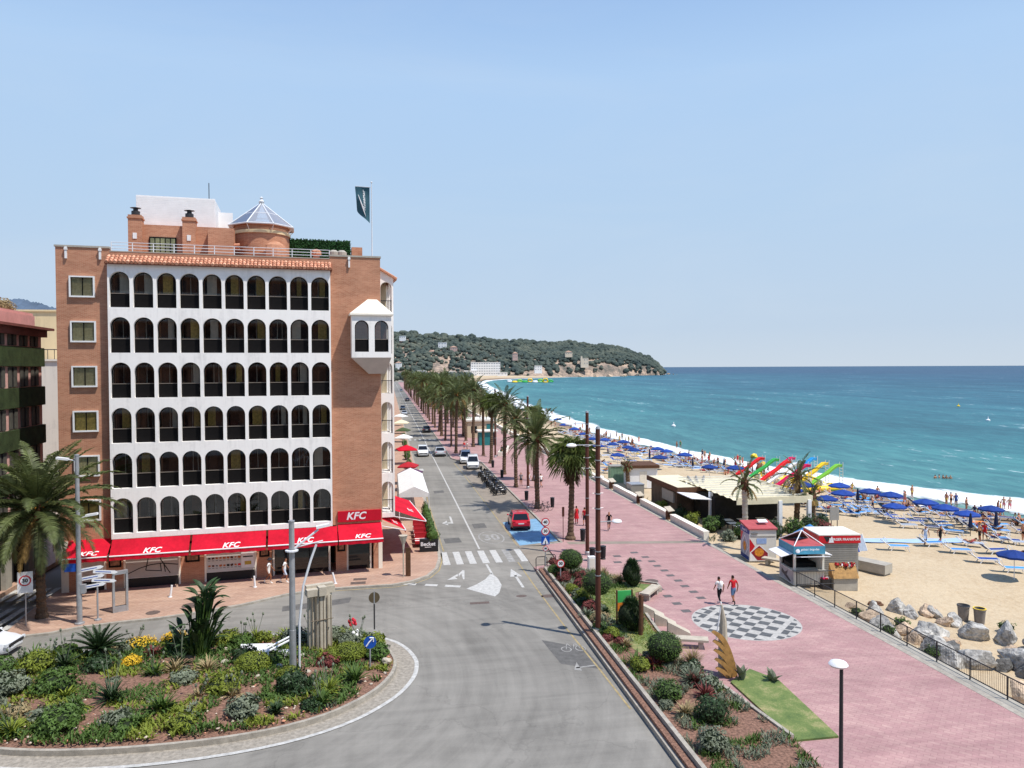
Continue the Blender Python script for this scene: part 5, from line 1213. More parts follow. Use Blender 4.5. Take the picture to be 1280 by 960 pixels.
back_sign((-.95,35.6,.35),'blue round sign with white arrow on the roundabout edge',1.3,True)
t=thing('street_sign','thin post with fluted bracket and narrow banner by the hotel corner','signpost',(.95,51.5,.12)); mb=MB(); post(mb,2.9,.045); mb.build('post',M['stone'],t); mb=MB(); mb.lathe([(.06,1.9),(.1,2.3),(.3,2.85),(.33,2.9),(.05,2.9)],n=8); mb.build('bracket',M['stone'],t); mb=MB(); mb.box(.15,.5,.1,.16,-.1,2.0); mb.build('banner',M['darkwood'],t)
t=thing('sign_cluster','post stacked with two round limit signs and a blue crossing sign','road sign',(10.94,51.2,.12)); mb=MB(); post(mb,3.7,.04); mb.build('post',M['metal'],t); limit_sign(t,3.5,'40',.3); limit_sign(t,2.86,'30',.3)
mb=MB(); mb.k=0; mb.box(-.3,.3,-.05,-.03,1.9,2.48); mb.k=1; mb.poly([(-.23,-.052,1.95),(.23,-.052,1.95),(0,-.052,2.42)]); mb.k=2; mb.box(-.03,.03,-.058,-.053,1.9,2.15); mb.build('crossing_sign',[M['signblue'],M['white'],M['black']],t); limit_sign(t,1.62,'30',.2)
t=thing('speed_sign','round red and white speed sign in front of clipped ball tree','road sign',(11.15,47.4,.3)); mb=MB(); post(mb,1.6); mb.build('post',M['metal'],t); limit_sign(t,1.35,'30',.27)
t=thing('parking_sign','thin brown post with small narrow plate beside the fan palm','road sign',(14.25,59.6,.12)); mb=MB(); post(mb,2.9,.03); mb.build('post',M['rust'],t); mb=MB(); mb.box(-.1,.1,-.04,-.02,2.1,2.9); mb.build('plate',M['rust'],t)
for i,(x,y) in enumerate([(10.7,51.4),(11.45,51.9)]):
    t=thing('bicycle_rack','steel hoop rack at the zebra crossing, '+('kerb side' if i==0 else 'promenade side'),'cycle rack',(x,y,.12)); mb=MB(); mb.ring_tube([(-.4,0,0),(-.4,0,.85),(-.3,0,.98),(.3,0,.98),(.4,0,.85),(.4,0,0)],.03,6); mb.build('hoop',M['darkmetal'],t); mb=MB(); mb.cyl((-.4,0,.4),(.4,0,.4),.02,n=5); mb.build('rail',M['darkmetal'],t)
for i,(x,y,tl,lb) in enumerate([(-13.75,49.6,.2,'leaning white bollard below the line drawing panel'),(-8.8,50.85,-.1,'white bollard below the menu panel'),(-3.6,50.75,-.35,'slanted pale bollard outside the dark entrance')]):
    mb=MB(); mb.cyl((0,0,0),(tl*.5,.1*tl,.75),.07,.06,10); mb.lathe([(.07,0),(.12,0),(.12,.03),(.07,.05)],n=10); o=mb.build('bollard',M['white']); o.location=(x,y,.12); tag(o,lb,'bollard')
# litter bins
def litter_bin(loc,label):
    t=thing('litter_bin',label,'bin',loc,0,'black bins along the promenade kerb'); mb=MB(); mb.lathe([(.0,.0),(.2,0),(.2,.05),(.17,.08),(.2,.3),(.22,.85),(.18,.9),(.0,.9)],n=16); mb.build('body',M['black'],t,smooth=40); mb=MB(); mb.lathe([(.14,.9),(.24,.93),(.24,1.0),(.1,1.04),(0,1.05)],n=16); mb.build('lid',M['darkmetal'],t,smooth=40); return t
lb=litter_bin((15.9,59.5,.12),'black cylindrical bin at the foot of the fan palm')
for x,y,l in [(14.95,53.2,'black cylindrical bin beside the tall lamp post at the crossing'),(15.9,53.6,'second black bin just behind the crossing lamp post'),(14.8,79,'black bin beside the scooters'),(16.7,74.6,'black bin beside the fruiting date palm'),(14.7,96,'black bin beside the last scooter'),(11.6,120,'black bin near the kerb past the white cars'),(14.9,106,'black bin beside the white parked cars')]: dup(lb,(x,y,.12),0,1,l)
# column monument
t=thing('stone_monument','fluted pale stone pillar cluster with cross shaped cap','monument',(-3.55,38.7,.1),.35); t.scale=(.82,.82,.93)
mb=MB()
for x,y in [(-.42,0),(0,-.3),(.42,0),(0,.3)]:
    mb.T=Matrix.Translation((x,y,0)); w=.3
    mb.prism([(-w,-w*.7),(-w*.4,-w),(w*.4,-w),(w,-w*.7),(w,w*.7),(w*.4,w),(-w*.4,w),(-w,w*.7)],0,3.25)
mb.T=None; mb.build('shaft',M['stone'],t)
mb=MB(); 
for k in range(6): mb.box(-.06+(k-2.5)*.23,.0+(k-2.5)*.23,-.61,-.58,.1,3.2)  # upright strips coloured dark as the shade inside the grooves
mb.box(-.7,.7,-.64,-.575,1.9,1.93); mb.build('flute_shade',mat('stone_shadow',S(120,108,92),.9,.2,3),t)
mb=MB(); mb.box(-.9,-.08,-.62,.05,3.25,3.62); mb.box(.08,.9,-.3,.5,3.25,3.62); mb.box(-.5,.3,.1,.75,3.25,3.6); mb.box(-.85,.85,-.2,.2,3.62,3.75); mb.box(-.2,.25,-.75,-.1,3.25,3.72); mb.build('cap',M['stone'],t)
# ------------------------------------------------------------------ roundabout bed
ISL=[(1.28,36.3),(1.15,37.5),(.72,38.8),(0,39.9),(-1.5,41.0),(-3.8,41.65),(-7.4,41.95),(-9.6,42.05),(-12.8,41.6),(-15.1,41.2),(-17.4,40.4),(-18.9,39.2),(-19.8,37.5),(-19.9,35),(-19,32.5),(-16.5,30.4),(-13,29.2),(-9,28.8),(-5,29.3),(-2,30.6),(0,32.6),(1.0,34.6)]
def smooth_loop(L,n=4):
    out=[];N=len(L)
    for i in range(N):
        p0,p1,p2,p3=[Vector(L[(i+k-1)%N]) for k in range(4)]
        for k in range(n):
            t=k/n; q=.5*((2*p1)+(-p0+p2)*t+(2*p0-5*p1+4*p2-p3)*t*t+(-p0+3*p1-3*p2+p3)*t**3); out.append((q.x,q.y))
    return out
IL=smooth_loop(ISL); cen=Vector((-9.3,35.5))
def shrink(L,d): return [tuple(Vector(p)-(Vector(p)-cen).normalized()*d) for p in L]
mb=MB(); mb.sheet(IL,.02); tag(mb.build('roundabout_apron',M['cobble']),kind='structure')
mb=MB(); mb.loop(IL,.2,.026); tag(mb.build('roundabout_line',M['paint']),kind='structure')
I2=shrink(IL,1.05); mb=MB(); mb.loop(I2,.16,0,.24); tag(mb.build('roundabout_kerb',M['kerb']),kind='structure')
mb=MB(); c3=[(cen.x,cen.y,.5)]+[(x,y,.2) for x,y in shrink(IL,1.1)]; n=len(IL); mid=[(cen.x+(x-cen.x)*.6,cen.y+(y-cen.y)*.6,.42) for x,y in shrink(IL,1.1)]
mb.add([c3[0]]+mid+c3[1:],[(0,1+i,1+(i+1)%n) for i in range(n)]+[(1+i,1+n+i,1+n+(i+1)%n,1+(i+1)%n) for i in range(n)]); tag(mb.build('roundabout_soil',M['mulch'],smooth=180),kind='structure')
pr=random.Random(9)
def bush(loc,r,m,label,group=None,n=None,size=.06,name='shrub',cat='shrub',amp=.12,cut=-.25):
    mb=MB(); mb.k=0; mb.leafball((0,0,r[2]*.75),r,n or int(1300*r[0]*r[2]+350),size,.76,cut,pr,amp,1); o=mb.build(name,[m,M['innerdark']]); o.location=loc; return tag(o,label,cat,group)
def tuft(loc,n,L,W,m,label,el=(35,85),droop=(.5,1.2),name='leafy_plant',cat='plant',group=None,stalks=0):
    mb=MB(); mb.k=0
    for i in range(n): mb.leaf((pr.uniform(-.1,.1),pr.uniform(-.1,.1),0),pr.uniform(0,6.28),rad(pr.uniform(*el)),L*pr.uniform(.7,1.1),W*pr.uniform(.8,1.2),pr.uniform(*droop),5)
    mb.k=1
    for i in range(stalks):
        a=pr.uniform(0,6.28); b=(math.cos(a)*.4,math.sin(a)*.4,L*pr.uniform(1.3,1.9)); mb.cyl((0,0,0),b,.012,n=4); mb.blob(b,(.06,.06,.1),0,0)
    o=mb.build(name,[m,M['leafgrey']]); o.location=loc; return tag(o,label,cat,group)
def cycad(loc,label,n=34,L=1.2):
    t=thing('cycad',label,'plant',loc); mb=MB(); mb.lathe([(.2,0),(.24,.2),(.15,.4),(0,.45)],n=10); mb.build('stem',M['trunk'],t); mb=MB()
    for i in range(n): frond(mb,(0,0,.35),i*2.4,rad(80-75*i/n),L*pr.uniform(.85,1.1),.7,30,.16,pr,.03)
    mb.build('crown',M['leafdark'],t); return t
for i in range(64):
    t_=i/64
    if i<34: x=-19+19.6*(i+.5)/34+pr.uniform(-.3,.3); y=0; y=lin([(-19.2,38.6),(-17.4,39.5),(-15,40.2),(-12.8,40.6),(-9.6,41.0),(-7.4,40.9),(-3.8,40.6),(-1.5,40.0),(0,38.9),(.6,37.9)],x)+pr.uniform(-.5,.25)
    else: x=pr.uniform(-18,-.5); y=pr.uniform(30.5,37.5)
    if abs(x+3.55)<1.2 and abs(y-38.7)<1.2: continue
    if (Vector((x,y))-cen).length>10.2 or x>-.2: x=-.9+pr.uniform(-.5,.3); y=pr.uniform(36.5,39)
    r=pr.uniform(.32,.62); m=pr.choice(['leafmid','leaflime','leafdark','leafgrey','leafmid','leafdry'])
    if pr.random()<.45: tuft((x,y,.28),60,r*1.5,.085,M[m],f'{M[m].name.replace("_leaf","")} toned low tuft, {ordinal(i)} of the filler plants on the roundabout','leafy_plant' and (30,85),group='small filler plants on the roundabout',stalks=pr.choice([0,0,5]))
    else: bush((x,y,.2),(r,r*.9,r*.62),M[m],f'{M[m].name.replace("_leaf","")} toned low bush, {ordinal(i)} of the filler plants on the roundabout','small filler plants on the roundabout',500,.075,amp=.3)
# giant paddle-leaved plant
t=thing('paddle_leaf_plant','tall clump of dark paddle leaved plant towering over the roundabout bed','plant',(-9.5,38.6,.35))
mb=MB(); mb.k=0
for i in range(96):
    a=pr.uniform(0,6.28); q=pr.random(); ht=pr.uniform(.35,3.3); off=(1.35*(1-ht/4.2))*math.sqrt(pr.random()); b=Vector((math.cos(a)*off*.45+.1,math.sin(a)*off*.45,0)); top=Vector((math.cos(a)*off+.42*(ht>1.5),math.sin(a)*off,ht))
    mb.k=1; mb.ring_tube([b,b.lerp(top,.5)+Vector((0,0,.15)),top],[.05,.04,.025],5,False); mb.k=0
    mb.leaf(top,a+pr.uniform(-.8,.8),rad(pr.uniform(20,84)),pr.uniform(.6,1.0),pr.uniform(.22,.34),pr.uniform(.3,1.4),6,.14,.5)
mb.build('crown',[M['leafdark'],M['leafmid']],t)
cycad((-14.3,39.4,.3),'spiky dark cycad at the road edge of the roundabout bed',46,1.5)
tuft((-13.0,41.0-.4,.25),60,.55,.06,M['leafmid'],'low green tuft beside the yellow flower patch',stalks=5)
bush((-12.6,40.2,.25),(.9,.55,.38),M['flower_y'],'low patch of golden yellow flowers beside the cycad',size=.05,name='flower_patch',cat='flowers')
bush((-11.0,40.4,.25),(.7,.5,.45),M['flower_y'],'second golden flower patch nearer the paddle plant',size=.05,name='flower_patch',cat='flowers')
bush((-12.2,37.6,.4),(.45,.4,.3),M['flower_y'],'small pale yellow flower clump in mulch before the paddle plant',size=.05,name='flower_patch',cat='flowers')
L=[(-17.2,38.9,.9,M['leafmid']),(-16.6,38.0,.8,M['leaflime']),(-16.0,39.6,.6,M['leafmid']),(-15.4,38.2,.7,M['leafdark']),(-18.2,37.6,.8,M['leafmid']),(-10.6,39.8,.6,M['leafmid']),(-11.6,38.9,.5,M['leafred']),(-8.3,40.2,.6,M['leaflime']),(-7.6,39.6,.55,M['leafmid']),(-9.9,37.2,.7,M['leafdark']),(-7.0,37.4,.65,M['leafdark']),(-4.9,39.6,.7,M['leafgrey']),(-5.6,38.2,.6,M['leafmid']),(-2.4,40.1,.6,M['leafgrey']),(-2.0,38.6,.7,M['leafgrey']),(-1.2,39.2,.65,M['leafmid']),(-.4,38.1,.7,M['leaflime']),(-.1,36.9,.6,M['leafmid']),(-.6,37.3,.6,M['leafgrey']),(-3.0,36.2,.5,M['leafred']),(-5.6,36.9,.6,M['leafmid']),(-10.8,36.3,.6,M['leafmid']),(-13.6,37.4,.7,M['leafdark']),(-9.2,35.2,.6,M['leafgrey']),(-1.6,34.2,.7,M['leafmid']),(-4.2,33.6,.8,M['leafdark']),(-7.3,34.0,.8,M['leaflime']),(-11.8,33.8,.9,M['leafdark']),(-14.6,35.3,.9,M['leafmid']),(-16.6,35.5,.8,M['leafgrey']),(-9.4,32.5,.8,M['leafmid']),(-13.0,31.6,.8,M['leafmid']),(-6.0,31.6,.7,M['leafgrey']),(-2.9,32.0,.6,M['leafmid'])]
RB='mixed planting filling the roundabout bed'; nm={'mid_leaf':'fresh green','lime_leaf':'lime green','dark_leaf':'dark green','red_leaf':'reddish','grey_leaf':'grey green'}
for i,(x,y,r,m) in enumerate(L):
    kind=i%3; lab=f"{nm[m.name]} {'strappy tuft' if kind==0 else 'leafy bush'}, {ordinal(i)} in the roundabout bed planting"
    if kind==0: tuft((x,y,.28),70,r*1.35,.09,m,lab,group=RB,stalks=4 if i%2 else 0)
    else: bush((x,y,.22),(r,r*.9,r*.72),m,lab,RB,size=.085,amp=.25)
for i,(x,y,r,lb) in enumerate([(-6.4,36.3,.85,'large smooth clipped green mound before the white slabs'),(-4.6,34.9,.6,'clipped round bush at the base of the lamp post'),(-2.9,36.6,.62,'clipped bush just before the stone monument'),(-2.0,36.9,.8,'widest clipped bush right of the monument foot'.replace('right of','beside')),(-1.1,37.4,.62,'clipped bush behind the widest one near the blue sign')]):
    bush((x,y,.25),(r,r*.9,r*.62),M['leaflime'],lb,None,int(2600*r),.045,'clipped_bush','shrub',.04)
for i,(x,y,r) in enumerate([(-8.2,39.0,.14),(-7.6,38.6,.18),(-5.2,36.2,.2),(-6.0,35.2,.16),(-.2,36.0,.22),(-9.1,37.6,.16),(-1.9,39.2,.15),(-11.6,39.6,.14),(-10.3,38.2,.16),(-4.2,37.4,.17),(-7.9,37.2,.2),(-3.8,35.4,.15)]):
    mb=MB(); mb.blob((0,0,r*.4),(r,r*.8,r*.7),1,.2,1.3,i*3.1); o=mb.build('pale_stone',M['stone']); o.location=(x,y,.36); tag(o,f'pale garden stone, {ordinal(i)} in the mulch of the roundabout','stone','pale stones scattered in the roundabout mulch')
mb=MB(); mb.prism([(-7.5,39.1),(-5.9,38.9),(-5.6,38.1),(-6.6,37.9),(-7.4,38.5)],.4,.6); tag(mb.build('stone_slab',M['white']),'bright white angular slab lying in the roundabout bed','slab')
mb=MB(); mb.prism([(-6.3,38.0),(-4.9,37.6),(-5.0,37.2),(-6.2,37.4)],.42,.72); tag(mb.build('stone_slab',M['white']),'second white slab tilted next to the grey lamp post','slab')
t=thing('white_bench','white slatted bench frame beside the grey lamp post','bench',(-5.2,37.0,.45),.5)
mb=MB(); 
for k in range(2): mb.ring_tube([(-.8,k*.35,.55),(.7,k*.35,.95)],.05,6)
mb.build('slat',M['white'],t); mb=MB(); mb.ring_tube([(-.6,0,0),(-.7,.0,.6)],.05,6); mb.build('leg',M['white'],t); mb=MB(); mb.ring_tube([(.5,.3,0),(.6,.3,.9)],.05,6); mb.build('leg',M['white'],t)
mb=MB(); 
for i in range(9): a=i*.7; mb.blob((math.cos(a)*.16,math.sin(a)*.16,.5+.1*(i%3)),(.09,.09,.1),1,.1)
o=mb.build('flower_cluster',M['flower_w']); o.location=(-1.7,38.5,.35); tag(o,'small white flower cluster between monument and sign','flowers')
o=o.copy(); COL.objects.link(o); o.location=(-2.0,40.5,.3); o.material_slots[0].link='OBJECT'; o.material_slots[0].material=M['flower_r']; tag(o,'small red flower cluster at the roundabout rim','flowers')

# low ground cover between the shrubs
gr=random.Random(55); mb=MB(); mb.k=0
def inside(x,y,L):
    c=False
    for (a,b),(d,e) in zip(L,L[1:]+L[:1]):
        if (b>y)!=(e>y) and x<(d-a)*(y-b)/(e-b)+a: c=not c
    return c
I3=shrink(IL,1.3)
for i in range(46000):
    x=gr.uniform(-20,1.3); y=gr.uniform(28.5,42)
    nv=noise.noise(Vector((x*.55,y*.55,0)))+.35*noise.noise(Vector((x*1.7,y*1.7,4)))+(.28 if y>39.6 or x<-15 else 0)
    if nv<-.12 or not inside(x,y,I3): continue
    q=(Vector((x,y))-cen); zz=.42-.2*min(1,max(0,(q.length-4)/6)); mb.k=0 if noise.noise(Vector((x*.4,y*.4,9)))<.05 else (1 if noise.noise(Vector((x*.8,y*.8,19)))<.3 else 2)
    mb.leaf((x,y,zz-.06),gr.uniform(0,6.28),rad(gr.uniform(35,88)),gr.uniform(.16,.42),gr.uniform(.05,.1),.9,2)
tag(mb.build('ground_cover',[M['leafmid'],M['leaflime'],M['leafgrey']]),'low green ground cover spreading over the roundabout mulch','ground cover',kind='stuff')
mb=MB()
for i in range(1500):
    x=gr.uniform(-20,1.3); y=gr.uniform(28.5,42)
    if not inside(x,y,I3): continue
    q=(Vector((x,y))-cen); zz=.40-.2*min(1,max(0,(q.length-4)/6)); s=gr.uniform(.03,.09); mb.k=gr.choice([0,0,1]); mb.blob((x,y,zz+s*.2),(s,s*.8,s*.6),0,.2,2,i)
tag(mb.build('gravel',[mat('pale_gravel',S(206,190,172),.9,.2,3),M['terracotta']]),'loose pale and reddish gravel over the roundabout bed','gravel',kind='stuff')

for o in [o for o in bpy.data.objects if o.get('group') in (RB,'small filler plants on the roundabout')]:
    q=Vector((o.location.x,o.location.y))
    for _ in range(30):
        if inside(q.x,q.y,shrink(IL,1.75)): break
        q+=(cen-q).normalized()*.25
    o.location.x,o.location.y=q.x,q.y
# ------------------------------------------------------------------ vehicles (front towards +y)
def carpaint(n,c,metal=.0): M[n]=mat(n,c,.28,.0,3,spec=.5,coat=.8,metal=metal)
for n,c in dict(car_red=S(200,24,40),car_white=(.75,.76,.77),car_grey=S(120,124,130),car_silver=S(186,190,195),car_dark=S(40,44,50),car_beige=S(190,180,160)).items(): carpaint(n,c)
M['headlamp']=mat('headlamp',(.7,.72,.74),.12,0,spec=.6); M['taillamp']=mat('taillamp',S(170,10,20),.2,0,spec=.5); M['rim']=mat('alloy_rim',(.45,.46,.48),.35,.05,metal=.6); M['plate']=mat('number_plate',(.75,.75,.72),.5,0)
def make_car(name,label,cat,paint,kind='hatch',loc=(0,0,0),rz=0,group=None):
    t=thing(name,label,cat,loc,rz,group)
    D={'hatch':dict(L=4.1,W=1.76,belt=.92,H=1.5,hood=.88,ws=(.95,.25),rear=(-1.75,-1.35),tail=.95),
       'suv':dict(L=4.4,W=1.84,belt=1.06,H=1.68,hood=1.0,ws=(1.0,.35),rear=(-2.0,-1.7),tail=1.05),
       'van':dict(L=4.4,W=1.82,belt=1.1,H=1.85,hood=1.05,ws=(1.35,.75),rear=(-2.12,-2.0),tail=1.1),
       'saloon':dict(L=4.5,W=1.8,belt=.94,H=1.46,hood=.9,ws=(.9,.15),rear=(-1.75,-1.0),tail=.98)}[kind]
    L,W,bz,Hh=D['L'],D['W'],D['belt'],D['H']; f=L/2; mb=MB(); mb.k=0
    st=[(f,.40,.55,.60),(f-.12,.24,.72,.80),(f-.5,.2,D['hood']-.08,.95),(f-1.0,.18,D['hood'],1.),(D['ws'][0],.18,bz,1.),(0,.18,bz+.01,1.),(-1.2,.18,bz+.02,1.),(-f+.45,.2,D['tail'],.99),(-f+.1,.28,D['tail']-.05,.92),(-f,.42,D['tail']-.22,.84)]
    vs=[];fs=[]
    for y,zb,zt,wk in st:
        w=W/2*wk; vs+=[(-w*.9,y,zb),(-w,y,zb+.16),(-w*1.0,y,zb+(zt-zb)*.62),(-w*.95,y,zt-.03),(-w*.82,y,zt),(w*.82,y,zt),(w*.95,y,zt-.03),(w*1.0,y,zb+(zt-zb)*.62),(w,y,zb+.16),(w*.9,y,zb)]
    n=10
    for i in range(len(st)-1):
        for k in range(n-1): a=i*n+k; fs.append((a,a+1,a+n+1,a+n))
        fs.append((i*n+n-1,i*n,(i+1)*n,(i+1)*n+n-1))
    fs.append(tuple(range(n))); fs.append(tuple(reversed(range((len(st)-1)*n,len(st)*n)))); mb.add(vs,fs)
    # cabin
    y0,y1=D['ws'][0],D['rear'][0]; t0,t1=D['ws'][1],D['rear'][1]; wb=W/2*.93; wt=W/2*.74; zb=bz-.02; zt=Hh
    def cab(k,inset):  # ring at height fraction k
        w=wb+(wt-wb)*k; return [(-w,y0+(t0-y0)*k,zb+(zt-zb)*k),(w,y0+(t0-y0)*k,zb+(zt-zb)*k),(w,y1+(t1-y1)*k,zb+(zt-zb)*k),(-w,y1+(t1-y1)*k,zb+(zt-zb)*k)]
    a,b=cab(0,0),cab(.95,0); c=[(x*.9,y*.94,zt) for x,y,z in cab(1,0)]
    mb.add(a+b+c,[(i,(i+1)%4,4+(i+1)%4,4+i) for i in range(4)]+[(4+i,4+(i+1)%4,8+(i+1)%4,8+i) for i in range(4)]+[(8,9,10,11)])
    body=mb.build('body',[M[paint]],t,smooth=38)
    def pane(name,p00,p10,p11,p01,m=.09,mt=.1):
        P=[Vector(q) for q in (p00,p10,p11,p01)]; nrm=(P[1]-P[0]).cross(P[3]-P[0]).normalized(); ce=sum(P,Vector())/4
        if nrm.dot(ce-Vector((0,0,.9)))<0: nrm=-nrm
        q=[ce+(p-ce)*(1-m)+nrm*.012 for p in P]; g=MB(); g.poly(q); g.build(name,M['carglass'],t)
    pane('windscreen',a[0],a[1],b[1],b[0]); pane('rear_window',a[2],a[3],b[3],b[2],.14)
    for s in (0,1):
        A0,A1,B0,B1=(a[1],a[2],b[1],b[2]) if s==0 else (a[3],a[0],b[3],b[0]); l=lambda p,q,k: tuple(p[i]+(q[i]-p[i])*k for i in range(3))
        pane('side_window',l(A0,A1,.04),l(A0,A1,.5),l(B0,B1,.47),l(B0,B1,.02),.08); pane('side_window',l(A0,A1,.52),l(A0,A1,.95),l(B0,B1,.97),l(B0,B1,.5),.08)
    for s in (-1,1):
        g=MB(); g.cbox((s*W/2*.72,f-.1,.64),(.34,.12,.14),0,0,0); g.build('headlight',M['headlamp'],t)
        g=MB(); g.cbox((s*W/2*.74,-f+.06,.78),(.28,.1,.2)); g.build('taillight',M['taillamp'],t)
        g=MB(); g.blob((s*(W/2+.07),D['ws'][0]-.25,bz+.06),(.1,.06,.07),1,0); g.build('mirror',M[paint],t)
        for y in (f-.85,-f+.8):
            g=MB(); g.lathe([(.0,-.11),(.26,-.11),(.32,-.08),(.325,.08),(.26,.11),(.0,.11)],n=18); R_=Matrix.Translation((s*(W/2-.09),y,.32)) @ Matrix.Rotation(PI/2,4,'Y'); g.v=[tuple(R_@Vector(p)) for p in g.v]; wh=g.build('wheel',M['rubber'],t,smooth=40)
            g=MB(); g.lathe([(0,0),(.2,0),(.21,.012),(0,.02)],n=14); R2=Matrix.Translation((s*(W/2+.02),y,.32)) @ Matrix.Rotation(s*PI/2,4,'Y'); g.v=[tuple(R2@Vector(p)) for p in g.v]; g.build('rim',M['rim'],wh)
    g=MB(); g.box(-.26,.26,-f-.006,-f+.03,.62,.73); g.build('number_plate',M['plate'],t); g=MB(); g.box(-.26,.26,f-.02,f+.01,.42,.52); g.build('number_plate',M['plate'],t)
    g=MB(); g.box(-.6,.6,f-.09,f+.004,.54,.66); g.build('grille',M['black'],t); g=MB(); g.box(-W*.42,W*.42,-f-.004,-f+.2,.3,.46); g.build('bumper',M['black'],t)
    return t
make_car('parked_car','red hatchback parked in the blue painted bay','car','car_red','hatch',(11.75,66.6,.01),rad(-4))
make_car('parked_van','white van parked by the scooters, front towards us','van','car_white','van',(12.1,107.0,.01),PI-.1)
make_car('parked_van','second white van parked behind the first one','van','car_white','van',(11.7,113.2,.01),PI-.1)
CG='cars driving on the sea front road'
make_car('driving_car','white off-roader with roof rack driving towards us','car','car_white','suv',(5.6,123.8,.01),PI,CG)
o=make_car('driving_car','silver saloon driving away beside the white off-roader','car','car_silver','saloon',(8.4,123.4,.01),0,CG)
d=make_car('driving_car','dark saloon driving away beyond the silver one','car','car_dark','saloon',(8.5,169,.01),0,CG)
dup(o,(4.9,232,.01),PI,1,'pale car driving towards us far down the road',CG); dup(d,(5.0,262,.01),PI,1,'dark car far down the road behind the pale one',CG); dup(d,(8.3,330,.01),0,1,'small dark car driving away in the far distance',CG); dup(o,(8.2,470,.01),0,1,'last pale car where the road bends away',CG)
w_=make_car('parked_car','white compact car entering at the picture edge beside the roundabout','car','car_white','hatch',(-21.0,41.7,.01),rad(-96))
# scooters
carpaint('slate',S(58,60,64))
def make_scooter(label,paint,loc,rz,group):
    t=thing('scooter',label,'scooter',loc,rz,group)
    for y in (.62,-.62):
        g=MB(); g.ring_tube([(0,y+.24*math.cos(a),.28+.24*math.sin(a)) for a in [i*PI/8 for i in range(17)]],.055,6,False); g.cyl((-.03,y,.28),(.03,y,.28),.15,n=10); g.build('wheel',M['rubber'],t)
    g=MB(); g.blob((0,-.45,.55),(.18,.5,.2),2,.08); g.blob((0,.35,.55),(.2,.12,.32),2,.06); g.box(-.17,.17,-.15,.4,.28,.36); g.build('body',M[paint],t,smooth=180)
    g=MB(); g.blob((0,-.4,.78),(.15,.42,.08),2,.05); g.build('seat',M['black'],t,smooth=180)
    g=MB(); g.cyl((0,.62,.3),(0,.36,1.0),.04,n=6); g.cyl((-.34,.32,1.0),(.34,.32,1.0),.025,n=6); g.build('handlebar',M['darkmetal'],t)
    g=MB(); g.add([(-.2,.42,.95),(.2,.42,.95),(.16,.3,1.35),(-.16,.3,1.35)],[(0,1,2,3)]); g.build('windshield',M['carglass'],t); g=MB(); g.cyl((.2,-.2,.3),(.35,-.3,.0),.02,n=4); g.build('stand',M['metal'],t)
    g=MB(); g.blob((0,.5,.8),(.09,.05,.09),1,0); g.build('headlight',M['headlamp'],t); return t
SC='scooters and motorbikes parked side by side in the bay'
s1=make_scooter('scooter in a row, first from the blue bay end','car_dark',(12.5,83.4,.01),rad(110),SC)
for i in range(11):
    dup(s1,(12.45+.12*(i%3),84.9+i*1.42,.01),rad(pr.uniform(100,122)),pr.uniform(.95,1.08),f'{["black","dark grey","black","grey"][i%4]} scooter in the row, {ordinal(i+1)} from the blue bay end',SC,swap={M['car_dark']:[M['car_dark'],M['slate'],M['black'],M['car_grey']][i%4]})
def bicycle(loc,rz,label):
    t=thing('bicycle',label,'bicycle',loc,rz,'bicycles locked under the date palm')
    for y in (.52,-.52):
        g=MB(); g.ring_tube([(0,y+.33*math.cos(a),.34+.33*math.sin(a)) for a in [i*PI/9 for i in range(19)]],.018,5,False); g.build('wheel',M['rubber'],t)
    g=MB(); 
    for a,b in [((0,-.52,.34),(0,-.1,.3)),((0,-.1,.3),(0,-.25,.85)),((0,-.1,.3),(0,.38,.8)),((0,.38,.85),(0,.52,.34)),((0,-.22,.78),(0,.38,.8)),((0,-.52,.34),(0,-.22,.78))]: g.cyl(a,b,.022,n=5)
    g.build('frame',M['darkmetal'],t); g=MB(); g.box(-.07,.07,-.36,-.14,.86,.91); g.build('saddle',M['black'],t); g=MB(); g.cyl((-.28,.34,1.0),(.28,.34,1.0),.018,n=5); g.cyl((0,.38,.82),(0,.34,1.0),.018,n=5); g.build('handlebar',M['darkmetal'],t); return t
for i,(x,y) in enumerate([(14.7,73.0),(14.9,72.2),(15.6,72.8)]): bicycle((x,y,.12),1.2+.3*i,['bicycle against the fruiting date palm','second bicycle beside the fruiting date palm, kerb side','third bicycle beyond the fruiting date palm'][i])
# ------------------------------------------------------------------ terrace on the hotel side of the road
t=thing('marquee','white pitched marquee over the cafe terrace','marquee',(2.35,77,.12))
mb=MB(); x0,x1,y0,y1=-1.4,1.35,-7.2,6; xm=.0
mb.add([(x0,y0,2.7),(x0,y1,2.7),(xm,y0,3.35),(xm,y1,3.35),(x1,y0,2.7),(x1,y1,2.7)],[(0,2,3,1),(2,4,5,3),(0,4,2)])
mb.add([(x0,y0-.02,2.7),(x1,y0-.02,2.7),(x1,y0-.02,2.35),(x0,y0-.02,2.35)],[(0,1,2,3)]); mb.add([(x1+.01,y0,2.7),(x1+.01,y1,2.7),(x1+.01,y1,2.4),(x1+.01,y0,2.4)],[(0,1,2,3)])
mb.build('canopy',M['whitecanvas'],t)
for x in (x0,x1):
    for y in (y0,-.5,y1): mb=MB(); mb.cyl((x,y,0),(x,y,2.7),.04,n=6); mb.build('pole',M['whitemetal'],t)
t=thing('terrace_planter','black planter box with white lettering and green climbers at the terrace corner','planter',(3.05,58.4,.12))
mb=MB(); mb.k=0; mb.box(-.7,.75,-.2,.2,0,1.0); tm=text_mesh('Becket',.42,0,.01); mb.k=1; mb.mesh(tm,place((-.05,-.206,.62),(1,0,0),(0,0,1))); mb.box(-.3,.2,-.207,-.2,.36,.4); mb.build('box',[M['black'],M['white']],t)
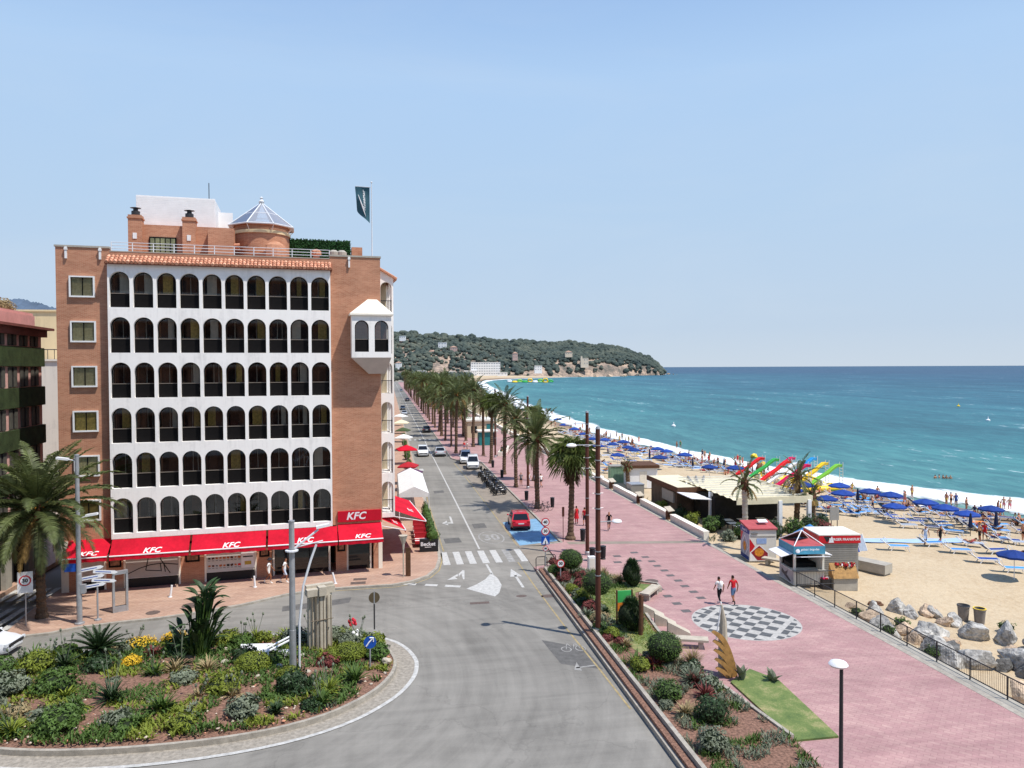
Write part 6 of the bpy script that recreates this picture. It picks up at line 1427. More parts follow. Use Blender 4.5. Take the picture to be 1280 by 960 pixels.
mb=MB(); mb.leafball((.35,0,1.25),(.5,.25,.5),420,.07,.8,-.9,pr,.2); mb.build('plant',M['leafmid'],t)
for i in range(6):
    mb=MB(); mb.box(-.35,.35,-.9,.9,0,.55); o=thing('hedge_planter',f'black trough of green hedge along the terrace kerb, {ordinal(i)} from the lettered planter','planter',(3.42,60.6+i*2,.12),0,'hedge troughs along the terrace'); mb.build('trough',M['black'],o)
    mb=MB(); mb.leafball((0,0,1.0),(.36,.95,.62),700,.07,.8,-1,pr,.25); mb.build('hedge',M['leafmid'],o)
def closed_parasol(loc,label,m,h=2.5,group=None):
    t=thing('closed_parasol',label,'parasol',loc,0,group); mb=MB(); mb.cyl((0,0,0),(0,0,h),.03,n=6); mb.build('pole',M['darkmetal'],t); mb=MB(); mb.lathe([(.0,h),(.08,h-.1),(.14,h-.6),(.2,h-1.3),(.12,h-1.38),(0,h-1.3)],n=8); mb.build('canopy',m,t); return t
def open_parasol(name,label,m,loc,R_=1.5,h=2.5,sq=False,group=None,n=8):
    t=thing(name,label,'parasol',loc,uni(0,1),group); mb=MB(); mb.cyl((0,0,0),(0,0,h),.028,n=6); mb.build('pole',M['whitemetal'],t)
    mb=MB(); n=4 if sq else n; vs=[(0,0,h)];fs=[]
    for ri,(q,dz) in enumerate(((.5,.22),(1.,.5))):
        for k in range(n*2):
            a=PI*k/n; r=R_*q*(1 if k%2==0 else (.72 if sq else .95)); vs.append((r*math.cos(a),r*math.sin(a),h-dz*R_/1.5-(0 if k%2==0 else -.03)))
    m2=n*2
    for k in range(m2): fs.append((0,1+k,1+(k+1)%m2)); fs.append((1+k,1+m2+k,1+m2+(k+1)%m2,1+(k+1)%m2))
    for k in range(m2): vs.append((vs[1+m2+k][0],vs[1+m2+k][1],vs[1+m2+k][2]-.14))
    for k in range(m2): fs.append((1+m2+k,1+2*m2+k,1+2*m2+(k+1)%m2,1+m2+(k+1)%m2))
    mb.add(vs,fs); mb.build('canopy',m,t); mb=MB(); 
    for k in range(n): a=2*PI*k/n; mb.cyl((0,0,h-.35),(R_*.6*math.cos(a),R_*.6*math.sin(a),h-.26*R_/1.5-.06),.012,n=4)
    mb.build('rib',M['whitemetal'],t); return t
M['stripe']=mat('striped_red',S(170,30,40),.8,.1,2)
def bench_stack(loc,label):
    t=thing('striped_sofa',label,'sofa',loc,0,'striped red seats on the terrace'); 
    mb=MB(); mb.k=0
    for k in range(4): mb.k=k%2; mb.box(-.5,.5,-.55+k*.28,-.27+k*.28,.3,.5+.012*k)
    mb.build('seat',[M['stripe'],M['white']],t); mb=MB(); mb.box(-.5,.5,.55,.7,.1,1.0); mb.build('backrest',M['stripe'],t); return t
for i,y in enumerate((60.2,61.8,63.4,65.0)): bench_stack((2.55,y,.12),f'red and white striped terrace seat, {ordinal(i)} behind the lettered planter')
open_parasol('market_parasol','plum coloured parasol beyond the white marquee',mat('plum_canvas',S(90,55,85),.8,.1,2),(2.5,88,.12),1.7,2.7,True)
open_parasol('market_parasol','dark red parasol beyond the plum one',M['stripe'],(2.4,93,.12),1.6,2.8,True)
open_parasol('market_parasol','bright red terrace parasol beside the white off-roader',M['redcanvas'],(2.7,112.5,.12),2.0,2.9,True)
open_parasol('market_parasol','white terrace parasol beyond the bright red one',M['whitecanvas'],(2.6,131,.12),1.9,2.9,True)
open_parasol('market_parasol','dark green terrace parasol beyond the white one',mat('green_canvas',S(70,84,52),.8,.1,2),(2.8,146,.12),1.8,2.9,True)
open_parasol('market_parasol','cream terrace parasol far along the terraces',M['creamcanvas'],(2.8,165,.12),2.2,3.1,True)
open_parasol('market_parasol','off-white terrace parasol last along the terraces',M['whitecanvas'],(3.0,188,.12),2.,3.,True)
for i,(x,y) in enumerate([(2.9,104),(2.9,107.5),(2.9,118),(3.0,123),(2.9,137),(3.1,152)]): bush((x,y,.1),(.5,1.2,.75),M['leafmid'],f'clipped terrace hedge, {ordinal(i)} beyond the dark red parasol','clipped hedges between the terraces',500,.1)
# people on the pavement and promenade
person((-8.03,51.5,.12),rad(-95),'woman in white shirt and shorts walking past the menu panel','walk','skin2','cl_white','cl_white',sleeve='cl_white',hat=True,extra='cl_dark',shoe='cl_white')
person((-7.0,51.5,.12),rad(-95),'man in white T-shirt and pale shorts walking ahead of the woman','walk','skin2','cl_white','cl_light',sleeve='cl_white',thigh='cl_light',shoe='cl_white')
person((20.65,41.9,.12),rad(4),'man in red T-shirt and printed shorts walking at the chessboard','walk','skin2','cl_red','cl_jean',sleeve='cl_red',thigh='cl_jean',sc=1.04)
person((19.8,42.0,.12),rad(8),'man in white T-shirt and black trousers walking beside the man in red','walk','skin2','cl_white','cl_black',sleeve='cl_white',thigh='cl_black',shin='cl_black',shoe='cl_white',pack=True,extra='cl_white')
person((19.2,62.9,.12),rad(170),'man in black T-shirt alone in mid promenade','walk','skin','cl_black','cl_dark',sleeve='cl_black',thigh='cl_dark')
person((17.05,66,.12),rad(30),'woman in long orange red dress beside the fan palm','stand','skin2','cl_red','cl_red',thigh='cl_red',shin='cl_red',hair='hair',female=True,dress=True)
person((17.6,65.2,.12),rad(20),'person in dark red behind the crossing lamp post','stand','skin','stripe','cl_dark',sleeve='stripe',thigh='cl_dark')
for i,(x,y,tp,bt) in enumerate([(15.9,88.5,'cl_grey','cl_dark'),(16.9,88.8,'cl_white','cl_jean'),(17.4,87.4,'cl_light','cl_navy'),(18.1,87,'cl_white','cl_dark'),(13.4,127,'cl_white','cl_light'),(13.0,128,'cl_red','cl_jean'),(18.3,120,'cl_navy','cl_dark'),(19.5,150,'cl_white','cl_dark'),(17.2,170,'cl_red','cl_dark'),(22,140,'cl_blue','cl_dark'),(20,200,'cl_white','cl_jean'),(18,230,'cl_dark','cl_dark')]):
    person((x,y,.12),uni(0,6),f'{["pedestrian in grey top by the date palm trunk","pedestrian in white by the second palm trunk","woman in pale top near the palm trunk","man in white top beside the woman in pale top","pedestrian in white past the white vans","pedestrian in red past the white vans","pedestrian in navy on the far promenade","far pedestrian in white before the teal kiosk","far pedestrian in red beyond the teal kiosk","far pedestrian in blue near the beach wall","distant pedestrian in white on the promenade","distant pedestrian in dark clothes"][i]}','walk' if i%2 else 'stand','skin',tp,bt,sleeve=tp)
# ------------------------------------------------------------------ raised bed beside the road
BED=[(10.45,51.2),(12.6,51.3),(14.3,49.6),(15.4,47.6),(17.3,46.0),(17.2,45.2),(15.5,44.3),(14.7,41.9),(14.25,38),(13.9,33.4),(14.6,30.5),(15.2,26),(15.0,20),(10.45,20)]
mb=MB(); mb.prism(BED,.05,.34); tag(mb.build('flower_bed',M['mulch']),kind='structure')
mb=MB(); mb.prism([(12.3,45.8),(13.6,45.6),(15.3,46.9),(17.05,45.85),(16.9,45.35),(15.3,44.5),(14.5,41.9),(14.05,38),(13.75,34.3),(12.5,34.2),(11.8,36.8),(12.4,41)],.3,.352); tag(mb.build('lawn',M['lawn']),kind='structure')
mb=MB(); mb.strip([(10.42,20),(10.42,51.25)],.2,-.05,.2); tag(mb.build('bed_kerb',M['kerb']),kind='structure')
mb=MB(); mb.strip([(10.85,20),(10.85,50.9),(12.3,51.2)],.18,.1,.52); mb.strip([(14.3,49.4),(15.4,47.5),(17.35,46.05),(17.25,45.15),(15.55,44.25),(14.75,41.9),(14.3,38),(13.95,33.4),(14.65,30.5),(15.25,26)],.16,.1,.42); tag(mb.build('bed_wall',M['kerb']),kind='structure')
def ball_tree(loc,r,h,label):
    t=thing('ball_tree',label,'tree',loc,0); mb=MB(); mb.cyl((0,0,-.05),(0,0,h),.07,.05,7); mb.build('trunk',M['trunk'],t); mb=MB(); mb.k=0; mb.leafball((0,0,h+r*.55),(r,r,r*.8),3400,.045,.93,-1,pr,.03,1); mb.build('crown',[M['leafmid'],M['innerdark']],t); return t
ball_tree((12.2,48.8,.34),.82,.75,'clipped ball tree behind the round speed sign'); ball_tree((12.2,42.5,.34),.9,.85,'clipped ball tree standing behind the tall lamp post')
ball_tree((13.0,33.6,.34),.85,.35,'wide clipped ball bush beside the boat sculpture')
for i,(x,y,r,m,lb) in enumerate([(11.2,49.5,.45,'leafmid','small clipped bush at the crossing end of the raised bed'),(11.35,45.3,.4,'leaflime','yellow green bush in the middle of the raised bed'),(11.7,43.9,.45,'leaflime','second yellow green bush next to the first'),(11.55,37.3,.4,'leaflime','lime bush at the tall lamp post foot'),(12.1,45.9,.5,'leafred','low reddish shrub in the raised bed mulch'),(11.4,47.6,.5,'leafred','low reddish shrub under the round speed sign'),(11.5,41.6,.45,'leafred','dark reddish shrub under the second ball tree'),(11.6,33.0,.45,'leaflime','lime bush at the picture bottom beside the kerb'),(11.7,29.8,.6,'leafmid','green bush low in the raised bed'),(12.8,27.8,.7,'leafdark','dark bush low in the raised bed'),(11.8,25.6,.6,'leafgrey','grey bush low in the raised bed')]):
    bush((x,y,.3),(r,r,r*.85),M[m],lb,None,700,.06,'shrub','shrub',.15)
for i,(x,y,r,m,lb) in enumerate([(14.2,47.9,1.0,'leafdry','tall dry grassy shrub between ball trees'),(14.9,46.7,.85,'leafdry','second dry shrub next to the dark conifer'),(13.6,46.6,.9,'leafgrey','grey brown shrub behind the second ball tree'),(13.9,34.8,.95,'leafdry','pale dry shrub next to the boat sculpture'),(14.3,33.3,.9,'leafdry','pale dry shrub at the foot of the boat sculpture'),(13.4,31.3,.9,'leafgrey','grey shrub below the boat sculpture')]):
    tuft((x,y,.3),170,r,.035,M[m],lb,(30,88),(.3,1.1),'dry_shrub','shrub'); 
def conifer(loc,r,h,label):
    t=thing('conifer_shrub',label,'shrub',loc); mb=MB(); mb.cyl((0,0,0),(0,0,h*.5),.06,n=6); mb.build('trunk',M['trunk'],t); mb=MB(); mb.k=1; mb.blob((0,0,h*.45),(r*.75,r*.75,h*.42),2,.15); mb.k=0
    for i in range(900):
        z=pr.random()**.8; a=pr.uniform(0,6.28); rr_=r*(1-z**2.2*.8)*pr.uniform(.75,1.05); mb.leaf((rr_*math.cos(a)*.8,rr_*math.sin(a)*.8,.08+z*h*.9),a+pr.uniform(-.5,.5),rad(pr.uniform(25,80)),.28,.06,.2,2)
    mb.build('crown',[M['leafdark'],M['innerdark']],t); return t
conifer((15.6,46.0,.34),.75,1.7,'dark upright shrub at the lawn tip by the bench'); conifer((12.9,38.2,.34),.85,1.75,'dark conifer in front of the green and orange board')
t=thing('wooden_post','two rough wooden posts carrying a board beside the conifer','post',(13.15,37.4,.34)); mb=MB(); mb.ring_tube([(0,0,0),(.03,.02,1.2),(0,0,2.15)],[.13,.11,.1],8); mb.build('post',M['darkwood'],t); mb=MB(); mb.ring_tube([(.25,.5,0),(.25,.5,1.9)],[.1,.1],8); mb.build('prop',M['darkwood'],t)
t=thing('play_board','green over orange notice board on the wooden post','board',(12.85,39.2,.34)); mb=MB(); mb.k=0; mb.box(-.42,.42,-.03,.03,1.2,1.85); mb.k=1; mb.box(-.42,.42,-.032,.032,.75,1.195); mb.build('panel',[M['greenp'],M['orangep']],t); mb=MB(); mb.box(-.47,-.4,-.05,.05,0,1.9); mb.build('leg',M['darkwood'],t); mb=MB(); mb.box(.4,.47,-.05,.05,0,1.9); mb.build('leg',M['darkwood'],t)
# stone benches
def slab_bench(loc,rz,label,L=2.2):
    t=thing('stone_bench',label,'bench',loc,rz); mb=MB(); mb.box(-L/2,L/2,-.3,.3,.38,.5); mb.build('seat',M['stone'],t)
    for s in (-1,1): mb=MB(); mb.box(s*L*.33-.12,s*L*.33+.12,-.22,.22,0,.38); mb.build('leg',M['concrete'],t)
    return t
slab_bench((16.2,44.2,.12),rad(50),'pale stone slab bench at the tip of the lawn')
for i,(x,y) in enumerate([(14.95,40.7),(15.1,39.25),(15.3,37.8)]):
    mb=MB(); mb.add([(-.45,-.26,0),(.75,-.26,0),(.75,.26,0),(-.45,.26,0),(-.45,-.26,.7),(.75,-.26,.12),(.75,.26,.12),(-.45,.26,.7)],[(3,2,1,0),(4,5,6,7),(0,1,5,4),(1,2,6,5),(2,3,7,6),(3,0,4,7)]); o=mb.build('wedge_bench',M['stone']); o.location=(x,y,.12); o.rotation_euler.z=-.25
    tag(o,['wedge shaped stone seat, first of three behind the lawn edge','wedge shaped stone seat in the middle of the three','wedge shaped stone seat closest in to the dry shrubs'.replace('closest in to','next to')][i],'seat')
slab_bench((15.1,35.9,.12),rad(-20),'pale bench slab behind the boat sculpture')
t=thing('boat_sculpture','wooden leaf shaped boat sculpture with curved planks and pale mast','sculpture',(15.3,32.2,.12),.15)
mb=MB(); mb.ring_tube([(.12,.15,0),(.16,.15,1.6),(.14,.1,2.6),(.0,.05,3.35)],[.2,.22,.15,.05],8); mb.build('mast',M['stone'],t)
mb=MB(); mb.ring_tube([(-.02,.05,3.3),(-.2,.05,2.3),(-.3,.05,1.6)],.03,6); mb.build('stay',M['white'],t)
for k in range(5):
    mb=MB(); vs=[];n=12
    for i in range(n+1):
        u=i/n; x=-.62+.05*k+(1.25+.05*k)*u**1.15; zz=2.25-.43*k-1.95*u+.55*math.sin(PI*u)*.8; w=.10*math.sin(PI*min(1,u*.9+.1))**.6+.02
        dx,dz=.84,.54; y=-.22-.1*math.sin(PI*u); vs+=[(x-dx*w,y,zz-dz*w),(x+dx*w,y,zz+dz*w),(x+dx*w,y+.07,zz+dz*w),(x-dx*w,y+.07,zz-dz*w)]
    mb.add(vs,[(i*4+q,i*4+(q+1)%4,i*4+4+(q+1)%4,i*4+4+q) for i in range(n) for q in range(4)]+[(3,2,1,0),(n*4,n*4+1,n*4+2,n*4+3)]); mb.build('hull_plank',M['wood'],t)
tuft((16.0,31.6,.12),9,.9,.3,M['leafgrey'],'grey green succulent at the picture bottom beside the sculpture',(50,85),(.1,.4),'agave','plant'); tuft((17.3,31.2,.12),9,.7,.28,M['leafgrey'],'second grey succulent on the paving edge',(50,85),(.1,.4),'agave','plant')
mb=MB(); mb.prism([(15.35,31.4),(16.9,32.6),(17.6,31.2),(17.2,26),(15.35,26)],.1,.2); tag(mb.build('lawn',M['lawn']),kind='structure')
t=thing('utility_box','white utility cabinet behind the tall lamp post','cabinet',(14.1,50.4,.12)); mb=MB(); mb.box(-.25,.25,-.2,.2,0,1.1); mb.build('cabinet',M['white'],t); mb=MB(); mb.box(-.2,.2,-.21,-.201,.1,1.0); mb.build('door',M['offwhite'],t)

for i in range(34):
    y=52-24*(i/34)**.9+uni(-.3,.3); x=uni(11.1,12.4) if y<46 else uni(11.2,14.2)
    if y<36: x=uni(11.2,14.0)
    if 36<y<41 and x>12.0: x-=.7
    r=pr.uniform(.28,.52); m=pr.choice(['leafmid','leaflime','leafdark','leafgrey','leafdry','leafred'])
    if pr.random()<.5: tuft((x,y,.32),60,r*1.6,.07,M[m],f'{M[m].name.replace("_leaf","")} toned tuft, {ordinal(i)} along the roadside bed from the crossing',(30,85),group='filler plants in the roadside bed')
    else: bush((x,y,.28),(r,r,r*.75),M[m],f'{M[m].name.replace("_leaf","")} toned bush, {ordinal(i)} along the roadside bed from the crossing','filler plants in the roadside bed',480,.065,amp=.3)
mb=MB()
for i in range(26000):
    x=gr.uniform(10.98,15.1); y=gr.uniform(20,51.1)
    if not inside(x,y,BED) or (noise.noise(Vector((x*.8,y*.8,2)))<.0 and not (y>34 and x>12.6)): continue
    lawn_=y>34.2 and y<45.5 and x>12.4; mb.k=2 if lawn_ else (0 if noise.noise(Vector((x*.5,y*.5,5)))>0 else 1)
    L_=gr.uniform(.05,.12) if lawn_ else gr.uniform(.12,.36); mb.leaf((x,y,.32),gr.uniform(0,6.28),rad(gr.uniform(40,88)),L_,gr.uniform(.03,.07),.6,2)
tag(mb.build('ground_cover',[M['leafmid'],M['leafgrey'],M['leaflime']]),'low mixed ground cover and grass in the roadside bed','ground cover',kind='stuff')
# ------------------------------------------------------------------ beach front: walls, railing, kiosks, restaurant
br=random.Random(31)
def sz(x,y): return sand_z(x,y)
SEG=[(58.5,66),(67,74.5),(75.5,84),(85.5,99),(100.5,116),(117,132),(139,160),(161.5,190),(192,230),(232,290)]
for i,(a,b) in enumerate(SEG):
    mb=MB(); mb.box(26.15,26.6,a,b,-.5,.62); mb.box(26.1,26.65,a,b,.62,.72); tag(mb.build('low_wall',M['offwhite']),f'low pale wall edging the promenade, {ordinal(i)} piece beyond the graphic kiosk','wall','low wall pieces along the beach side')
    if i<6:
        mb=MB(); mb.k=0
        for k in range(int((b-a)*12)): x=26.85+br.uniform(-.2,.5); y=a+br.random()*(b-a); mb.leaf((x,y,sz(27,y)),br.uniform(0,6.28),rad(br.uniform(30,85)),br.uniform(.5,1.0),.09,.8,4)
        tag(mb.build('wall_planting',M['leafmid' if i%2 else 'leafdark']),f'straggling green plants behind the {ordinal(i)} low wall piece','plants','planting behind the low wall')
for i,(x,y) in enumerate([(26.2,66.5),(26.25,75),(26.2,84.7),(26.2,99.7)]):
    t=thing('lectern_bench',['wooden lectern stand at the promenade edge beside the first wall gap','second wooden lectern stand farther along the beach wall','third wooden lectern stand before the green container','fourth wooden lectern stand far along the wall'][i],'stand',(x,y,.12),.4); mb=MB(); mb.box(-.3,.3,-.12,.12,0,.85); mb.build('base',M['darkwood'],t); mb=MB(); mb.cbox((0,-.05,1.0),(.8,.75,.08),0,.5,0); mb.build('top',M['stone'],t)
rl=thing('railing','long dark metal railing beside the steps above the boulders','railing',(26.42,0,.12)); rl.location=(26.42,0,.12)
mb=MB()
for z in (.98,.12): mb.cyl((0,14,z),(0,44.6,z),.03,n=6)
mb.cyl((0,44.6,.98),(2.6,44.4,.98),.03,n=6); mb.cyl((0,44.6,.12),(2.6,44.4,.12),.03,n=6)
mb.build('rail',M['darkmetal'],rl)
for k in range(15): mb=MB(); mb.cyl((0,44.6-k*2.1,-.05),(0,44.6-k*2.1,1.0),.035,n=6); mb.build('railing_post',M['darkmetal'],rl)
mb=MB()
for k in range(300):
    if 44.6-k*.102>14: mb.cyl((0,44.6-k*.102,.12),(0,44.6-k*.102,.98),.009,n=4)
for k in range(24): mb.cyl((.1+k*.105,44.6-.008*k,.12),(.1+k*.105,44.6-.008*k,.98),.009,n=4)
mb.build('baluster_infill',M['darkmetal'],rl)
mb=MB(); mb.prism([(25.97,14),(26.7,14),(26.7,44.7),(25.97,44.7)],-1.4,.1); mb.prism([(26.7,14),(27.05,14),(27.05,42),(26.7,42)],-1.4,-.15); mb.prism([(27.05,14),(27.4,14),(27.4,40),(27.05,40)],-1.4,-.4); tag(mb.build('steps',M['concrete']),kind='structure')
# boulders
def boulder(loc,r,m,label,seed,name='boulder',group='boulders heaped between railing and sand'):
    mb=MB(); v,f=ico(3); rs=random.Random(seed); pl=[(Vector((rs.uniform(-1,1),rs.uniform(-1,1),rs.uniform(-.6,1))).normalized(),rs.uniform(.38,.8)) for _ in range(13)]; vs=[]
    for p in v:
        d=min([1.]+[h/max(.05,p.dot(n)) for n,h in pl if p.dot(n)>.05]); d*=1+.10*noise.noise(p*3+Vector((seed,0,0)))+.05*noise.noise(p*9+Vector((seed,0,0))); vs.append((p.x*r[0]*d,p.y*r[1]*d,p.z*r[2]*d))
    mb.add(vs,f); o=mb.build(name,m); o.location=loc; o.rotation_euler=(rs.uniform(-.5,.5),rs.uniform(-.5,.5),rs.uniform(0,6)); return tag(o,label,'boulder',group)
RK=[(31.3,41.5,.62,'white topped boulder standing highest above the sand'),(31.9,40.9,.6,'boulder at the foot of the white topped one'),(33.0,41.0,.55,'low pale boulder on open sand toward the bins'),(33.4,40.6,.5,'round boulder beside the low pale one'),(33.6,39.3,.6,'dark faced boulder between bins and heap'),(33.0,39.3,.55,'small boulder midway up the heap'),(29.9,41.6,.5,'flat boulder behind the railing end'),(29.3,40.6,.6,'boulder pair member behind the railing'),(28.6,42.2,.4,'dark low stone nearest the kiosk counter'.replace('nearest','next to'))]
for i,(x,y,r,l) in enumerate(RK): boulder((x,y,sz(x,y)+r*.25),(r*1.35,r*1.1,r*1.1),M['rock'] if i%3!=2 else M['rocktan'],l,i*7+3)
rr=random.Random(5); n=0; pts=[]
while n<84:
    y=rr.uniform(22,40.2); x=rr.uniform(28.2,38.5)
    if x-28<(40-y)*1.15+2.2 and not any((x-a)**2+(y-b)**2<.62 for a,b in pts) and (x-35)**2+(y-39.6)**2>3: pts.append((x,y)); n+=1
pts.sort(key=lambda p:-p[1])
for i,(x,y) in enumerate(pts):
    r=rr.uniform(.48,.95); mk=rr.choice(['rock','rock','rockdark','rocktan']); boulder((x,y,sz(x,y)+r*rr.uniform(.15,.5)),(r*1.4,r*rr.uniform(.8,1.2),r*rr.uniform(.8,1.15)),M[mk],f'{dict(rock="pale grey",rockdark="dark grey",rocktan="tan")[mk]} boulder in the heap by the railing, {ordinal(i)} counting from the bins',i*3+100)
for i,(x,y) in enumerate([(35.6,37.6),(27.8,37.5),(28.0,34.2),(27.9,40.4),(30.0,39.2)]): bush((x,y,sz(x,y)),(.45,.4,.35),M['leafmid'],f'weedy green tuft among the boulders, {ordinal(i)} from the bins','weeds between the boulders',180,.07,amp=.3)
def beach_bin(loc,lid,label):
    t=thing('beach_bin',label,'bin',loc); mb=MB(); mb.lathe([(0,0),(.26,0),(.33,.85),(.36,.86),(.36,.92),(.3,.92),(.3,.6),(0,.6)],n=16); mb.build('body',mat('bin_grey',S(130,122,116),.7,.1,4),t,smooth=40); mb=MB(); mb.lathe([(.3,.925),(.365,.925),(.365,.95),(.3,.95)],n=16); mb.build('rim',lid,t); return t
beach_bin((34.75,39.5+.4,sz(34.75,39.9)),M['darkmetal'],'grey tub bin with dark open top on the sand'); beach_bin((35.3,38.95+.3,sz(35.3,39.2)),M['yellow'],'grey tub bin with yellow rim on the sand')
# kiosks
def text_on(parent,txt,size,loc,ex,ey,m,bold=.008,shear=0.,name='lettering'):
    mb=MB(); mb.mesh(text_mesh(txt,size,shear,bold),place(loc,ex,ey)); return mb.build(name,m,parent)
M['kwhite']=mat('kiosk_white',S(222,218,206),.7,.06,2); M['kgrey']=mat('kiosk_grey',S(150,146,138),.6,.08,3); M['kblue']=mat('kiosk_blue',S(40,60,130),.5,.08,3); M['kteal']=mat('kiosk_teal',S(70,140,165),.5,.15,3); M['kroof']=mat('kiosk_red_roof',S(176,84,86),.8,.12,2); M['ktile']=mat('kiosk_print',S(178,178,190),.6,.12,2); M['kfood']=mat('food_print',S(222,140,50),.6,.35,5)
t=thing('ice_kiosk','closed white kiosk with diamond food photos and blue header','kiosk',(26.75,51.7,-.1),rad(-8))
mb=MB(); mb.box(0,2.05,0,1.9,0,2.5); mb.build('wall',M['kwhite'],t)
mb=MB(); mb.add([(-.08,-.08,2.5),(2.13,-.08,2.5),(2.13,2,2.75),(-.08,2,2.75),(-.08,-.08,2.4),(2.13,-.08,2.4),(2.13,2,2.6),(-.08,2,2.6)],[(0,1,2,3),(7,6,5,4),(0,4,5,1),(1,5,6,2),(2,6,7,3),(3,7,4,0)]); mb.build('roof',M['kroof'],t)
mb=MB(); mb.cbox((1.35,1.0,2.85),(.7,.5,.06),0,.25,0); mb.build('roof_hatch',M['white'],t)
mb=MB(); mb.k=0; mb.box(-.02,-.001,.02,1.88,.06,2.05); mb.k=1; mb.poly([(-.023,1.85,1.2),(-.023,1.85,2.0),(-.023,1.3,2.0)]); mb.k=2; mb.poly([(-.024,1.75,1.0),(-.024,.95,1.85),(-.024,.15,1.0),(-.024,.95,.2)]); mb.k=3; mb.poly([(-.026,1.65,1.0),(-.026,.95,1.75),(-.026,.25,1.0),(-.026,.95,.3)]); mb.k=4; mb.add([(-.029,.95+.32*math.cos(a),1.0+.36*math.sin(a)) for a in [i*PI/6 for i in range(12)]],[tuple(range(12))]); mb.k=5; mb.box(-.03,-.021,.02,1.88,.06,.35); mb.build('side_graphic',[M['ktile'],M['signred'],M['white'],mat('print_grey',S(165,160,165),.6,.1,3),M['kfood'],M['kblue']],t)
mb=MB(); mb.k=0; mb.poly([(.02,-.012,.55),(.02,-.012,1.75),(.42,-.012,1.15)]); mb.k=1; mb.poly([(.04,-.014,.7),(.75,-.014,1.3),(1.45,-.014,.7),(1.45,-.014,.06),(.04,-.014,.06)]); mb.k=2; mb.poly([(.12,-.016,.68),(.75,-.016,1.2),(1.4,-.016,.64),(1.4,-.016,.1),(.6,-.016,.1)]); mb.k=3; mb.add([(.75+.36*math.cos(a),-.018,.7+.32*math.sin(a)) for a in [i*PI/6 for i in range(12)]],[tuple(range(12))]); mb.k=4; mb.box(.55,1.3,-.02,-.012,1.35,1.75); mb.k=5; mb.box(.1,2.0,-.02,-.01,1.86,1.92); mb.build('front_graphic',[M['signred'],M['white'],mat('print_red',S(150,40,50),.6,.3,3),M['kfood'],mat('print_blue',S(150,175,215),.6,.1,4),M['kgrey']],t)
mb=MB(); mb.box(-.05,-.002,-.02,1.92,2.06,2.42); hd=mb.build('header',M['kblue'],t); text_on(hd,'Bocata Ta',.26,(-.056,.95,2.24),(0,-1,0),(0,0,1),M['white'],.004,.2)
mb=MB(); mb.cyl((.12,-.02,2.12),(.62,-.02,2.12),.05,n=4); mb.build('front_title',M['black'],t)
t=slab_bench((28.2,50.2,-.1),rad(-52),'white topped bench between the two kiosks'); 
t=thing('drinks_kiosk','open teal kiosk with flap awnings and dark serving hatch','kiosk',(26.75,45.5,-.1),rad(-6))
mb=MB(); mb.box(0,2.1,0,2.3,0,.95); mb.box(0,.14,0,.14,.95,2.1); mb.box(1.96,2.1,0,.14,.95,2.1); mb.box(0,.14,2.16,2.3,.95,2.1); mb.box(1.96,2.1,.14,2.3,.95,2.1); mb.box(.14,1.96,2.2,2.3,.95,2.1); mb.build('wall',M['kwhite'],t)
mb=MB(); mb.box(.15,1.95,.9,1.9,.96,1.25); mb.box(.15,1.95,2.1,2.19,.96,2.1); mb.build('counter_interior',M['intdark'],t); mb=MB(); mb.box(-.1,2.2,-.22,.12,.95,1.02); mb.build('counter',M['kgrey'],t)
mb=MB(); mb.box(-.04,2.14,-.04,2.34,2.1,2.62); hd=mb.build('header',M['kteal'],t); text_on(hd,'gelats i begudes',.2,(1.1,-.047,2.42),(1,0,0),(0,0,1),M['white'],.003); mb=MB(); mb.blob((.25,-.05,2.32),(.16,.02,.14),1,.1); mb.build('emblem',M['white'],hd)
mb=MB(); mb.box(0,2.1,0,2.3,2.621,2.64); mb.build('roof',M['kroof'],t)
mb=MB()
for a,b in [((0,0,2.64),(1.05,1.15,3.45)),((2.1,0,2.64),(1.05,1.15,3.45)),((2.1,2.3,2.64),(1.05,1.15,3.45)),((0,2.3,2.64),(1.05,1.15,3.45))]: mb.cyl(a,b,.035,n=5)
mb.build('roof_frame',M['white'],t); mb=MB(); mb.poly([(2.1,2.3,2.66),(0,2.3,2.66),(1.05,1.15,3.44)]); mb.build('roof_net',mat('dark_net',S(70,66,60),.8,.3,8),t)
mb=MB(); mb.cbox((1.1,-.42,2.02),(2.0,.85,.04),0,-.25,0); mb.build('front_flap',M['white'],t); mb=MB(); mb.cbox((-.42,1.15,2.02),(.85,2.1,.04),0,0,.25*-1); mb.build('side_flap',M['white'],t); mb=MB(); mb.cbox((2.5,1.0,1.95),(.7,1.2,.04),0,0,.2); mb.build('rear_flap',M['white'],t)
mb=MB(); mb.k=0; mb.box(-.012,-.001,.1,2.2,.08,.9); mb.k=1; mb.poly([(-.016,.4,.2),(-.016,1.9,.75),(-.016,1.9,.45),(-.016,.6,.1)]); mb.poly([(-.017,.9,.8),(-.017,1.5,.5),(-.017,1.1,.4)]); mb.build('side_print',[mat('print_pale',S(190,180,178),.6,.2,3),mat('print_dark',S(96,84,84),.6,.2,3)],t)
t=thing('kiosk_store','closed grey shuttered kiosk with red lettered fascia','kiosk',(29.9,47.5,-.2),rad(-8))
mb=MB(); mb.box(0,2.75,0,2.4,0,2.35)
for k in range(15): mb.box(.1,2.65,-.025,-.001,.1+k*.15,.19+k*.15)
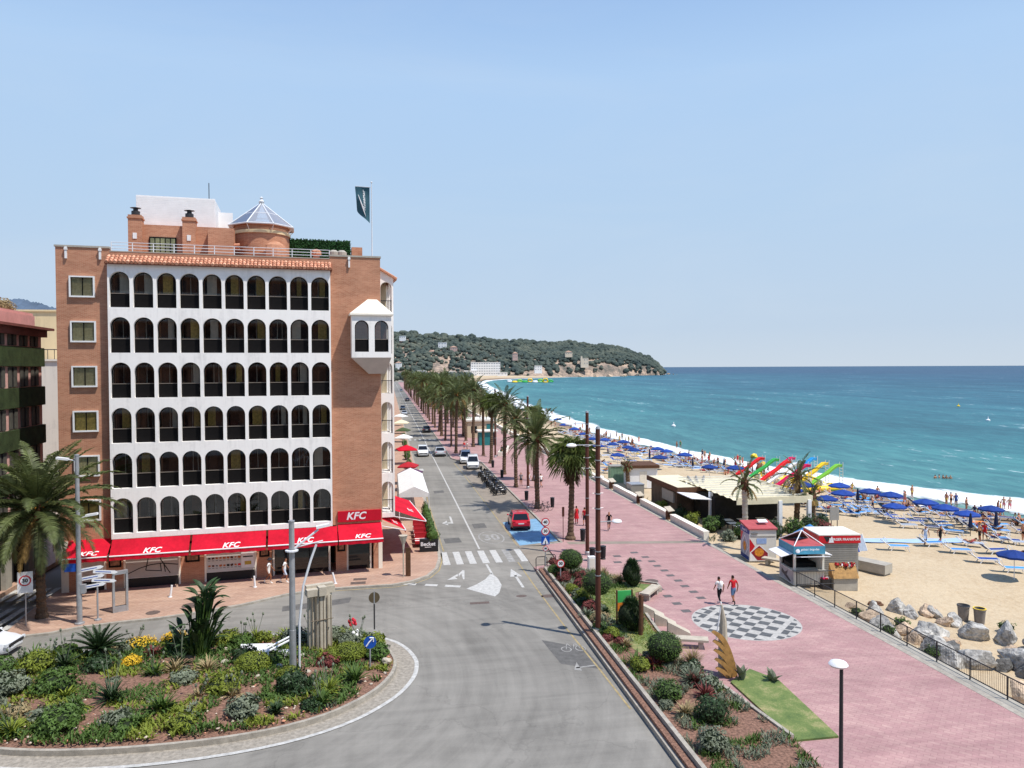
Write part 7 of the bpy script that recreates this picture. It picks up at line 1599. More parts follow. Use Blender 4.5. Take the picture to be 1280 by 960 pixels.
mb.build('shutter_wall',M['kgrey'],t); mb=MB(); mb.box(-.12,2.85,-.12,2.5,2.35,2.9); fa_=mb.build('fascia',M['signred'],t); text_on(fa_,'BURGER FRANKFURT',.24,(1.75,-.128,2.62),(1,0,0),(0,0,1),M['white'],.006); mb=MB(); mb.poly([(.55,-.126,2.4),(.95,-.126,2.4),(.8,-.126,2.85)]); mb.build('emblem',M['white'],fa_); mb=MB(); mb.poly([(.2,-.125,2.85),(.75,-.125,2.85),(.45,-.125,2.4)]); mb.build('emblem_dark',M['black'],fa_)  # black triangle printed beside the white emblem
mb=MB(); mb.box(-.13,2.86,-.13,2.51,2.9,2.97); mb.build('roof',M['kwhite'],t); mb=MB(); mb.box(2.755,2.8,.1,.2,0,2.35); mb.build('drain_pipe',M['kblue'],t)
t=thing('souvenir_counter','wooden counter topped with small red trinkets before the grey kiosk','counter',(29.3,44.9,-.45),rad(-6))
mb=MB(); mb.box(0,1.65,0,.9,0,.85); mb.build('base',M['concrete'],t); mb=MB(); mb.add([(-.05,-.1,.85),(1.7,-.1,.85),(1.75,.6,1.75),(-.05,.6,1.75),(-.05,.7,.85),(1.7,.7,.85)],[(0,1,2,3),(4,3,2,5),(0,3,4),(1,5,2)]); mb.build('display_board',M['wood'],t)
mb=MB(); mb.k=0
for k in range(40): mb.k=br.choice([0,0,1,2]); x=.3+br.random()*1.35; mb.cbox((x,.55-.25*br.random(),1.72-.3*br.random()*br.random()),(.08,.06,.16),br.random()*3,br.random(),0)
mb.build('trinket_display',[M['stripe'],M['white'],M['black']],t)
mb=MB(); mb.box(0,.62,0,.5,0,.75); o=mb.build('drinks_crate',mat('crate_black',S(40,36,36),.7,.2,4)); o.location=(28.55,45.0,-.45); tag(o,'dark crate of goods between kiosk and counter','crate')
mb=MB(); 
for k in range(14): mb.k=k%3; mb.blob((.08+.5*br.random(),.05+.4*br.random(),.82),(.08,.08,.09),0,0)
o=mb.build('fruit_display',[M['stripe'],M['white'],M['magp']]); o.location=(28.55,45.0,-.45); tag(o,'red and white bottle tops piled on the dark crate','goods')
t=thing('sea_bench','long grey concrete box bench on the sand beyond the grey kiosk','bench',(34.3,49.2,-.35),rad(-62)); mb=MB(); mb.box(-2.0,2.0,-.55,.55,.08,.75); mb.build('seat',M['concrete'],t); mb=MB(); mb.box(-1.9,1.9,-.45,.45,-.3,.08); mb.build('plinth',M['kgrey'],t)
person((28.2,48.6,-.2),rad(200),'man in white T-shirt standing behind the teal kiosk roof','stand','skin2','cl_white','cl_dark',sleeve='cl_white')
mb=MB(); mb.blob((0,0,.05),(.5,.3,.16),2,.25); o=mb.build('driftwood',M['darkwood']); o.location=(30.8,42.6,sz(30.8,42.6)); tag(o,'dark lump of driftwood on the sand below the counter','driftwood')
# restaurant
t=thing('beach_restaurant','open beach restaurant under a cream folded canvas roof on white posts','restaurant',(0,0,-.3))
RX0,RX1,RY0,RY1=29.8,37.2,60.6,73.6
mb=MB(); k=10; vs=[];fs=[]
for i in range(k+1):
    y=RY0+(RY1-RY0)*i/k; vs+=[(RX0+.35,y,3.13),(RX1,y,3.13)]
    if i<k: y2=y+(RY1-RY0)/k*.5; vs+=[(RX0+.35,y2,3.03),(RX1,y2,3.03)]
n=len(vs)//2; fs=[(2*i,2*i+1,2*i+3,2*i+2) for i in range(n-1)]; mb.add(vs,fs); mb.build('canvas_roof',M['creamcanvas'],t)
for i in range(k+1):
    y=RY0+(RY1-RY0)*i/k; mb=MB(); mb.box(RX0+.3,RX1+.05,y-.05,y+.05,3.19,3.3); mb.build('roof_beam',M['kwhite'],t)
mb=MB(); mb.box(RX0+.3,RX1+.05,RY0-.14,RY0-.06,2.75,3.35); mb.box(RX1+.05,RX1+.15,RY0-.14,RY1,2.85,3.35); mb.build('fascia',M['creamcanvas'],t)
for x,y in [(30.9,60.5),(34.2,60.5),(37.0,60.5),(30.2,66),(30.1,71.5),(37.1,66),(37.1,70),(37.1,73.4),(34,73.4)]:
    mb=MB(); mb.box(x-.16,x+.16,y-.16,y+.16,-.1,3.0); mb.build('pillar',M['white'],t)
mb=MB(); mb.box(RX0+.4,RX1-.2,RY0+4.5,RY1-.5,0,2.6); mb.build('inner_wall',M['intdark'],t)
mb=MB(); mb.box(28.1,31.6,69,77.5,2.75,2.95); mb.build('side_roof',M['creamcanvas'],t); mb=MB(); mb.box(28.0,31.7,68.8,69.0,2.45,3.0); mb.box(28.0,28.1,69,77.6,2.5,3.0); mb.build('side_roof_edge',M['darkwood'],t)
mb=MB(); mb.box(28.4,31.4,70,77.2,0,2.45); mb.build('kitchen_wall',mat('kitchen_brown',S(96,80,66),.8,.3,1.2),t); mb=MB(); mb.box(28.2,28.38,70.4,73.5,1.2,2.3); mb.build('menu_board',M['kgrey'],t)
mb=MB(); mb.cbox((28.9,66.9,2.5),(2.0,3.6,.06),0,0,.08); mb.build('side_awning',M['white'],t)
for k in range(3): mb=MB(); mb.cyl((30.4+k*.5,70.5,3.0),(31.2+k*.9,73.8,3.3),.12,n=6); mb.build('roof_duct',M['kgrey'],t)
for i in range(12):
    x=30.6+(i%4)*1.85+br.uniform(-.3,.3); y=60.9+(i//4)*1.35
    o=thing('dining_table',f'dark cafe table with pale top under the canvas roof, {ordinal(i)} counting from the white pillar','table',(x,y,-.25),0,'cafe tables under the canvas'); mb=MB(); mb.box(-.4,.4,-.4,.4,.72,.76); mb.build('tabletop',M['kwhite'],o); mb=MB(); mb.cyl((0,0,0),(0,0,.72),.05,n=6); mb.build('leg',M['darkmetal'],o)
for i,(x,y,r,m) in enumerate([(30.0,59.2,.8,'leafmid'),(31.6,59.0,.7,'leaflime'),(33.0,59.4,.8,'leafdark'),(35,59.6,.8,'leafmid'),(36.5,59.8,1.,'leafdark'),(37.6,59.3,.8,'leafred'),(28.6,62.5,.8,'leafmid'),(28.2,65.5,.7,'leaflime'),(28.0,68.0,.7,'leafdark'),(29.6,63.5,.7,'leafdark'),(27.8,72.5,.6,'leaflime'),(28.4,58.6,.6,'leafgrey'),(39.2,62,.7,'leafdark')]):
    bush((x,y,-.35),(r,r,r*1.05),M[m],f'{nm[M[m].name]} shrub, {ordinal(i)} in the planting around the canvas restaurant','shrubs around the canvas restaurant',700,.1,amp=.3)
tuft((35.6,58.6,-.3),26,1.5,.2,M['leaflime'],'yellow green banana like plant behind the teal kiosk',(45,88),(.4,1.1))
def small_palm(loc,h,R_,seed,label): return date_palm(label,h,R_,seed,17,26,None,False,loc)
sp=small_palm((28.5,55.6,-.3),5.3,2.1,61,'feather palm with pale bare trunk before the canvas roof'); sp.scale=(.9,.9,1); [setattr(k.material_slots[0],'link','OBJECT') or setattr(k.material_slots[0],'material',M['stone']) for k in bpy.data.objects if k.parent is sp and k.name.startswith('trunk')]
small_palm((37.0,62.6,-.3),4.6,2.4,62,'dark feathery tree palm at the beach corner of the restaurant'); small_palm((38.2,61.6,-.4),3.0,1.2,63,'little slender palm beside the beach information board')
small_palm((28.9,86.5,-.3),2.7,.9,64,'small ochre palm beside the white hut')
t=thing('info_board','grey information board on two posts standing in the sand','board',(40.2,61.6,-.5)); mb=MB(); mb.box(-.45,.45,-.04,.04,1.0,2.2); mb.build('panel',M['kgrey'],t); mb=MB(); mb.cyl((-.3,0,0),(-.3,0,1),.04,n=6); mb.build('leg',M['darkmetal'],t); mb=MB(); mb.cyl((.3,0,0),(.3,0,1),.04,n=6); mb.build('leg',M['darkmetal'],t)
# huts on the sand
t=thing('beach_hut','white hut with brown flat roof by the promenade wall','hut',(29.2,86.8,-.3),-.1); mb=MB(); mb.box(0,3.4,0,3.6,0,2.5); mb.build('wall',M['white'],t); mb=MB(); mb.box(-.35,3.6,-.25,3.9,2.5,2.85); mb.build('roof',M['darkwood'],t); mb=MB(); mb.box(1.2,2.1,-.03,-.002,.1,2.1); mb.build('door',M['offwhite'],t)
t=thing('green_container','small pale green slatted container beside the white hut','container',(28.1,91.3,-.3),-.1); mb=MB(); mb.box(0,1.9,0,1.6,0,2.1); mb.build('wall',mat('pale_green',S(150,178,150),.7,.15,2),t); mb=MB()
for k in range(9): mb.box(.1+k*.2,.18+k*.2,-.03,-.001,.05,2.05)
mb.build('slat',mat('pale_green2',S(128,160,130),.7,.15,2),t); mb=MB(); mb.box(-.08,1.98,-.08,1.68,2.1,2.2); mb.build('roof',M['kgrey'],t)
t=thing('lifeguard_cabinet','grey slatted machine housing against the low wall','cabinet',(26.9,79.5,-.2)); mb=MB(); mb.box(0,1.5,0,1.8,0,1.5); mb.build('body',M['kgrey'],t); mb=MB(); mb.box(-.03,1.53,-.03,1.83,1.5,1.6); mb.build('lid',M['metal'],t)
t=thing('teal_kiosk','teal fronted kiosk with flat white roof on the promenade','kiosk',(19.0,136.5,.12)); mb=MB(); mb.box(-2.3,.9,0,3,0,2.5); mb.build('wall',M['teal'],t); mb=MB(); mb.box(-2.6,1.2,-.3,3.2,2.5,2.75); mb.build('roof',M['kwhite'],t); mb=MB(); mb.box(.2,.85,-.04,-.002,.1,2.3); mb.build('door',M['darkmetal'],t)
t=thing('beach_bar_house','beige flat roofed beach house with teal door behind the teal kiosk','building',(19.5,152,.12)); mb=MB(); mb.box(-3.4,2.6,0,8,0,3.4); mb.build('wall',M['beige'],t); mb=MB(); mb.box(-3.7,2.9,-.3,8.3,3.4,3.75); mb.build('roof',M['kwhite'],t); mb=MB(); mb.box(.6,2.1,-.05,-.002,0,2.8); mb.build('door',M['teal'],t); mb=MB(); mb.box(-2.6,-1.4,-.05,-.002,1,2.4); mb.build('window',M['carglass'],t)
t=thing('long_planter','low white walled planter beside the teal kiosk','planter',(19.3,124,.12),-.25); mb=MB(); mb.box(-.5,.5,-5,5,0,.7); mb.build('wall',M['offwhite'],t); mb=MB(); mb.leafball((0,0,.7),(.4,4.8,.35),500,.1,.8,-.2,br); mb.build('plant',M['leafdark'],t)
# blue mat paths
for i,L in enumerate([[(35.5,58.8),(41,58.2),(48.8,58.0),(51,58.6)],[(33.4,105),(42.2,113.5),(52,110.5)]]):
    pts=[]; 
    for a,b in zip(L,L[1:]):
        for k in range(8): pts.append((a[0]+(b[0]-a[0])*k/8,a[1]+(b[1]-a[1])*k/8))
    pts.append(L[-1]); mb=MB(); vs=[];fs=[]
    for j,p in enumerate(pts):
        for sgn in (-.75,.75): vs.append((p[0],p[1]+sgn,max(sz(p[0],p[1]-.7),sz(p[0],p[1]+.7),sz(p[0],p[1]))+.06))
    mb.add(vs,[(2*j,2*j+2,2*j+3,2*j+1) for j in range(len(pts)-1)]); tag(mb.build('beach_path',M['pathblue']),kind='structure')
# ------------------------------------------------------------------ parasols, loungers, bathers
UG='blue beach parasols along the shore'
U0_=open_parasol('beach_parasol','x',M['blue'],(0,0,0),1.16,2.2,False,UG,8)
UP=[(42.3,66.1),(43,66)]
Hc=14.6
def px2w(px,py,z):
    a=(px-640)/924; b=-(py-480)/924; d=Fw+Rr*a+Uu*b; t=(z-14.6)/d.z; return d.x*t,d.y*t
def w2px(x,y,z):
    v=Vector((x,y,z-14.6)); Z=v.dot(Fw); return (640+924*v.dot(Rr)/Z,480-924*v.dot(Uu)/Z)
UPX=[(1087,613),(1113.6,618.4),(1118,630),(1157,627),(1181.5,634),(1209,640),(1239,634),(1268,690.6),(919,584),(1049,606),(1054,616),(1033,620.5),(992,609.5),(1004,605.6),(766,553.6),(779,552),(785,557.5),(793,561),(772,567),(822,559.5),(833,562),(825,571),(856,568),(887,582),(748,556),(756,549),(741,548),(729,541),(718,536),(705,531),(697,524)]
ups=[]
for px,py in UPX:
    x,y=px2w(px,py,.9); 
    for _ in range(2): zz=sz(x,y); x,y=px2w(px,py,zz+1.95)
    ups.append((x,y,sz(x,y)-.05))
order=sorted(range(len(ups)),key=lambda i:ups[i][1])
for r,i in enumerate(order):
    lab=f'open blue parasol on the sand, {ordinal(r)} counting along the beach from the grey bins'
    if r==0: U0_.location=ups[i]; U0_['label']='open blue parasol low among loungers, first along the beach from the grey bins'
    else: dup(U0_,ups[i],uni(0,1),uni(.95,1.08),lab,UG)
C0=closed_parasol((0,0,0),'x',M['cl_navy'],2.2,'furled navy parasols on the sand')
cps=[]
for px,py in [(1245,663),(1072,632),(866,588),(905,586),(812,577),(1213,668)]: x,y=px2w(px,py,-1.1); cps.append((x,y,sz(x,y)-.05))
for i,p in enumerate(sorted(cps,key=lambda p:p[1])):
    lab=f'furled navy parasol stuck in the sand, {ordinal(i)} counting from the grey bins'
    if i==0: C0.location=p; C0['label']=lab
    else: dup(C0,p,0,1,lab)
def make_lounger():
    t=thing('sun_lounger','x','sun lounger',(0,0,0),0,'sun loungers set out on the sand')
    for s in (-1,1):
        mb=MB(); mb.box(s*.31-.035,s*.31+.035,-.95,.5,.33,.40); mb.box(s*.31-.03,s*.31+.03,.45,1.0,.345,.385) if False else None; mb.ring_tube([(s*.31,.45,.36),(s*.31,1.02,.78)],.035,5); mb.build('side_rail',M['white'],t)
        mb=MB(); mb.ring_tube([(s*.31,-.8,.36),(s*.33,-.95,0)],.035,5); mb.build('leg',M['white'],t); mb=MB(); mb.ring_tube([(s*.31,.2,.36),(s*.33,.42,0)],.035,5); mb.build('leg',M['white'],t)
    mb=MB(); mb.add([(-.29,-.95,.405),(.29,-.95,.405),(.29,.45,.405),(-.29,.45,.405),(-.29,1.0,.8),(.29,1.0,.8)],[(0,1,2,3),(3,2,5,4)]); mb.add([(-.29,-.95,.38),(.29,-.95,.38),(.29,.45,.38),(-.29,.45,.38),(-.29,1.0,.775),(.29,1.0,.775)],[(3,2,1,0),(4,5,2,3)]); mb.build('sling',M['towelblue'],t)
    mb=MB(); mb.ring_tube([(-.31,.6,.5),(-.31,.78,.95),(0,.8,1.02),(.31,.78,.95),(.31,.6,.5)],.02,5,False); mb.build('hood_frame',M['white'],t)
    return t
L0=make_lounger()
LPX=[(1119,689),(1163,683),(1196,692),(1230,704),(1264,716),(1213,683),(1242,692),(1275,698),(1189,667),(1210,659),(1247,666),(1258,678),(1274,681),(1244,676),(1141,655),(1110,648),(1089,643),(1149,643),(1131,638),(1108,637),(1181,648),(1196,652),(1164,662),(1008,626),(1008,634),(1026.6,626),(1034,640),(1044,629),(1042,635),(1058,632),(1066,638),(1078,632),(1086,643),(1094,639),(1062,645),(1023,638),(821,583),(807,577),(852,582),(840,576),(763,562),(755,572),(793,573),(754,581),(830,567),(1100,646),(1122,652),(1132,660),(1075,640),(1015,633),(998,630),(1050,640),(1071,645),(1203,655),(1218,662),(1230,664),(1178,660),(815,585),(800,582),(788,579),(779,574),(770,578),(762,586),(782,566),(803,569),(846,584),(868,588),(876,582),(861,576),(776,560),(768,570),(790,585),(748,588),(757,592),(742,578),(738,570)]
lps=[]
for px,py in LPX: x,y=px2w(px,py,-1.0); x,y=px2w(px,py,sz(x,y)); lps.append((x,y,sz(x,y)-.03))
ler=random.Random(12)
for k in range(420):
    if len(lps)>190: break
    y=ler.uniform(58,176); x=lin(SHORE,y)-ler.uniform(4.5,17 if y<80 else 12)
    if (y<72 and x<46) or (84<y<101 and x<63 and x>47): continue
    if x<40 or any((x-a)**2+(y-b)**2<2.4 for a,b,c in lps): continue
    lps.append((x,y,sz(x,y)-.03))
lps.sort(key=lambda p:(p[0]-34.7)**2+(p[1]-39)**2)
lr=random.Random(3)
sl_=[M['towelblue'],M['slinggrey'],M['slingnavy'],M['towelblue'],M['blue']]; sn=['light blue','pale','navy','sky blue','deep blue']
for i,p in enumerate(lps):
    c=lr.randrange(5); lab=f'white framed lounger with {sn[c]} sling, {ordinal(i)} counting from the grey bins'
    rz=rad(lr.gauss(75,14)) 
    if i==0: o=L0; o.location=p; o.rotation_euler.z=rz; o['label']=lab; continue
    dup(L0,p,rz,1.05,lab,'sun loungers set out on the sand',swap={M['towelblue']:sl_[c]})
TG='towels and bags spread on the sand'; twm=['cl_pink','cl_yellow','cl_green','stripe','cl_white','skyp','cl_navy','orangep']; tn=['pink','yellow','green','red striped','white','sky blue','navy','orange']; k=0
tws=[]
while len(tws)<56:
    y=lr.uniform(55,180); x=lin(SHORE,y)-lr.uniform(2.5,12)
    if any((x-a_)**2+(y-b_)**2<1.5 for a_,b_,_ in lps+tws): continue
    tws.append((x,y,sz(x,y)))
tws.sort(key=lambda p:p[1])
for i,(x,y,z) in enumerate(tws):
    c=lr.randrange(8); mb=MB(); vs=[];
    for a_ in range(5):
        for b_ in range(8): px_,py_=(a_-2)*.21,(b_-3.5)*.24; vs.append((px_,py_,.06+.025*noise.noise(Vector((px_*4+i,py_*4,0)))))
    mb.add(vs,[(a_*8+b_,a_*8+b_+1,a_*8+b_+9,a_*8+b_+8) for a_ in range(4) for b_ in range(7)])
    if i%2: mb.blob((.6,.4,.14),(.16,.12,.2),1,.1)
    o=mb.build('beach_towel',M[twm[c]]); o.location=(x,y,z+.05); o.rotation_euler=(0,0,lr.uniform(0,3)); tag(o,f'{tn[c]} towel {"with a bag " if i%2 else ""}on the sand, {ordinal(i)} along the beach from the bins','towel',TG)
BG='bathers on the beach'
sk=['skin','skin2','skin3','skin']; sw_=['cl_navy','cl_red','cl_dark','cl_blue','cl_green','cl_pink','cl_black','cl_yellow']
def bather(px,py,pose,lab,rz=None,female=None,z0=None,**kw):
    x,y=px2w(px,py,-1.2); x,y=px2w(px,py,sz(x,y)); z=sz(x,y)-.02 if z0 is None else z0
    s=lr.choice(sk); f=lr.random()<.45 if female is None else female; b=lr.choice(sw_)
    kw.setdefault('top',b if f and lr.random()<.8 else s); kw.setdefault('bottom',b); kw.setdefault('shoe',s); kw.setdefault('hair',lr.choice(['hair','hair','hairlight']))
    person((x,y,max(z,-2.15)),lr.uniform(0,6.28) if rz is None else rz,lab,pose,s,group=BG if 'bather' in lab else None,female=f,**kw)
STAND=[(758,546),(770.5,547),(786,553.6),(798.6,553.6),(791,558),(763,550),(755,550),(846,561),(850.6,560.6),(878,571.5),(881,573),(887,575),(922,579),(928,582),(935,588),(938,587),(947,585),(925,580),(1097,623),(1131,631),(1140,621),(1183,631),(1189,631),(1195,632),(1254.7,637),(1262,638),(737,541),(728,536),(712,527),(719,533),(745,543),(690,520),(683,516)]
stx2=random.Random(16)
for k in range(34):
    y=stx2.uniform(70,200); x=lin(SHORE,y)-stx2.uniform(-1.5,9); STAND.append(w2px(x,y,sz(x,y)))
STAND.sort()
for i,(px,py) in enumerate(STAND): bather(px,py,'stand' if i%3 else 'walk',f'bather standing by the water line, {ordinal(i)} counting from the far end of the beach')
SIT=[(852,578),(782,574),(868,573),(857,576),(863,580),(918,576),(1065,610),(1077,621),(1089,621),(1164,636),(1188,641),(1227,639),(1230,650),(1267.5,650),(1274.5,651),(1206,653),(1130,634),(1137,634),(1101,628),(1093,626),(800,566),(775,562),(830,577),(812,567),(1250,643),(1218,640),(1105,640),(1080,628),(760,566),(751,560),(893,578),(1024,617),(1040,612),(746,552)]
stx=random.Random(6)
for k in range(46):
    y=stx.uniform(60,178); x=lin(SHORE,y)-stx.uniform(1.5,11); SIT.append(w2px(x,y,sz(x,y)))
for k in range(0): pass
SIT.sort()
for i,(px,py) in enumerate(SIT): bather(px,py,'sit',f'bather sitting on the sand, {ordinal(i)} counting from the far end of the beach')
for i in range(1,len(lps),3):
    x,y,z=lps[i]
    if (i*7)%4==3: continue
    s=lr.choice(sk); person((x,y+.05,z+.30),0,f'bather lying on a lounger, {ordinal(i//3)} counting from the grey bins','lie',s,lr.choice([s,'cl_dark','cl_pink']),lr.choice(sw_),shoe=s,group=BG)
bather(1156.6,682,'walk','woman in pale blue top and bag strap crossing the mat path',rad(160),True,top='cl_light',bottom='cl_light',thigh='cl_light')
bather(1175,681,'walk','woman in short black dress walking beside the pale blue one',rad(190),True,top='cl_black',bottom='cl_black',thigh='cl_black')
bather(1224.5,677,'stand','heavy man in black shorts beside the loungers',rad(80),False,top='skin3',bottom='cl_black',thigh='cl_black')
bather(1231,676,'walk','pale companion close to the man in black shorts',rad(120),True)
bather(1279,677,'stand','man in dark trunks at the picture edge on the sand',rad(90),False)
bather(1091,639,'walk','dark haired man walking between loungers near the boats',rad(60),False,bottom='cl_navy')
bather(812,575,'stand','figure in black clothes among the far loungers',1.,False,top='cl_black',bottom='cl_black',thigh='cl_black',shin='cl_black')
for i,(px,py) in enumerate([(1169,598),(1174,597.6),(1179,598),(1183,598.4),(1188,598.6)]):
    x,y=px2w(px,py,-2.0); person((x,y,-3.15),i*.7,f'swimmer up to the chest in the waves, {ordinal(i)} in the row','stand',lr.choice(sk),'skin','cl_navy',group='swimmers bobbing in a row offshore')
# lifeguard post and tables of the beach hire tent
t=thing('hire_tent','small blue and white hire tent with folded loungers','tent',(36.4,60.0,sz(36.4,60)),.3)
t.location=(*px2w(1012,688,-.6),-.65)
mb=MB(); mb.add([(-1.0,-.8,1.5),(1.0,-.8,1.5),(1.0,.8,1.5),(-1.0,.8,1.5),(0,0,2.25)],[(0,1,4),(1,2,4),(2,3,4),(3,0,4)]); mb.build('canopy',M['towelblue'],t)
for x in (-.95,.95):
    for y in (-.75,.75): mb=MB(); mb.cyl((x,y,0),(x,y,1.5),.03,n=5); mb.build('pole',M['white'],t)
mb=MB(); mb.box(-.9,.9,.3,.6,0,.8); mb.build('counter',M['slingnavy'],t)
for i,(px,py,m) in enumerate([(1000,690,'towelblue'),(1020,690,'slinggrey'),(1057,690,'slinggrey'),(1066,690,'blue'),(1075,688,'slinggrey')]):
    x,y=px2w(px,py,-.6); o=thing('stacked_lounger',['upright stack of light blue loungers left of the hire tent'.replace('left of','at the kiosk side of'),'upright pale stack under the hire tent edge','upright pale stack beyond the hire tent','upright deep blue cover on the lounger stack','leaning white lounger at the end of the stacks'][i],'lounger stack',(x,y,sz(x,y)),.2); mb=MB(); mb.add([(-.35,-.4,0),(.35,-.4,0),(.3,.1,1.25),(-.3,.1,1.25),(-.35,.5,0),(.35,.5,0)],[(0,1,2,3),(5,4,3,2),(0,3,4),(1,5,2)]); mb.build('cover',M[m],o); mb=MB(); mb.ring_tube([(.38,-.4,0),(.33,.1,1.3),(.38,.5,0)],.03,5); mb.build('frame',M['white'],o)
bather(1037.5,662+28,'sit','man in red T-shirt sitting before the hire tent, seen from behind',rad(0),False,top='cl_red',sleeve='cl_red',bottom='cl_dark'); bather(1045,690,'sit','person in black sitting beside the man in red',rad(10),False,top='cl_black',sleeve='cl_black',bottom='cl_dark')
# pedal boats with slides
def pedal_boat(label,c,loc,rz,hull='yellow'):
    t=thing('pedal_boat',label,'pedal boat',loc,rz,None)
    for s in (-1,1): mb=MB(); mb.ring_tube([(-1.6,s*.62,.35),(-1.3,s*.62,.25),(1.3,s*.62,.25),(1.75,s*.62,.5)],[.12,.3,.3,.08],8); mb.build('float',M[hull],t,smooth=60)
    mb=MB(); mb.box(-1.2,1.1,-.6,.6,.42,.55); mb.build('deck',M[hull],t)
    for s in (-1,1): mb=MB(); mb.box(-.9,-.4,s*.32-.2,s*.32+.2,.55,.75); mb.box(-.98,-.86,s*.32-.2,s*.32+.2,.55,1.15); mb.build('seat',M['white'],t)
    mb=MB(); P=[(-3.2,.42),(-2.7,.42),(-1.9,.65),(-.9,1.3),(0,1.75),(.6,2.2),(1.1,2.5),(1.6,2.5)]; vs=[];fs=[]
    for x,z in P: vs+=[(x,-.2,z+.2),(x,-.15,z),(x,.15,z),(x,.2,z+.2),(x,.26,z+.18),(x,.19,z-.1),(x,-.19,z-.1),(x,-.26,z+.18)]
    for i in range(len(P)-1):
        for k in range(8): fs.append((i*8+k,i*8+(k+1)%8,i*8+8+(k+1)%8,i*8+8+k))
    mb.add(vs,fs); mb.build('slide',M[c],t,smooth=50)
    mb=MB()
    for s in (-1,1): mb.cyl((1.65,s*.26,.5),(1.65,s*.26,2.9),.035,n=5)
    for k in range(6): mb.cyl((1.65,-.26,.7+k*.3),(1.65,.26,.7+k*.3),.025,n=4)
    mb.build('ladder',M['whitemetal'],t); return t
for px,py,c,l in [(938,601,'redp','red slide pedal boat at the hotel end of the row'),(956,603,'greenp','green slide pedal boat second in the row'),(971,607,'redp','red slide pedal boat third in the row beside the white one'),(981,610,'white','white slide pedal boat mid row'),(994,613,'magp','magenta slide pedal boat in the middle of the row'),(1005,600,'skyp','blue slide pedal boat raised behind the magenta one'),(1018,608,'yellow','yellow slide pedal boat near the blue parasols'),(1034,611,'limep','lime green slide pedal boat last in the row'),(978,600,'magp','pink slide pedal boat behind the third one')]:
    x,y=px2w(px,py,-1.1); x,y=px2w(px,py,sz(x,y)); pedal_boat(l,c,(x,y,sz(x,y)-.05),rad(lr.uniform(4,14))).scale=(1.3,1.25,1.25)
x,y=px2w(951,592,-1.2); t=thing('inflatable_horse','brown and yellow inflatable standing by the red slide','inflatable',(x,y,sz(x,y))); mb=MB(); mb.k=0; mb.blob((0,0,1.1),(.7,.4,.9),2,.2); mb.k=1; mb.blob((.4,0,1.8),(.4,.3,.5),2,.25); mb.blob((-.2,0,.4),(.8,.5,.4),2,.1); mb.build('body',[mat('brown_print',S(120,76,50),.6,.4,2),M['yellow']],t,smooth=180)
mb=MB()
x,y=px2w(943,572,-2); mb.blob((0,0,.35),(.65,.5,.5),2,.2); o=mb.build('yellow_buoy',M['yellow'],smooth=180); o.location=(x,y,-2.1); tag(o,'yellow inflatable marker floating off the pedal boats','buoy')
for px,py,m,l in [(1198,508,'yellow','small yellow buoy far out on the water'),(1235,526,'white','white buoy nearer than the yellow one on the water'.replace('nearer','lower')),(842,533,'white','tiny white float off the far beach')]:
    x,y=px2w(px,py,-2); mb=MB(); mb.lathe([(0,-.3),(.6,-.2),(.6,.3),(.15,.6),(.1,1.2),(0,1.25)],n=10); o=mb.build('buoy',M[m]); o.location=(x,y,-2); tag(o,l,'buoy')
t=thing('water_park','floating inflatable water park of yellow and green pieces offshore','water park',(150,800,-2)); 
for k in range(9):
    x,y=px2w(637+k*6.4,477.8+.4*(k%2),-2); mb=MB(); h=[2,1.2,2.5,1.6,3.6,1.5,3.,4.2,2.2][k]; mb.k=0; mb.ring_tube([(x-150-3,y-800,.3),(x-150-1.5,y-800,h),(x-150+1.5,y-800,h),(x-150+3,y-800,.3)],.9,8); mb.blob((x-150,y-800,.5),(3.2,2.,.7),1,.05); mb.build('inflatable_piece',M[['white','yellow','limep','greenp','yellow','white','limep','yellow','greenp'][k]],t,smooth=180)
# ------------------------------------------------------------------ the headland
HB=[(-60,1288,-72,1556,94.2),(-20,1281,-24,1547,94.0),(-7,1279,-7,1545,92.2),(20,1274,25,1539,88.8),(40,1271,49,1535,90.4),(61,1268,74,1531,85.3),(81,1264,98,1527,88.5),(101,1261,122,1523,80.2),(128,1256,155,1517,83.3),(161,1251,195,1510,78.2),(195,1245,236,1503,71.4),(216,1248,261,1506,73.2),(248,1268,299,1525,70.7),(290,1293,347,1549,68.2),(333,1318,397,1572,70.8),(377,1343,449,1596,64.6),(414,1362,480,1560,63.0),(452,1381,515,1550,55),(482,1395,530,1520,46),(505,1405,542,1490,38),(524,1414,551,1470,27),(538,1421,556,1450,12)]
HB=[(-900,1300,-950,1650,120),(-400,1295,-420,1600,105)]+HB+[(552,1430,562,1440,-2)]
prof=[]
for a,b in zip(HB,HB[1:]):
    L=math.hypot(b[0]-a[0],b[1]-a[1]); n=max(1,int(L/7))
    for k in range(n): prof.append([a[i]+(b[i]-a[i])*k/n for i in range(5)])
def hillpt(u,t):
    i=min(len(prof)-2,int(u)); f=u-i; P=[prof[i][k]+(prof[i+1][k]-prof[i][k])*f for k in range(5)]
    bx,by,rx,ry,rz=P
    if t<=1:
        e=t**(.78 if bx<200 else .78-.3*min(1,(bx-200)/250)); x=bx+(rx-bx)*t; y=by+(ry-by)*t; z=-3+(rz-6.5+3)*e
        z+=(9*noise.noise(Vector((x*.012,y*.012,0)))+5*noise.noise(Vector((x*.04,y*.04,2))))*min(1,t*4)*(1-t*.9)*min(1,rz/40)
    else: x=bx+(rx-bx)*t; y=by+(ry-by)*t; z=(rz-6.5)*(2.2-1.2*t)
    return Vector((x,y,z))
mb=MB(); nt_=20; N=len(prof); vs=[];
for i in range(N):
    for k in range(nt_+1): vs.append(hillpt(i,k/nt_*1.9))
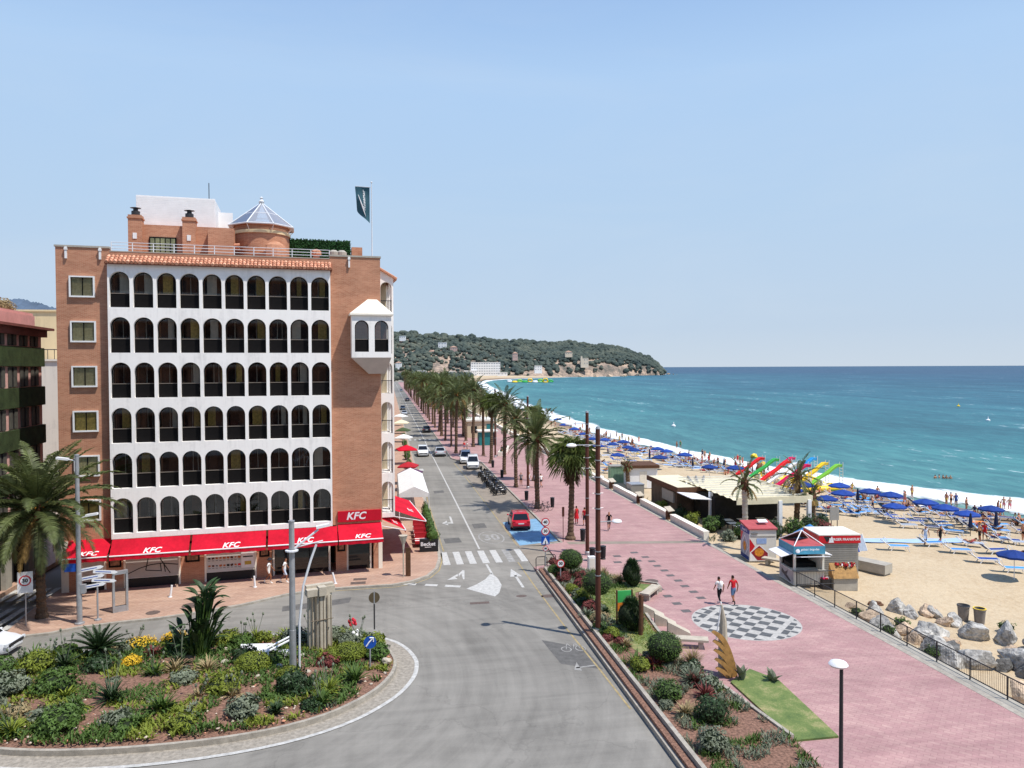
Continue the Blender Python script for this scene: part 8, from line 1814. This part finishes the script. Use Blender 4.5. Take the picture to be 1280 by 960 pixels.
mb.add(vs,[(i*(nt_+1)+k,(i+1)*(nt_+1)+k,(i+1)*(nt_+1)+k+1,i*(nt_+1)+k+1) for i in range(N-1) for k in range(nt_)]); tag(mb.build('headland_hill',M['hillside'],smooth=180),kind='structure')
hr=random.Random(4); mb=MB(); v1,f1=ico(1)
u0=next(i for i,p in enumerate(prof) if p[0]>-420)
bare=lambda p,t,u: t<.02 or (p.x>120 and t<.34 and noise.noise(Vector((p.x*.03,3,0)))*.9+noise.noise(Vector((p.x*.11,p.z*.12,8)))*.8>(.02 if p.x<330 else -.22)+t*(1.5 if p.x<330 else 1.15))
for i in range(8600):
    u=hr.uniform(u0,N-1.2); t=hr.random()**.8*1.12; p=hillpt(u,t)
    if bare(p,t,u) or (t<.55 and noise.noise(Vector((p.x*.017,p.y*.017,7)))>.36): continue
    r=hr.uniform(2.4,5.4)*(1 if t<.85 else hr.choice([.8,1.,1.3,1.55]))*(.75 if p.x>500 else 1); c=p+Vector((0,0,r*.55)); sx=hr.uniform(.8,1.25); mb.v_=None
    vs=[(c.x+q.x*r*sx*(1+.25*noise.noise(q*2+c*.1)),c.y+q.y*r*(1+.25*noise.noise(q*2+c*.1)),c.z+q.z*r*.85*(1+.35*noise.noise(q*2.5+c*.13))) for q in v1]; mb.add(vs,f1)
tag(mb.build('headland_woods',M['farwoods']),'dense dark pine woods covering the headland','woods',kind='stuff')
hr=random.Random(14); mb=MB()
for i in range(1500):
    x=hr.uniform(-330,120); y=hr.uniform(820,1240); 
    if x>9 and x<22 and y<1000 and y<860: continue
    if x>shore(min(1190,y))-45 or (y>1150 and x>60): continue
    r=hr.uniform(2.5,4.5); c=Vector((x,y,r*.9)); mb.add([(c.x+q.x*r,c.y+q.y*r,c.z+q.z*r*1.1*(1+.3*noise.noise(q*2+c*.1))) for q in v1],f1)
tag(mb.build('town_trees',M['farwoods']),'green belt of town trees where the promenade ends','trees',kind='stuff')
def far_house(label,px,py,w_,h,m,Z=1300,depth=10,roof=False,rows=2,cols=4,cat='house',name='villa'):
    d=Fw+Rr*((px-640)/924)+Uu*(-(py-480)/924); t_=Z/(d.x*Fw.x+d.y*Fw.y+d.z*Fw.z); p=Vector((0,0,14.6))+d*t_+Vector((0,0,-2.2 if py<462 else 0))
    o=thing(name,label,cat,(p.x,p.y,p.z),-.12); mb=MB(); mb.box(-w_/2,w_/2,0,depth,-4.5,h); mb.build('wall',M[m],o)
    for r in range(rows):
        mb=MB()
        for c in range(cols): x=-w_/2+w_*(c+.3)/cols; mb.box(x,x+w_/cols*(.6 if name=='far_hotel' else .3),-.1,-.01,h*(r+.38)/rows,h*(r+.66)/rows)
        mb.build('window_band',M['hwin'],o)
    mb=MB()
    if roof: mb.add([(-w_/2-.5,-.5,h),(w_/2+.5,-.5,h),(w_/2+.5,depth,h),(-w_/2-.5,depth,h),(0,depth/2,h+3)],[(0,1,4),(1,2,4),(2,3,4),(3,0,4)])
    else: mb.box(-w_/2-.3,w_/2+.3,-.4,depth,h,h+.5)
    mb.build('roof',M['hroof'] if roof else M[m],o); return o
far_house('big white hotel with five rows of balconies at the foot of the hill',607,468.5,50,21,'hw',1255,14,False,5,12,'hotel','far_hotel')
far_house('low white annexe beside the big white hotel',588,470,22,9,'hw',1250,12,False,2,6)
for px,py,w_,h,m,Z,rf,l in [(553,433,19,11,'hw',1400,False,'white flat roofed villa near the hill top'),(541,443,22,9,'hy',1370,True,'ochre villa below the white hill top villa'),(532,447,12,7,'hy',1355,True,'small ochre house at the edge of the ochre villa'),(567,440,16,13,'hp',1380,True,'pink house among the pines'),(503,422,14,6,'hw',1440,False,'pale house high on the ridge by the brick hotel'),(514,453,18,9,'hw',1320,True,'white house low in the woods above the palms'),(644,446,11,10,'hp',1330,True,'rose house on the bare cliff'),(673,463.5,15,10,'hw',1275,False,'white house at the water under the cliff'),(711,442,16,6,'hy',1400,True,'tan house among pines toward the cape'),(527,468,18,7,'hw',1240,False,'white beach building at the end of the palm road'),(563,468,18,6,'hw',1240,False,'second white beach building before the hill'),(545,470,14,5,'hw',1235,False,'low pale shed between the beach buildings'),(498,457,12,8,'hw',1280,True,'white house half hidden by the brick hotel'),(628,469,20,5,'hw',1235,False,'row of low beach huts beyond the white hotel')]:
    far_house(l,px,py,w_*.85,h*.85,m,Z,9,rf,1 if h<8 else 2,3)
d=far_house('square stone castle tower house above the cape rocks',731,455,14,13,'hy',1375,12,False,2,3,'castle','castle')
mb=MB(); mb.box(-7.5,-4.5,-.6,4,-4.5,16); 
for k in range(3): mb.box(-7.5+k*1.1,-6.9+k*1.1,-.6,.2,16,17)
mb.build('tower',M['hy'],d)
for i,(px,py,r) in enumerate([(836,465.8,3.2),(842,466,2.4),(828,465.5,4),(820,466,5),(808,467,5),(846,466.2,1.6),(796,467.5,5),(780,468,6),(762,468.3,6),(744,468.5,6),(726,469,5),(700,469,5),(690,468.5,5),(664,468.8,6),(652,468.5,5)]):
    x,y=px2w(px,py+2.2,-2); boulder((x,y,-2),(r*1.6,r,r*1.1),mat('cliff_rock',S(190,160,130),.95,.4,.2) if i==0 else M['cliffrock'] if 'cliffrock' in M else M['rocktan'],f'sea rock at the foot of the cape, {ordinal(i)} counting from the tip',i*5+900,'sea_rock','sea rocks along the cape')
